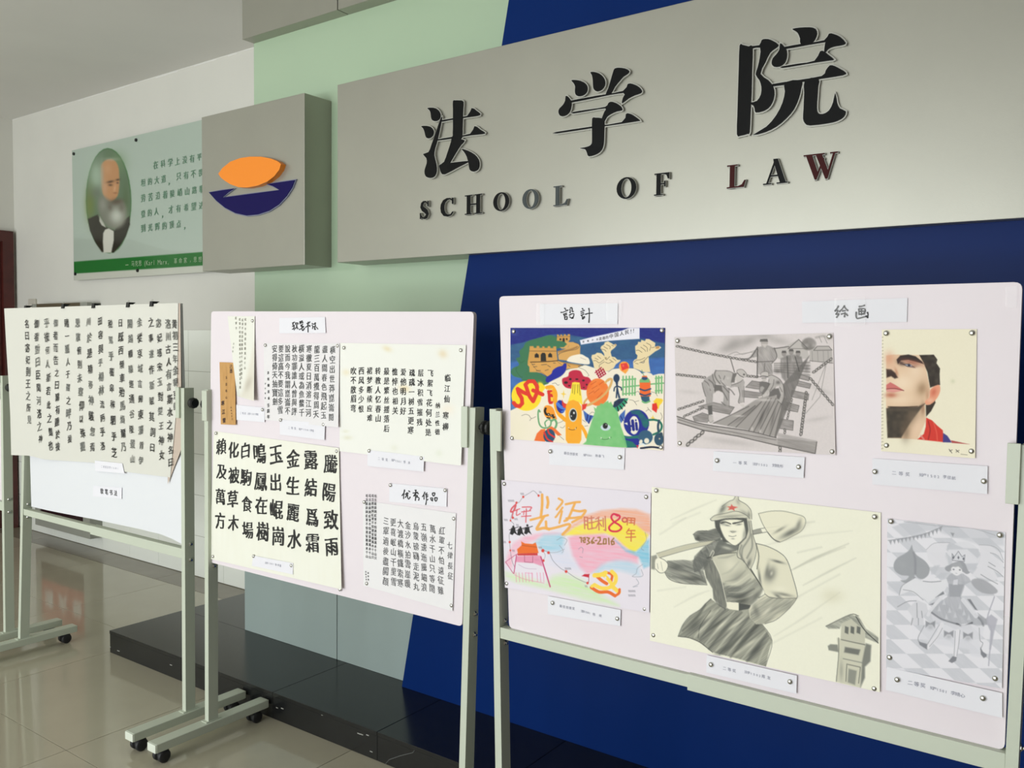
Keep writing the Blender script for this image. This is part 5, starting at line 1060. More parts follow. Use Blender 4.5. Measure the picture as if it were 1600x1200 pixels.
PG = (96, 96, 92)
def soldier(P):
    X, Y = P.X, P.Y; P.at((1000, 750), 3.528)
    B = (240, 238, 219); P.C[:] = B; G = (112, 114, 108); D = (84, 86, 82); L = (176, 176, 162)
    P._mix(np.arange(X.size), .04 * vnoise(X / 2, Y / 2, 1), (190, 190, 170))
    for l_, a_ in (([(170, 220), (300, 160), (420, 110)], .3), ([(110, 300), (250, 210)], .25), ([(180, 240), (330, 180)], .2), ([(830, 500), (960, 430), (1150, 350)], .6), ([(850, 490), (1000, 420), (1130, 370)], .5), ([(900, 580), (1050, 500), (1190, 430)], .5), ([(740, 860), (900, 760), (1100, 620)], .3), ([(730, 900), (1000, 760)], .2), ([(690, 360), (900, 310), (1170, 280)], .25), ([(870, 400), (1000, 370)], .3), ([(190, 700), (300, 640), (380, 610)], .3), ([(100, 610), (250, 590)], .2), ([(880, 240), (960, 230)], .3), ([(860, 650), (1100, 520)], .25)): P.line(l_, 2.2, (158, 158, 144), a_ * .8, 1.6, ws=[.6] + [2.6] * (len(l_) - 2) + [.6] if len(l_) > 2 else None)
    P.blob(1060, 640, 60, 40, (205, 200, 170), .4)
    # staff of the spade
    P.fill([(90, 405), (250, 360), (380, 335), (430, 335), (380, 355), (250, 385), (105, 430)], (196, 192, 168), .9); P.line([(90, 405), (250, 358), (400, 333)], .7, D, .8); P.line([(105, 430), (250, 388), (400, 352)], .9, D, .8)
    P.fill([(605, 285), (665, 268), (675, 290), (610, 305)], (150, 150, 140), .9); P.line([(600, 285), (665, 268), (770, 255)], .9, D, .9); P.line([(605, 303), (680, 290), (740, 278)], .9, D, .9)
    # blade
    bl = [(653, 185), (720, 172), (790, 172), (860, 188), (905, 205), (912, 240), (890, 280), (840, 310), (770, 342), (735, 325), (705, 290), (675, 240)]
    P.fill(bl, (232, 228, 204), .9); P.line(bl + [bl[0]], .9, (120, 120, 108), .9); P.blob(830, 290, 60, 16, (100, 102, 96), .85, -28); P.blob(875, 245, 12, 30, (120, 120, 112), .7, 20); P.blob(770, 275, 35, 8, (120, 120, 110), .7, -30); P.line([(705, 290), (735, 325), (770, 342)], 1.4, D, .8)
    # coat lower
    coat = [(390, 655), (440, 690), (470, 705), (540, 715), (600, 705), (660, 780), (705, 840), (728, 885), (712, 940), (692, 1028), (540, 985), (400, 950), (330, 895), (270, 870), (210, 862), (235, 800), (275, 750), (330, 715), (360, 680)]
    P.fill(coat, (168, 168, 152), .95, .8); P.fill(coat, D, .75, 1, hatch=(-38, .95, 26, 1.9))
    for a_, b_, r_, cx_ in ((420, 800, -35, 60), (560, 860, -35, 90), (640, 800, -40, 50), (300, 800, -40, 50), (480, 930, -30, 70), (640, 940, -40, 40)): P.blob(a_, b_, cx_, 15, (70, 72, 68), .6, r_)
    for a_, b_, r_, cx_ in ((380, 740, -45, 40), (450, 800, -40, 40), (520, 800, -35, 50), (610, 900, -35, 50), (520, 960, -30, 40)): P.blob(a_, b_, cx_, 8, (225, 222, 200), .7, r_)
    P.line([(210, 862), (270, 870), (330, 895), (400, 950)], 1, (60, 60, 58), .8); P.line([(210, 862), (235, 800), (275, 750), (330, 715), (390, 655)], 1, D, .8); P.line([(600, 705), (660, 780), (728, 885), (692, 1028)], 1, D, .7); P.line([(320, 870), (335, 800), (390, 720)], 1.2, (66, 68, 64), .7)
    for l_, w_, c_, q_ in (([(360, 690), (310, 760), (235, 830)], 5, (70, 72, 68), .6), ([(470, 715), (400, 790), (330, 880)], 4, (80, 82, 78), .6), ([(560, 730), (470, 820), (380, 930)], 6, (76, 78, 74), .6), ([(600, 760), (520, 860), (440, 960)], 5, (84, 86, 82), .6), ([(650, 800), (570, 890), (500, 975)], 7, (70, 72, 68), .6), ([(700, 850), (640, 930), (590, 1000)], 6, (84, 86, 82), .6),
                           ([(430, 720), (370, 790), (300, 865)], 2.5, (222, 220, 200), .7), ([(520, 725), (440, 810), (360, 905)], 2.5, (222, 220, 200), .7), ([(590, 740), (500, 840), (420, 940)], 3, (220, 218, 198), .6), ([(630, 790), (550, 880), (480, 965)], 2.5, (222, 220, 200), .6), ([(690, 840), (610, 930), (560, 990)], 2.5, (222, 220, 200), .6), ([(715, 880), (680, 940), (650, 1010)], 2.5, (214, 212, 192), .6)):
        P.line(l_, w_, c_, q_, 1.6, ws=[w_ * .4, w_, w_ * .4])
    # jacket torso
    P.fill([(345, 440), (420, 415), (530, 385), (600, 480), (650, 550), (680, 600), (655, 650), (600, 700), (540, 715), (470, 705), (405, 655), (400, 590), (360, 520)], (200, 198, 178), .95, .8)
    P.fill([(440, 560), (500, 580), (560, 590), (640, 540), (680, 600), (655, 650), (600, 700), (540, 715), (470, 680)], G, .85, 2, hatch=(-32, .6, 20, 1.6)); P.blob(560, 660, 40, 30, (60, 62, 58), .7); P.blob(500, 620, 60, 25, (100, 102, 96), .6, 10); P.blob(540, 530, 50, 30, (140, 140, 128), .5, -30); P.blob(500, 470, 40, 40, (226, 222, 200), .7)
    P.fill([(345, 450), (400, 440), (440, 520), (460, 600), (480, 690), (470, 715), (430, 690), (405, 655), (400, 600), (365, 540)], (92, 94, 90), .95, .8, hatch=(80, .35, 9, 1.6)); P.line([(405, 445), (440, 520), (462, 610), (480, 690)], 1.2, (226, 222, 202), .8)
    for l_, w_, c_, q_ in (([(430, 430), (480, 425), (540, 405)], 3, (150, 150, 138), .6), ([(455, 520), (500, 500), (545, 450)], 4, (178, 178, 162), .6), ([(470, 560), (530, 545), (580, 500)], 4, (140, 140, 130), .6), ([(480, 600), (550, 590), (610, 545)], 5, (104, 106, 100), .6), ([(480, 640), (550, 640), (630, 600)], 5, (80, 82, 78), .6),
                           ([(470, 580), (530, 570), (600, 520)], 2.4, (224, 221, 200), .7), ([(490, 620), (560, 615), (625, 570)], 2.2, (206, 204, 186), .6), ([(500, 660), (560, 655), (620, 630)], 2.2, (200, 198, 180), .5), ([(170, 480), (240, 500), (310, 495)], 2.4, (178, 178, 164), .5), ([(180, 530), (250, 545), (330, 550)], 2.2, (60, 62, 60), .6), ([(290, 445), (320, 490), (345, 540)], 2.4, (62, 64, 62), .6),
                           ([(660, 700), (720, 700), (790, 670)], 3, (70, 72, 68), .6), ([(640, 740), (700, 750), (770, 720)], 3.2, (74, 76, 72), .6), ([(650, 720), (710, 725), (780, 695)], 2, (222, 220, 200), .7), ([(690, 440), (720, 450), (770, 455)], 2.4, (110, 112, 106), .6), ([(650, 430), (665, 480), (660, 540)], 2.0, (120, 122, 114), .6)):
        P.line(l_, w_, c_, q_, 1.4, ws=[w_ * .3, w_, w_ * .3])
    P.line([(610, 490), (650, 555), (680, 600)], 1.6, (60, 62, 58), .9); P.line([(655, 650), (690, 625), (665, 580)], 1.2, D, .8)
    P.fill([(478, 670), (545, 675), (545, 720), (490, 712), (478, 700)], (238, 234, 212)); P.fill([(545, 680), (610, 690), (605, 710), (545, 720)], (72, 74, 72), .9); P.line([(478, 670), (545, 675), (545, 720)], .7, D, .8, sm=0)
    # right arm (left in picture) and cuff
    P.fill([(150, 445), (240, 440), (290, 445), (330, 400), (370, 380), (400, 430), (350, 500), (370, 575), (300, 575), (220, 568), (160, 545), (132, 500)], (98, 100, 95), .95, .8, hatch=(22, .5, 16, 1.6)); P.blob(200, 480, 40, 20, (84, 86, 82), .7); P.blob(300, 540, 50, 16, (70, 72, 68), .7, 10); P.blob(250, 520, 40, 10, (190, 188, 170), .5, 15)
    P.line([(132, 500), (160, 545), (220, 568), (300, 575), (370, 578)], 1, D, .9)
    P.fill([(62, 420), (90, 412), (100, 440), (80, 495), (62, 490)], (140, 140, 128), .9, 1.2); P.fill([(85, 440), (110, 430), (140, 445), (155, 470), (140, 505), (110, 512), (85, 490)], (240, 236, 216), 1, .8, sm=1); P.line([(85, 490), (110, 512), (140, 505), (155, 470), (140, 445), (112, 430)], .9, D, .8); P.line([(95, 460), (100, 490)], .7, D, .6); P.line([(115, 450), (125, 500)], .6, D, .5)
    # left arm, hand on hip
    P.fill([(640, 350), (700, 365), (770, 400), (810, 440), (840, 540), (865, 620), (862, 655), (830, 700), (760, 760), (690, 792), (640, 795), (605, 760), (600, 710), (640, 670), (690, 630), (660, 560), (640, 480)], (226, 222, 198), .95, .8)
    P.line([(640, 350), (700, 365), (770, 400), (812, 445), (845, 545), (866, 625), (862, 655), (820, 710), (750, 770), (690, 792)], 1.0, D, .9)
    P.fill([(605, 720), (640, 665), (700, 640), (780, 655), (862, 650), (825, 705), (760, 758), (690, 792), (640, 796), (608, 765)], (112, 114, 108), .85, 1.5, hatch=(-32, .7, 18, 1.8))
    for a_ in ((720, 520, 26, 40, 20, .8), (760, 450, 34, 7, 15, .8), (700, 500, 10, 40, 10, .5), (790, 630, 50, 9, 12, .6), (760, 640, 24, 8, 30, .7), (660, 540, 7, 50, -8, .7), (640, 720, 16, 40, -20, .5), (640, 640, 12, 30, 40, .5)): P.blob(a_[0], a_[1], a_[2], a_[3], (92, 94, 90), a_[5], a_[4])
    P.blob(725, 515, 8, 14, (220, 216, 196), .8, 20); P.blob(700, 720, 36, 8, (226, 222, 202), .7, -40); P.blob(770, 600, 40, 16, (236, 232, 210), .7); P.line([(640, 350), (655, 420), (645, 490)], 1.6, (80, 82, 78), .7); P.line([(690, 630), (730, 650), (862, 652)], 1, D, .7)
    # cape shoulder & scarf
    P.fill([(290, 470), (300, 420), (350, 370), (400, 340), (440, 320), (470, 350), (430, 400), (380, 440), (330, 500), (300, 510)], (100, 102, 97), .95, .8, hatch=(60, .35, 8, 1.6))
    P.fill([(400, 405), (430, 340), (455, 325), (480, 350), (520, 360), (560, 350), (560, 380), (500, 400), (440, 410), (370, 430)], (104, 106, 100), .9, 1); P.blob(480, 375, 30, 8, (214, 212, 194), .7, 15); P.line([(370, 430), (440, 410), (530, 400)], 1.2, (60, 62, 58), .8); P.line([(385, 420), (400, 390), (408, 400), (395, 425)], 1, (230, 226, 206), .9)
    # ear flap flying left
    P.fill([(293, 300), (320, 282), (370, 280), (420, 265), (440, 240), (460, 300), (440, 335), (380, 335), (330, 340), (305, 330)], (86, 88, 84), .95, .9, hatch=(10, .3, 8, 1.6)); P.blob(320, 320, 12, 14, (64, 66, 62), .7); P.line([(293, 300), (320, 282), (370, 280)], 1, (64, 66, 62), .8)
    # face
    P.fill([(410, 215), (590, 205), (600, 290), (580, 340), (550, 362), (460, 340), (440, 300), (415, 260)], (78, 80, 76), .95, 1)
    P.fill([(440, 240), (470, 220), (560, 222), (575, 250), (582, 300), (572, 325), (535, 358), (510, 358), (480, 335), (455, 295)], (242, 238, 216), 1, .9, sm=1)
    P.blob(455, 235, 14, 12, (100, 102, 98), .8); P.line([(446, 238), (470, 232), (500, 242)], 1.8, (66, 68, 64), .95); P.line([(512, 240), (530, 236), (565, 228)], 2.0, (52, 54, 52), .95); P.blob(480, 250, 16, 5, (104, 106, 102), .7, 8); P.blob(545, 245, 16, 5, (90, 92, 88), .7, -8); P.blob(522, 238, 7, 5, (60, 62, 60), .8)
    P.blob(512, 284, 16, 5, (150, 150, 138), .9); P.line([(500, 282), (510, 290), (528, 284)], .7, D, .7); P.line([(490, 308), (512, 312), (530, 306)], .8, (90, 92, 88), .9); P.blob(512, 324, 9, 3, (140, 140, 130), .9); P.blob(575, 300, 9, 40, (130, 132, 124), .6, 8); P.line([(480, 335), (510, 358), (535, 358), (572, 325)], 1, D, .7)
    # hat
    P.fill([(388, 215), (410, 195), (440, 175), (452, 145), (490, 118), (515, 108), (525, 92), (532, 85), (542, 92), (545, 110), (580, 130), (610, 160), (618, 205), (612, 225), (590, 212), (540, 208), (470, 212), (420, 224), (395, 222)], (218, 215, 194), 1, .8)
    P.blob(455, 160, 14, 30, (110, 112, 106), .8, 35); P.blob(500, 200, 70, 7, (130, 130, 120), .6, -4); P.blob(575, 180, 26, 10, (150, 150, 138), .6, 30); P.blob(540, 120, 10, 20, (150, 150, 138), .5, -20)
    P.line([(388, 215), (412, 196), (470, 184), (530, 172), (580, 190), (605, 212)], .9, D, .8); P.line([(452, 145), (490, 118), (515, 108), (528, 88), (542, 92), (546, 112), (585, 135), (612, 168), (616, 215)], .9, D, .8); P.line([(388, 216), (396, 224), (430, 222), (480, 212), (590, 210)], 1, D, .8); P.blob(600, 195, 8, 22, (120, 122, 114), .7)
    P.fill([(504, 133), (512, 144), (541, 150), (519, 158), (522, 170), (506, 162), (484, 166), (494, 154), (478, 147), (500, 145)], (212, 92, 82), .95, .6)
    # right ear flap
    P.fill([(590, 212), (612, 225), (622, 300), (640, 360), (635, 430), (610, 490), (560, 440), (535, 420), (545, 360), (585, 320), (600, 270)], (206, 203, 184), 1, .8); 
    for l_ in ([(600, 230), (608, 300), (590, 340), (565, 380), (560, 430)], [(615, 300), (618, 370), (590, 430)], [(560, 360), (550, 400), (575, 450)]): P.line(l_, 2.4, (120, 122, 114), .7, 1.2)
    P.blob(600, 460, 10, 26, (84, 86, 82), .7, 20); P.line([(612, 225), (625, 310), (642, 370), (632, 440), (610, 490)], .9, D, .8); P.line([(545, 360), (536, 420), (570, 445), (610, 500), (640, 540)], 1, D, .8)
    # watch tower bottom right
    P.fill([(1025, 808), (1160, 742), (1205, 752), (1245, 820), (1315, 865), (1313, 900), (1240, 870), (1240, 830), (1110, 800), (1100, 820), (1040, 820)], (120, 122, 114), .9, 1, hatch=(30, .5, 8, 2)); P.fill([(1110, 790), (1165, 765), (1240, 835), (1240, 905), (1105, 890)], (198, 196, 178), 1, .8)
    for x_ in (1130, 1162, 1196): P.fill([(x_, 805), (x_ + 20, 812), (x_ + 18, 850), (x_ - 2, 842)], (96, 98, 94), .9, .7)
    P.line([(1025, 806), (1160, 742), (1205, 750)], 1.2, (70, 72, 68), .9); P.line([(1205, 752), (1315, 868)], 1.4, (235, 231, 210), .9); P.line([(1190, 752), (1240, 830), (1313, 898)], 1.4, (60, 62, 60), .9)
    P.fill([(1035, 915), (1050, 905), (1100, 908), (1100, 950), (1040, 938)], (120, 122, 114), .85, .9); P.fill([(1085, 870), (1240, 905), (1245, 940), (1230, 1000), (1215, 1145), (1080, 1112), (1095, 960)], (206, 204, 184), 1, .8)
    P.fill([(1130, 920), (1215, 935), (1205, 965), (1125, 950)], (100, 102, 98), .85, 1.2); P.fill([(1245, 900), (1275, 910), (1270, 1000), (1240, 1030), (1240, 1090), (1215, 1145), (1225, 1000)], (110, 112, 106), .85, 1.4); P.fill([(1150, 1040), (1195, 1052), (1185, 1130), (1145, 1115)], (130, 132, 124), .8, 1.2); P.line([(1135, 1110), (1140, 1015), (1215, 1032), (1205, 1120)], 1.2, D, .8, sm=0)
    P.line([(1095, 870), (1095, 960), (1082, 1110)], 1.2, D, .7); P.line([(1110, 880), (1240, 908)], 1.6, D, .7); P.line([(1120, 985), (1235, 1010)], 1.6, (130, 132, 124), .8); P.blob(1110, 1050, 10, 50, (150, 150, 138), .6)

def bridge(P):
    X, Y = P.X, P.Y; P.at((1040, 450), 4)
    B = (218, 209, 208); P.C[:] = B; D = (96, 92, 90); G = (136, 131, 128)
    P._mix(np.arange(X.size), .07 * vnoise(X / 2.2, Y / 2, 1), (150, 145, 140))
    for a_ in ((430, 350, 60, 40, -20, .55), (520, 330, 60, 30, -25, .5), (700, 330, 80, 25, 10, .35), (230, 330, 50, 30, -30, .4), (380, 380, 50, 25, -15, .35), (620, 300, 50, 18, 0, .4), (150, 650, 60, 12, 5, .15), (980, 640, 70, 14, 20, .2), (950, 820, 80, 14, -10, .2), (400, 960, 160, 20, 8, .25)): P.blob(a_[0], a_[1], a_[2], a_[3], G, a_[5], a_[4])
    P.line([(390, 420), (440, 400), (480, 415), (560, 390)], .8, G, .8); P.line([(430, 420), (510, 405), (570, 400)], .7, G, .7)
    # houses and trees
    P.fill([(675, 378), (745, 365), (830, 322), (885, 378), (900, 440), (730, 450), (700, 440)], (188, 182, 178), .9, .8); P.line([(670, 380), (770, 366)], 1.4, D, .9, sm=0); P.line([(765, 380), (832, 322), (888, 378)], 1.2, D, .9, sm=0); P.line([(770, 378), (885, 380)], .8, D, .8, sm=0); P.ell(895, 350, 46, 40, (110, 106, 102), .85, 1.5, mott=.5)
    P.fill([(900, 395), (945, 365), (1020, 365), (1040, 390), (1045, 470), (900, 455)], (180, 174, 170), .9, .8); P.line([(925, 390), (948, 364), (1020, 364), (1040, 388), (925, 390)], 1, D, .9, sm=0); 
    for x_ in (915, 950, 985, 1015): P.line([(x_, 395), (x_ + 3, 460)], .8, G, .8, sm=0)
    P.line([(900, 455), (1045, 470)], 1, D, .8, sm=0); P.line([(940, 310), (990, 300), (1020, 320)], 3, (150, 144, 140), .6, 1.5); P.line([(960, 305), (975, 340)], 1, G, .7); P.line([(990, 302), (1010, 345)], 1, G, .7)
    # chains
    def chain(a_, b_, n, r_, sag=0):
        for k in range(n):
            t = (k + .5) / n; x_ = a_[0] + (b_[0] - a_[0]) * t; y_ = a_[1] + (b_[1] - a_[1]) * t + sag * 4 * t * (1 - t); an = math.degrees(math.atan2(b_[1] - a_[1], b_[0] - a_[0]))
            P.ell(x_, y_, r_ * 1.5, r_, (92, 88, 86), .9, .5, rot=an + (12 if k % 2 else -12)); P.ell(x_, y_, r_ * .8, r_ * .45, (196, 188, 184), .9, .4, rot=an)
    chain((65, 362), (570, 462), 26, 8, 6); chain((65, 540), (250, 560), 11, 8); chain((490, 548), (580, 556), 5, 8); chain((75, 760), (240, 705), 9, 8); chain((110, 805), (240, 745), 7, 8); chain((130, 985), (240, 895), 5, 12); chain((900, 560), (1050, 735), 10, 9); chain((1040, 440), (920, 530), 8, 9)
    chain((880, 650), (845, 920), 16, 10); chain((790, 690), (760, 820), 8, 7); chain((715, 990), (715, 1030), 2, 10); chain((745, 880), (745, 910), 2, 8)
    P.line([(405, 440), (430, 525)], 1.6, D, .8, sm=0); P.line([(1000, 480), (915, 700)], .8, G, .8, sm=0); P.line([(870, 790), (965, 680), (1005, 470)], .9, G, .8, sm=0)
    # deck beams
    def beam(p, s_=(124, 119, 116)): P.fill(p, s_, .95, .7, hatch=(12, .4, 9, 1.5)); P.line(list(p) + [p[0]], .8, (80, 77, 75), .8, sm=0)
    for p in ([(205, 740), (300, 715), (430, 745), (400, 790), (300, 770)], [(170, 805), (230, 780), (290, 800), (260, 840), (180, 830)], [(500, 620), (540, 580), (600, 590), (690, 600), (680, 640), (560, 630)], [(830, 580), (910, 600), (900, 628), (820, 610)], [(790, 640), (895, 662), (890, 700), (785, 680)], [(740, 710), (835, 735), (825, 775), (735, 760)], [(700, 815), (800, 830), (795, 890), (695, 875)], [(840, 540), (900, 555), (895, 580), (835, 565)], [(480, 640), (620, 660), (600, 690), (480, 680)]): beam(p)
    for k in range(5): P.line([(680, 520 - k * 12), (900, 545 - k * 20)], 2.2, (118, 114, 110), .6, .8, sm=0)
    # planks
    P.fill([(290, 845), (420, 790), (560, 700), (660, 665), (760, 690), (740, 760), (690, 930), (500, 885)], (160, 154, 150), .97, .8)
    for a_, b_ in (((300, 845), (520, 740)), ((390, 858), (560, 735)), ((440, 870), (600, 710)), ((520, 890), (640, 690)), ((550, 900), (660, 690)), ((580, 905), (690, 690)), ((610, 912), (710, 700)), ((650, 925), (730, 700))): P.line([a_, b_], 1.1, (82, 78, 76), .85, .7, sm=0)
    for a_ in ((600, 810, 12, 60, 20, .7), (480, 810, 60, 10, -35, .4), (540, 760, 50, 9, -35, .4), (670, 820, 10, 70, 14, .5), (640, 760, 10, 50, 20, .4)): P.blob(a_[0], a_[1], a_[2], a_[3], (84, 80, 78), a_[5], a_[4])
    for a_ in ((540, 880, 8, 12), (590, 895, 8, 12), (460, 800, 30, 6), (620, 700, 50, 8)): P.blob(*a_, (214, 206, 202), .7)
    P.fill([(735, 600), (900, 420), (840, 560), (760, 760), (690, 935), (680, 930), (720, 760)], (104, 100, 97), .95, .9, hatch=(70, .25, 9, 1.6))
    P.fill([(70, 800), (230, 850), (500, 890), (680, 935), (945, 962), (935, 1035), (700, 985), (450, 925), (230, 890), (75, 840)], (158, 152, 148), .97, .7, hatch=(12, .4, 12, 1.4)); P.line([(70, 802), (240, 852), (500, 890), (690, 935)], 1.4, (76, 72, 70), .9); P.line([(75, 840), (240, 890), (450, 926), (700, 985), (935, 1035), (945, 962)], 1.4, (76, 72, 70), .9, sm=0); P.line([(80, 822), (250, 868), (690, 950)], 1, (90, 86, 84), .7)
    P.fill([(700, 905), (945, 955), (935, 1035), (700, 985)], (128, 123, 120), .6, 1, hatch=(12, .5, 12, 1.4))
    # standing man
    U = (140, 135, 132)
    P.fill([(575, 370), (640, 358), (680, 375), (695, 430), (665, 470), (670, 540), (575, 540), (572, 430), (520, 440), (550, 400)], U, .97, .8, hatch=(60, .45, 8, 2)); P.line([(575, 370), (530, 435), (480, 445)], 2, D, .8); P.line([(680, 375), (695, 430), (665, 470)], 1.4, D, .9); P.fill([(592, 325), (615, 316), (638, 325), (640, 348), (620, 375), (600, 365)], (176, 168, 164), 1, .7); P.fill([(588, 335), (592, 320), (636, 318), (640, 336)], (104, 100, 98), .95, .6); P.fill([(598, 350), (635, 350), (622, 374)], (204, 196, 192), .9, .7)
    P.line([(575, 462), (668, 458)], 1.4, D, .8, sm=0); P.line([(620, 470), (615, 540)], 1, D, .8, sm=0); P.blob(625, 410, 20, 30, (186, 180, 176), .7); P.line([(575, 380), (572, 560)], 1.6, (80, 76, 74), .9, sm=0)
    # bending man, left
    P.at((1090, 570), 12); M = (150, 145, 142); LT = (192, 185, 181); DK = (104, 100, 97)
    P.fill([(85, 340), (130, 270), (200, 220), (285, 180), (320, 350), (325, 480), (288, 560), (282, 700), (272, 800), (278, 930), (205, 940), (190, 850), (158, 740), (152, 600), (110, 500), (95, 400)], M, .98, .7, hatch=(70, .35, 9, 1.4))
    P.fill([(450, 380), (520, 400), (590, 450), (592, 600), (592, 790), (540, 805), (440, 800), (442, 740), (482, 680), (492, 580), (460, 480)], M, .98, .7, hatch=(80, .35, 9, 1.4))
    P.fill([(320, 370), (455, 385), (468, 520), (400, 485), (350, 492), (318, 530)], DK, .95, .8)
    P.fill([(190, 770), (272, 760), (278, 930), (205, 940)], (92, 89, 87), .95, .8); P.fill([(205, 940), (290, 955), (295, 1050), (240, 1085), (200, 1020)], LT, .95, .7); P.line([(205, 940), (200, 1020), (240, 1085), (295, 1050)], .7, DK, .8)
    P.fill([(280, 180), (340, 108), (400, 110), (560, 115), (665, 150), (660, 300), (630, 425), (560, 400), (450, 385), (400, 368), (330, 350), (300, 280)], (176, 170, 166), .98, .7, hatch=(60, .25, 9, 1.4))
    P.fill([(660, 160), (745, 150), (705, 250), (690, 335), (625, 330)], DK, .9, .9)
    P.fill([(700, 250), (740, 190), (800, 220), (852, 260), (830, 320), (740, 332)], (200, 193, 189), 1, .6); P.fill([(735, 112), (790, 85), (860, 100), (922, 180), (920, 225), (860, 232), (780, 190)], LT, 1, .6)
    P.line([(735, 130), (745, 100), (800, 85), (860, 100), (922, 180), (920, 225)], .9, DK, .9); P.line([(745, 150), (790, 200), (860, 235)], 1.2, (84, 80, 78), .9); P.ell(870, 182, 18, 16, (74, 71, 70), .9)
    P.fill([(610, 430), (640, 370), (800, 320), (862, 285), (885, 330), (872, 400), (872, 560), (872, 705), (780, 722), (765, 690), (792, 560), (762, 420), (700, 410)], (160, 154, 151), .98, .7, hatch=(85, .3, 9, 1.3)); P.line([(762, 420), (792, 560), (765, 690), (780, 722)], 1.2, DK, .8); P.line([(872, 400), (872, 705)], .8, DK, .7)
    P.fill([(785, 740), (870, 738), (885, 800), (830, 790)], (206, 198, 194), 1, .6)
    for l_, w_ in (([(280, 180), (300, 280), (330, 350), (320, 480)], 1.6), ([(340, 108), (320, 180), (360, 280), (420, 350)], 1.8), ([(430, 300), (480, 360), (520, 400)], 1.4), ([(400, 200), (430, 260)], 1.2), ([(510, 210), (490, 270)], 1.2), ([(210, 280), (280, 340), (310, 420)], 1.8), ([(130, 300), (200, 360), (240, 480)], 1.3), ([(85, 340), (100, 430), (150, 590)], 1.2), ([(460, 480), (520, 580), (560, 660)], 1.6), ([(480, 400), (540, 470), (590, 520)], 1.4), ([(450, 700), (520, 760)], 1.4), ([(580, 440), (640, 490), (690, 560)], 1.6), ([(590, 450), (592, 790)], .8), ([(340, 108), (560, 115), (665, 150)], .9), ([(640, 380), (780, 330), (850, 280)], 1.0)):
        P.line(l_, w_, (98, 94, 92), .8, .8)
    for e_ in ((220, 420, 40, 16, 60), (470, 320, 40, 14, 20), (570, 250, 30, 26, 0), (830, 640, 12, 40, 0)): P.blob(e_[0], e_[1], e_[2], e_[3], (206, 200, 196), .6, e_[4])
    # crouching man
    P.at((1160, 580), 15)
    P.fill([(400, 250), (470, 235), (580, 255), (645, 300), (585, 420), (480, 525), (395, 480)], (112, 108, 106), .95, .8); P.fill([(420, 370), (470, 350), (520, 390), (460, 490), (405, 470)], (180, 174, 170), .8, .8)
    P.fill([(600, 120), (680, 90), (800, 140), (880, 200), (940, 290), (970, 400), (978, 600), (920, 775), (830, 700), (850, 640), (900, 560), (880, 480), (850, 340), (740, 400), (640, 480), (600, 560), (480, 605), (455, 560), (560, 440), (640, 300), (620, 200)], (182, 176, 172), .98, .7, hatch=(55, .25, 9, 1.3))
    P.fill([(640, 480), (745, 415), (850, 395), (905, 560), (862, 662), (812, 640), (802, 560), (620, 602)], (104, 100, 98), .95, .9); P.blob(835, 265, 55, 45, (96, 92, 90), .8)
    P.fill([(430, 92), (440, 40), (520, 8), (600, 20), (622, 100), (590, 132), (500, 112)], (196, 189, 185), 1, .6); P.fill([(440, 150), (572, 140), (562, 200), (520, 242), (470, 222)], (192, 185, 181), 1, .6); P.line([(408, 132), (480, 115), (592, 132)], 1.5, (78, 75, 73), .9); P.line([(455, 160), (555, 155)], 1, (90, 86, 84), .8, sm=0)
    P.line([(430, 92), (440, 40), (520, 8), (600, 20), (622, 100)], .8, DK, .8)
    for l_, w_ in (([(600, 120), (680, 90), (800, 140), (880, 200), (945, 300), (975, 420), (978, 600), (920, 775)], 1.1), ([(640, 300), (560, 440), (460, 560)], 1.4), ([(740, 200), (720, 330), (640, 470)], 1.0), ([(880, 380), (930, 480)], 1.0), ([(620, 200), (610, 300)], 1.0), ([(830, 700), (920, 775)], 1.0)): P.line(l_, w_, (90, 86, 84), .8, .7)
    P.fill([(370, 600), (460, 570), (470, 610), (385, 640)], (206, 198, 194), .95, .6); P.fill([(470, 560), (560, 500), (590, 560), (490, 610)], (200, 193, 189), .9, .7)
    P.at((1040, 450), 4)
    # group at the back
    for x_, y_ in ((740, 410), (785, 400), (828, 410)):
        P.ell(x_, y_, 15, 18, (150, 144, 141), .95, .7); P.fill([(x_ - 15, y_ - 4), (x_ - 12, y_ - 18), (x_ + 12, y_ - 18), (x_ + 15, y_ - 4)], (92, 88, 86), .95, .6)
    P.fill([(720, 440), (760, 420), (800, 415), (850, 430), (865, 500), (830, 570), (760, 600), (725, 560), (715, 500)], (112, 108, 105), .93, 1.2, hatch=(80, .45, 8, 2)); P.line([(760, 430), (765, 560)], 1.4, (72, 70, 68), .8); P.line([(810, 430), (835, 520)], 1.4, (72, 70, 68), .8); P.blob(790, 480, 12, 40, (160, 154, 150), .5); P.blob(700, 520, 26, 14, (96, 92, 90), .7); P.blob(880, 500, 20, 30, (96, 92, 90), .6)

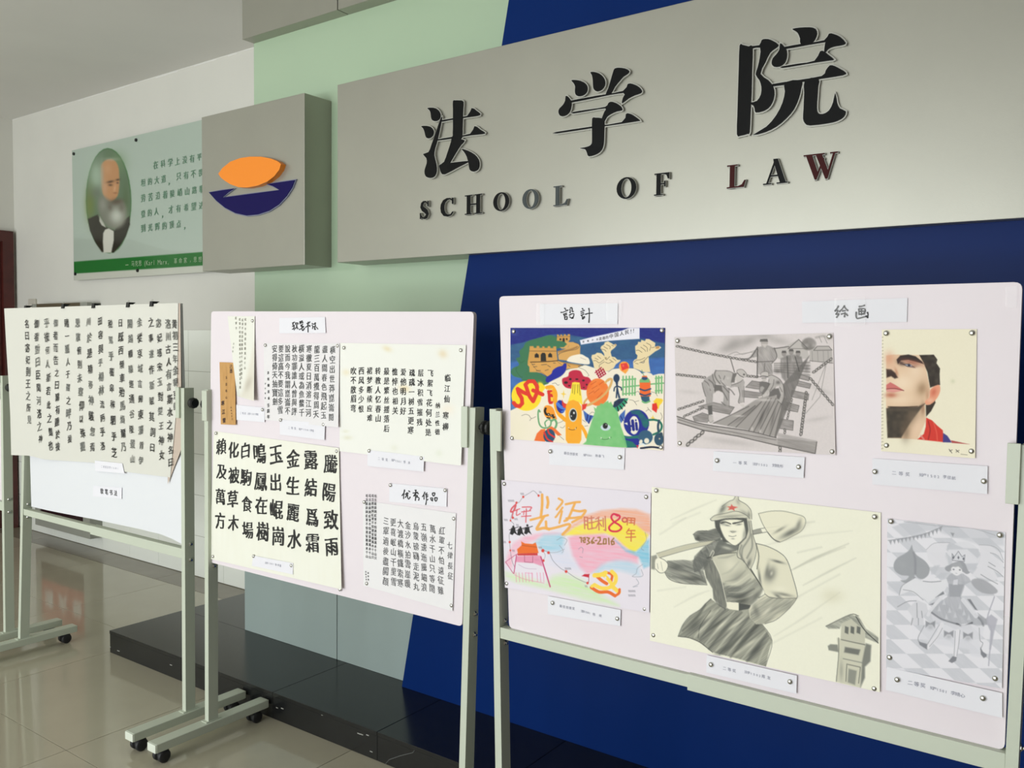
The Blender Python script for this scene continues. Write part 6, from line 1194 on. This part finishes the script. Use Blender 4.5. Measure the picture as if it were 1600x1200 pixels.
def girl(P):
    X, Y = P.X, P.Y; P.at((1380, 805), 8)
    B = (229, 227, 233); P.C[:] = B; G = (180, 181, 186); D = (138, 139, 146)
    # chequered floor: skewed rows
    G = (197, 198, 205)
    P.at((1380, 945), 8)
    for r_ in range(-10, 3):
        for c_ in range(-14, 16):
            if (c_ + r_) % 2: continue
            x0 = 290 + c_ * 238 + r_ * 197; y0 = 612 + r_ * 181
            P.fill([(x0, y0), (x0 + 236, y0), (x0 + 433, y0 + 181), (x0 + 197, y0 + 181)], G, .85, .6, hatch=(40, .2, 8, 1.2))
    P.at((1380, 805), 8)
    # banner zones and pennants
    P.fill([(110, 150), (320, 70), (640, 110), (700, 190), (480, 200), (260, 280)], G, .7, 1.2); P.fill([(600, 100), (1100, 160), (1500, 215), (1510, 380), (1200, 370), (860, 260), (740, 230)], G, .55, 2); P.fill([(820, 360), (1000, 415), (800, 430)], G, .7, 1)
    P.line([(60, 315), (300, 285), (500, 240), (740, 140)], .9, D, .8)
    for k in range(14):
        x_ = 70 + k * 48; y_ = 318 - k * 9 - (max(0, k - 7) ** 2) * 1.2; P.fill([(x_, y_), (x_ + 42, y_ - 10), (x_ + 26, y_ + 52)], (150, 151, 158), .8, .7)
    P.fill([(840, 215), (890, 225), (870, 270)], D, .7, .7); P.line([(260, 80), (740, 140), (1090, 160), (1400, 250)], .6, D, .7)
    # big hat brim and round mirror
    P.fill([(540, 430), (640, 350), (820, 340), (790, 430), (780, 520), (820, 620), (760, 650), (640, 640), (560, 560)], (224, 222, 228), .95, 1.2); P.fill([(1200, 370), (1340, 380), (1480, 480), (1500, 700), (1400, 820), (1100, 760), (1180, 650), (1215, 500)], (224, 222, 228), .95, 1.2)
    P.ell(1000, 520, 208, 190, (222, 221, 227), .95); P.fill([(800, 380), (840, 340), (1000, 410), (1190, 420), (1210, 500), (1180, 540), (1050, 425), (800, 432)], G, .85, 1); P.fill([(1020, 605), (1190, 600), (1150, 680), (1060, 690)], G, .85, 1); P.fill([(785, 470), (870, 550), (860, 610), (820, 620)], G, .8, 1)
    P.line([(540, 430), (640, 350), (830, 342)], .8, D, .6); P.line([(1200, 370), (1340, 380), (1440, 430), (1500, 560)], .8, D, .6)
    for l_ in ([(1340, 470), (1420, 500), (1500, 590)], [(1320, 590), (1400, 640)], [(1310, 640), (1420, 700), (1500, 770)], [(1220, 740), (1300, 790), (1430, 860)]): P.line(l_, 1.2, D, .7)
    P.fill([(1380, 690), (1500, 770), (1430, 775)], G, .8, .8); P.fill([(1340, 470), (1440, 500), (1500, 590), (1400, 520)], G, .8, .8)
    # spade
    P.fill([(358, 370), (372, 430), (420, 500), (520, 570), (580, 660), (560, 750), (490, 800), (430, 780), (400, 740), (390, 760), (420, 800), (370, 790), (290, 850), (215, 815), (280, 810), (320, 760), (230, 750), (150, 700), (130, 620), (170, 540), (270, 480), (330, 430)], (158, 160, 165), .92, .9, sm=1); P.line([(380, 470), (400, 560), (400, 740)], 2, (124, 126, 132), .6, 2); P.blob(250, 620, 60, 70, (168, 170, 174), .6)
    # leaf-like folds
    P.fill([(590, 680), (640, 630), (710, 625), (650, 740), (600, 740)], G, .8, 1); P.fill([(650, 780), (720, 720), (820, 720), (760, 790)], G, .8, 1); P.fill([(60, 850), (200, 850), (240, 880), (200, 1000), (60, 920)], G, .5, 1.5)
    P.fill([(1100, 820), (1180, 790), (1300, 830), (1430, 940), (1380, 985), (1240, 970), (1140, 900)], (168, 168, 174), .9, 1, sm=1)
    P.fill([(200, 1000), (240, 880), (400, 780), (500, 830), (680, 830), (800, 790), (810, 870), (760, 960), (560, 1100), (520, 1050), (330, 950)], (226, 225, 230), .97, .8); P.line([(200, 1000), (240, 880), (400, 780)], 1, D, .7); P.line([(500, 825), (600, 835), (720, 825)], 1.4, D, .7); P.line([(250, 930), (380, 960), (500, 1060)], 1, D, .7)
    # dress
    P.fill([(790, 790), (830, 740), (870, 720), (1000, 730), (1070, 780), (1100, 830), (1020, 870), (1000, 940), (970, 1020), (1100, 1180), (1180, 1290), (1290, 1370), (1180, 1390), (1080, 1350), (940, 1370), (860, 1360), (700, 1290), (580, 1200), (620, 1150), (800, 1020), (820, 950), (815, 860)], (176, 177, 184), .95, .9, hatch=(75, .25, 12, 1.4))
    P.fill([(820, 860), (1010, 865), (960, 1020), (830, 1020)], (160, 161, 168), .8, .9); P.fill([(880, 810), (935, 800), (930, 870), (870, 870)], (216, 215, 222), .95, .7)
    for k, (x_, y_) in enumerate(((700, 1160), (760, 1080), (830, 1180), (900, 1240), (960, 1130), (1010, 1210), (1070, 1270), (790, 1260))): P.fill([(x_ - 22, y_ + 40), (x_, y_ - 30), (x_ + 22, y_ + 40)], (206, 206, 212), .9, .7)
    P.line([(590, 1205), (700, 1285), (820, 1335), (940, 1365)], 3.2, (126, 127, 134), .8); P.line([(920, 1360), (1000, 1390), (1110, 1345)], 3.2, (104, 105, 112), .85)
    P.line([(1150, 1240), (1230, 1320), (1250, 1380)], 3.6, (130, 131, 138), .8); P.line([(1000, 1060), (1160, 1260)], 7, (222, 221, 227), .9); P.line([(770, 980), (600, 1180), (560, 1250)], 5, (222, 221, 227), .9); P.fill([(650, 1030), (750, 950), (765, 985), (700, 1010)], (120, 121, 128), .85, .7); P.fill([(1050, 1050), (1090, 1050), (1180, 1190), (1150, 1180)], (120, 121, 128), .85, .7); P.fill([(570, 1120), (640, 1090), (620, 1120)], (120, 121, 128), .85, .7)
    # head
    P.fill([(775, 650), (820, 625), (870, 600), (960, 575), (1020, 600), (1060, 690), (1085, 715), (1040, 735), (980, 700), (860, 690), (820, 705), (780, 685)], (158, 159, 165), .95, .8, sm=1); P.fill([(850, 665), (880, 640), (960, 640), (985, 680), (980, 720), (930, 755), (890, 745), (860, 715)], (232, 230, 234), 1, .7, sm=1)
    P.fill([(845, 660), (870, 600), (960, 590), (1000, 650), (985, 680), (940, 640), (900, 650), (870, 640)], (170, 171, 176), .9, .8); P.ell(880, 678, 12, 9, (120, 121, 130), .9); P.ell(958, 684, 12, 9, (120, 121, 130), .9); P.line([(905, 725), (925, 728)], .5, D, .8, sm=0)
    P.fill([(860, 480), (890, 520), (940, 450), (985, 520), (1020, 495), (1015, 580), (865, 565)], (214, 214, 220), .95, .7); P.line([(860, 480), (890, 520), (940, 450), (985, 520), (1022, 495), (1015, 580), (865, 565), (860, 480)], .8, (110, 111, 120), .85, sm=0)
    for x_, y_ in ((877, 530), (940, 530), (1003, 545)): P.fill([(x_ - 12, y_), (x_, y_ - 22), (x_ + 14, y_), (x_, y_ + 22)], (98, 99, 108), .9, .6)
    # left hanging flounce, legs, shoes
    P.fill([(300, 1180), (420, 1060), (540, 1110), (560, 1200), (500, 1260), (510, 1370), (330, 1370), (360, 1260)], (214, 213, 219), .95, .8); 
    for l_ in ([(180, 1145), (300, 1080), (410, 1070)], [(420, 1100), (425, 1280)], [(480, 1200), (490, 1280)], [(370, 1290), (350, 1370)], [(440, 1290), (440, 1370)]): P.line(l_, 1.4, (150, 151, 158), .8)
    P.at((1380, 945), 8)
    P.fill([(500, 270), (620, 240), (900, 260), (1250, 260), (1260, 300), (1210, 480), (1240, 660), (1100, 640), (1070, 560), (700, 500), (440, 420), (450, 380)], (220, 219, 226), .8, 2); P.fill([(600, 110), (720, 190), (950, 260), (930, 320), (760, 240), (620, 200)], (214, 213, 220), .95, .8); P.fill([(970, 260), (1100, 240), (1110, 310), (1000, 310)], (214, 213, 220), .95, .8)
    for l_ in ([(735, 240), (690, 360), (560, 530)],): P.line(l_, 6, (226, 224, 230), 1)
    P.line([(930, 330), (920, 480), (900, 630)], 6.5, (228, 226, 232), 1); P.line([(700, 250), (640, 350), (550, 500)], .8, D, .8); P.line([(740, 290), (680, 400), (580, 520)], .8, D, .8); P.line([(900, 330), (895, 480), (885, 640)], .8, D, .8); P.line([(960, 320), (945, 480), (920, 640)], .8, D, .8)
    P.line([(1200, 290), (1210, 440), (1245, 480), (1215, 560)], 1, D, .8); P.line([(510, 265), (440, 400), (450, 460), (540, 490)], 1.2, D, .7)
    SH = (130, 131, 138)
    P.fill([(442, 460), (500, 480), (550, 495), (548, 560), (500, 530), (455, 500)], SH, .95, .8); P.fill([(870, 642), (920, 655), (910, 700), (860, 728), (815, 705)], SH, .95, .8); P.fill([(1215, 530), (1245, 585), (1295, 620), (1290, 650), (1255, 665), (1220, 620)], SH, .95, .8)
    for x_, y_ in ((590, 230), (820, 350), (1060, 370)):
        P.fill([(x_ - 60, y_ - 30), (x_, y_), (x_ + 60, y_ - 30), (x_ + 55, y_ + 60), (x_ + 20, y_ + 20), (x_ - 20, y_ + 20), (x_ - 60, y_ + 55)], (138, 139, 146), .85, 1); P.blob(x_, y_ + 50, 40, 30, (176, 177, 183), .7)
    P.line([(1390, -100), (1300, 180), (1360, 330), (1330, 600), (1318, 760)], 2, (176, 174, 186), .8); P.fill([(1270, 180), (1340, 330), (1325, 560), (1345, 560), (1390, 330), (1430, 180), (1350, 120)], (178, 177, 188), .85, 1); P.fill([(1180, 100), (1290, 180), (1300, 250), (1250, 230)], (158, 159, 166), .8, 1)

ps = 1.0
o = sheet('cartoon_poster', [(797.5, 512.3), (1039, 512.3), (1036, 704.2), (797.8, 686)], .0018, paint=cartoon, step=.72, label='brightly painted cartoon poster with a long wall, fists and one-eyed monsters', cat='poster', lift=(0, 0, .001, .001))
ik = Ink(); ik.col('!!', (985.8, 517.6), (989.8, 516.6), 9, YB - .0045, wt=.0); ik.col('中国人民', (955, 525.2), (979.5, 519), 7.6, YB - .0045, wt=.0, slant=.1, rot=6); ik.col('英雄的', (938, 529.3), (948.5, 527), 5.5, YB - .0045, wt=0, slant=.1); ik.col('致敬不屈', (911.5, 534), (933, 530.3), 3.6, YB - .0045, wt=0, slant=.1); ik.build('banner_lettering', INK, o)
sheet('coloured_portrait', [(1378, 515), (1526.4, 514.2), (1523.6, 716.2), (1376.8, 704.9)], .0018, paint=portrait, step=.85, label='cream sketchbook page with a cropped coloured portrait of a man in a red collar', cat='drawing', lift=(0, 0, .003, .003))
sheet('anniversary_drawing', [(783.4, 750), (1017, 770.4), (1014.4, 957.6), (789, 918)], .0018, paint=march, step=.8, label='pastel drawing reading 长征 with a gate tower and yellow emblem, lower left of the drawings board', cat='drawing', lift=(0, .001, .004, .002))
sheet('soldier_drawing', [(1018.4, 760.8), (1376.4, 801), (1374.7, 1081.6), (1015.6, 1000.9)], .0022, paint=soldier, step=.95, label='large cream pencil drawing of a soldier with a red star cap and spade', cat='drawing', lift=(0, 0, .003, .003))
sheet('bridge_drawing', [(1053.7, 527), (1301.7, 520), (1305.5, 711.2), (1058, 698)], .0018, paint=bridge, step=.85, label='pencil drawing of men laying planks on a chain bridge', cat='drawing', lift=(0, 0, .003, .002))
sheet('girl_drawing', [(1386.5, 810), (1571, 832), (1565.5, 1076), (1384.5, 1044)], .0018, paint=girl, step=.85, label='pale pencil drawing of a crowned girl on a chequered floor', cat='drawing', lift=(0, 0, .003, .002))
# ------------------------------------------------------------------ things on the back wall
# glazed hydrant cabinet, mostly behind the left board but mirrored in the floor
hc = root('hydrant_cabinet', (-6.06, YW, .09), 'tall grey hydrant cabinet with a red panel, behind the left display stand', 'cabinet')
Mf = mat('cabinet_steel', (150, 152, 142), .4); Mr = mat('red_panel', (178, 42, 36), .4); Mg = mat('cabinet_glass_reflection', (196, 176, 160), .2); Md = mat('dark_glass', (44, 26, 30), .15)  # upper pane: pinkish reflection in the glass painted as its colour
hx0, hx1, hz0, hz1, hy = -6.44, -5.68, .09, 1.69, 3.02
MB().box(hx0, hx1, hy + .02, YW - .011, hz0, hz1).build('cabinet_body', Mf, hc)
MB().box(hx0, hx0 + .07, hy, hy + .02, hz0, hz1, .002).build('frame_bar', Mf, hc); MB().box(hx1 - .09, hx1, hy, hy + .02, hz0, hz1, .002).build('frame_bar', Mf, hc)
MB().box(hx0 + .07, hx1 - .09, hy, hy + .02, hz0, hz0 + .075, .002).build('frame_bar', Mf, hc); MB().box(hx0 + .07, hx1 - .09, hy, hy + .02, hz1 - .05, hz1, .002).build('frame_bar', mat('dark_brass', (92, 84, 66), .4), hc)
MB().box(hx0 + .07, hx1 - .09, hy + .008, hy + .019, hz0 + .075, .30).build('dark_glass', Md, hc)
MB().box(hx0 + .07, hx1 - .09, hy + .008, hy + .019, .30, .60).build('red_panel', Mr, hc)
MB().box(hx0 + .07, hx1 - .09, hy + .008, hy + .019, .60, hz1 - .05).build('glass_pane', Mg, hc)
gw = Ink(); 
for chh, xx in zip('消火栓', (-6.27, -6.07, -5.87)):
    p = proj((xx, hy + .006, .43)); gw.char(chh, p[0], p[1], 28, hy + .006, wt=.03, slant=0)
gw.build_each('character', mat('white_print', (225, 225, 220), .5), hc)
MB().box(-6.05, -6.02, hy - .012, hy, .85, 1.0, .004).build('handle', M_steel, hc)
# quote board
qx1 = -4.17; q = [proj((-5.972, 3.085, 2.738)), proj((qx1, 3.085, 2.738)), proj((qx1, 3.085, 1.848)), proj((-5.966, 3.085, 1.848))]
def quote(P):
    X, Y = P.X, P.Y
    P.C[:] = (174, 188, 176)
    P._mix(np.arange(X.size), np.clip((Y - 340) / 90, 0, 1) * .25, (200, 208, 200))
    # soft hills near the bottom
    P.at((100, 180), 4.444)
    P.fill([(55, 850), (200, 862), (450, 860), (700, 935), (960, 960), (1200, 940), (1200, 1000), (60, 1018)], (168, 180, 168), .6, 1.5)
    P.fill([(58, 1018), (955, 950), (1300, 925), (1300, 1025), (955, 1045), (62, 1102)], (40, 110, 50))
    P.fill([(60, 1102), (955, 1046), (1300, 1022), (1300, 1180), (62, 1160)], (196, 198, 186))
    P.ell(310, 594, 158, 366, (60, 110, 60), rot=-1.0)
    P.ell(309, 594, 153, 360, (96, 118, 92), rot=-1.0)
    P.blob(225, 420, 60, 120, (176, 196, 176), .8); P.blob(370, 330, 60, 70, (112, 142, 100), .7); P.blob(180, 620, 34, 110, (112, 128, 62), .8); P.blob(430, 600, 26, 120, (84, 104, 70), .7)
    P.blob(225, 540, 40, 40, (104, 108, 96), .6)
    # jacket
    P.fill([(165, 720), (235, 690), (262, 760), (300, 780), (350, 800), (400, 740), (455, 700), (458, 760), (430, 840), (390, 905), (345, 955), (262, 950), (215, 880), (180, 800)], (46, 44, 36), .95, 1)
    P.fill([(285, 795), (310, 785), (345, 805), (345, 870), (328, 955), (275, 955), (270, 880), (272, 820)], (206, 206, 194), 1, .8)
    P.fill([(248, 700), (275, 745), (290, 780), (262, 765), (245, 735)], (200, 200, 190), .9, .8)
    # head
    P.fill([(262, 340), (290, 312), (330, 305), (362, 325), (380, 370), (384, 430), (385, 480), (372, 560), (330, 600), (295, 590), (268, 540), (258, 450), (256, 380)], (190, 140, 96), 1, 1.2, sm=1)
    P.blob(300, 370, 28, 40, (206, 160, 120), .6); P.blob(285, 500, 18, 60, (204, 166, 136), .5)
    P.blob(262, 420, 14, 90, (172, 176, 160), .7); P.blob(330, 306, 50, 12, (180, 180, 165), .5)
    P.blob(322, 462, 24, 8, (72, 56, 42), .9, -12); P.blob(374, 448, 14, 7, (72, 56, 42), .9, -10); P.blob(322, 485, 14, 7, (70, 54, 44), .8); P.blob(372, 470, 8, 6, (70, 54, 44), .8)
    P.blob(352, 510, 9, 26, (216, 170, 130), .7, 8); P.blob(356, 540, 14, 6, (130, 84, 60), .6)
    # beard
    P.fill([(262, 560), (300, 580), (340, 600), (400, 590), (430, 640), (430, 720), (400, 770), (350, 790), (300, 770), (260, 720), (240, 660), (240, 600)], (120, 120, 108), .9, 3, sm=1)
    P.blob(365, 700, 50, 58, (196, 200, 188), .95); P.blob(270, 620, 30, 50, (150, 152, 140), .7); P.blob(365, 600, 45, 22, (88, 74, 60), .8, -8); P.blob(400, 640, 20, 30, (104, 98, 84), .6); P.blob(320, 640, 16, 24, (100, 92, 78), .6)
qb = root('quote_board', (-5.07, 3.085, 1.85), 'pale green quotation board with an oval portrait of a bearded man, on the back wall', 'poster')
Xq, Yq = quad_px(q, 230, 190); Vq = atY(Xq, Yq, 3.085); Pq = Paint(Xq, Yq, (182, 200, 184)); quote(Pq)
pr = link('printed_face', grid_mesh('printed_face', Vq, Pq.C), None, qb)
mq = bpy.data.materials.new('glazed_print'); mq.use_nodes = True; bq = mq.node_tree.nodes['Principled BSDF']; aq = mq.node_tree.nodes.new('ShaderNodeAttribute'); aq.attribute_name = 'Col'
mq.node_tree.links.new(aq.outputs['Color'], bq.inputs['Base Color']); bq.inputs['Roughness'].default_value = .14; pr.data.materials.append(mq)
WP[pr.name] = Vector(pr.data['_c']); pr.location = WP[pr.name] - WP[qb.name]
MB().box(-5.97, qx1, 3.0858, 3.094, 1.849, 2.737).build('backing_sheet', mat('board_edge', (70, 84, 74), .3), qb)
gi = Ink(); Yk = 3.082
def KQ(x, y): return (100 + x / 4.444, 180 + y / 4.444)
for txt, a_, b_ in (('在科学上没有平', (635, 345), (938, 292)), ('坦的大道', (548, 468), (690, 442)), ('只有不畏', (795, 425), (948, 400)), ('劳苦沿着陡峭山路攀', (548, 575), (955, 512)), ('登的人', (548, 685), (640, 668)), ('才有希望达', (740, 655), (952, 625)), ('到光辉的顶点', (548, 785), (795, 755))):
    gi.col(txt, KQ(*a_), KQ(*b_), 13, Yk, wt=.008, slant=.06, sub=1)
for x_, y_ in ((728, 462), (682, 690), (836, 770)): gi.char('，', *KQ(x_, y_), 12, Yk, wt=.02, slant=0)
gi.build('green_lettering', mat('green_print', (96, 136, 110), .5), qb)
wi = Ink()
wi.col('马克思', KQ(478, 1032), KQ(528, 1028), 9.5, Yk, wt=.0, slant=0); wi.col('(Karl', KQ(562, 1026), KQ(625, 1022), 11, Yk, slant=0, wt=0); wi.col('Marx,', KQ(660, 1020), KQ(725, 1016), 11, Yk, slant=0, wt=0); wi.col('革命家，思想', KQ(775, 1012), KQ(945, 1000), 9.5, Yk, wt=0, slant=0); wi.char('—', *KQ(437, 1036), 8, Yk, slant=0)
wi.build('pale_lettering', mat('pale_print', (160, 186, 150), .5), qb)
for x_, y_ in ((114.6, 240.3), (212, 218.7), (117, 428), (214.3, 422.6)):
    c = atY(x_, y_, 3.079); MB().cyl((c[0], 3.077, c[2]), (c[0], YW, c[2]), .0105, 12).build('standoff_screw', M_plastic, qb)
sw = root('wall_socket', (-6.61, 3.11, 1.71), 'small pale switch plate on the back wall just above the hanging calligraphy', 'switch')
MB().box(-6.665, -6.565, 3.100, YW, 1.60, 1.735, .004).build('plate', mat('switch_plastic', (196, 192, 180), .4), sw); MB().box(-6.64, -6.59, 3.095, 3.101, 1.63, 1.70, .002).build('rocker', mat('switch_plastic2', (206, 202, 190), .35), sw)
# ------------------------------------------------------------------ drawings' thumbtacks
tacks('cartoon poster', .0025, [('upper left corner', 802.7, 518), ('upper right corner', 1034.3, 516.3), ('lower left corner', 800.3, 684.5), ('lower right corner', 1033, 699)])
tacks('caption slip under the cartoon poster', .0035, [('left end', 859.8, 705.3), ('right end', 968.5, 714.4)])
tacks('chain bridge drawing', .0025, [('upper left corner', 1058.7, 532.5), ('upper right corner', 1296.2, 525.7), ('lower left corner', 1062.5, 692.5), ('lower right corner', 1300.5, 705.5)])
tacks('caption slip under the chain bridge drawing', .0040, [('left end', 1120.5, 719.5), ('right end', 1248, 729.5)])
tacks('coloured portrait drawing', .0025, [('upper left corner', 1384.8, 520.7), ('upper right corner', 1519, 520.2), ('lower left corner', 1385.3, 695.8), ('lower right corner', 1518, 704.9)])
tacks('caption slip under the coloured portrait', .0040, [('left end', 1367.2, 736.9), ('right end', 1537.4, 751.9)])
tacks('colourful anniversary drawing', .0025, [('upper left corner', 788, 756), ('upper right corner', 1009.8, 776.4), ('lower left corner', 792, 911.6), ('lower right corner', 1007.6, 951.4)])
tacks('caption slip under the anniversary drawing', .0040, [('left end', 863.4, 942), ('right end', 964.6, 966.6)])
tacks('soldier drawing', .0030, [('upper left corner', 1025.5, 766.4), ('upper right corner', 1366.8, 807.5), ('lower left corner', 1021.3, 992.3), ('lower right corner', 1366.2, 1075.7)])
tacks('caption slip under the soldier drawing', .0055, [('left end', 1111, 1038.5), ('right end', 1234.4, 1065.2)])
tacks('crowned girl drawing', .0025, [('upper left corner', 1392.5, 814.6), ('upper right corner', 1562.4, 836), ('lower left corner', 1390.2, 1027.2), ('lower right corner', 1555.1, 1059.9)])
tacks('caption slip under the crowned girl drawing', .0055, [('left end', 1402, 1062), ('right end', 1536, 1091)])
# clear tape over the two headings and board edges
Mt = bpy.data.materials.new('clear_tape'); Mt.use_nodes = True; bt = Mt.node_tree.nodes['Principled BSDF']; bt.inputs['Base Color'].default_value = (1, 1, 1, 1); bt.inputs['Roughness'].default_value = .12; bt.inputs['Alpha'].default_value = .13
for nm, qd in (('at the left end of the 設計 heading', [(838, 474), (851, 474), (850, 508), (838, 508)]), ('at the right end of the 設計 heading', [(947, 470), (972, 469), (970, 500), (948, 502)]), ('across the middle of the 绘画 heading', [(1304, 466), (1352, 464), (1352, 508), (1304, 510)]),
               ('on the top right corner of the drawings board', [(1571, 448), (1590, 447), (1589, 481), (1571, 480)]), ('beside the crowned girl drawing', [(1567, 962), (1577, 963), (1575, 1022), (1567, 1020)])):
    sheet('tape_piece', qd, .0062 if 'heading' in nm else .003, label='clear sticky tape ' + nm, cat='tape', m=Mt)
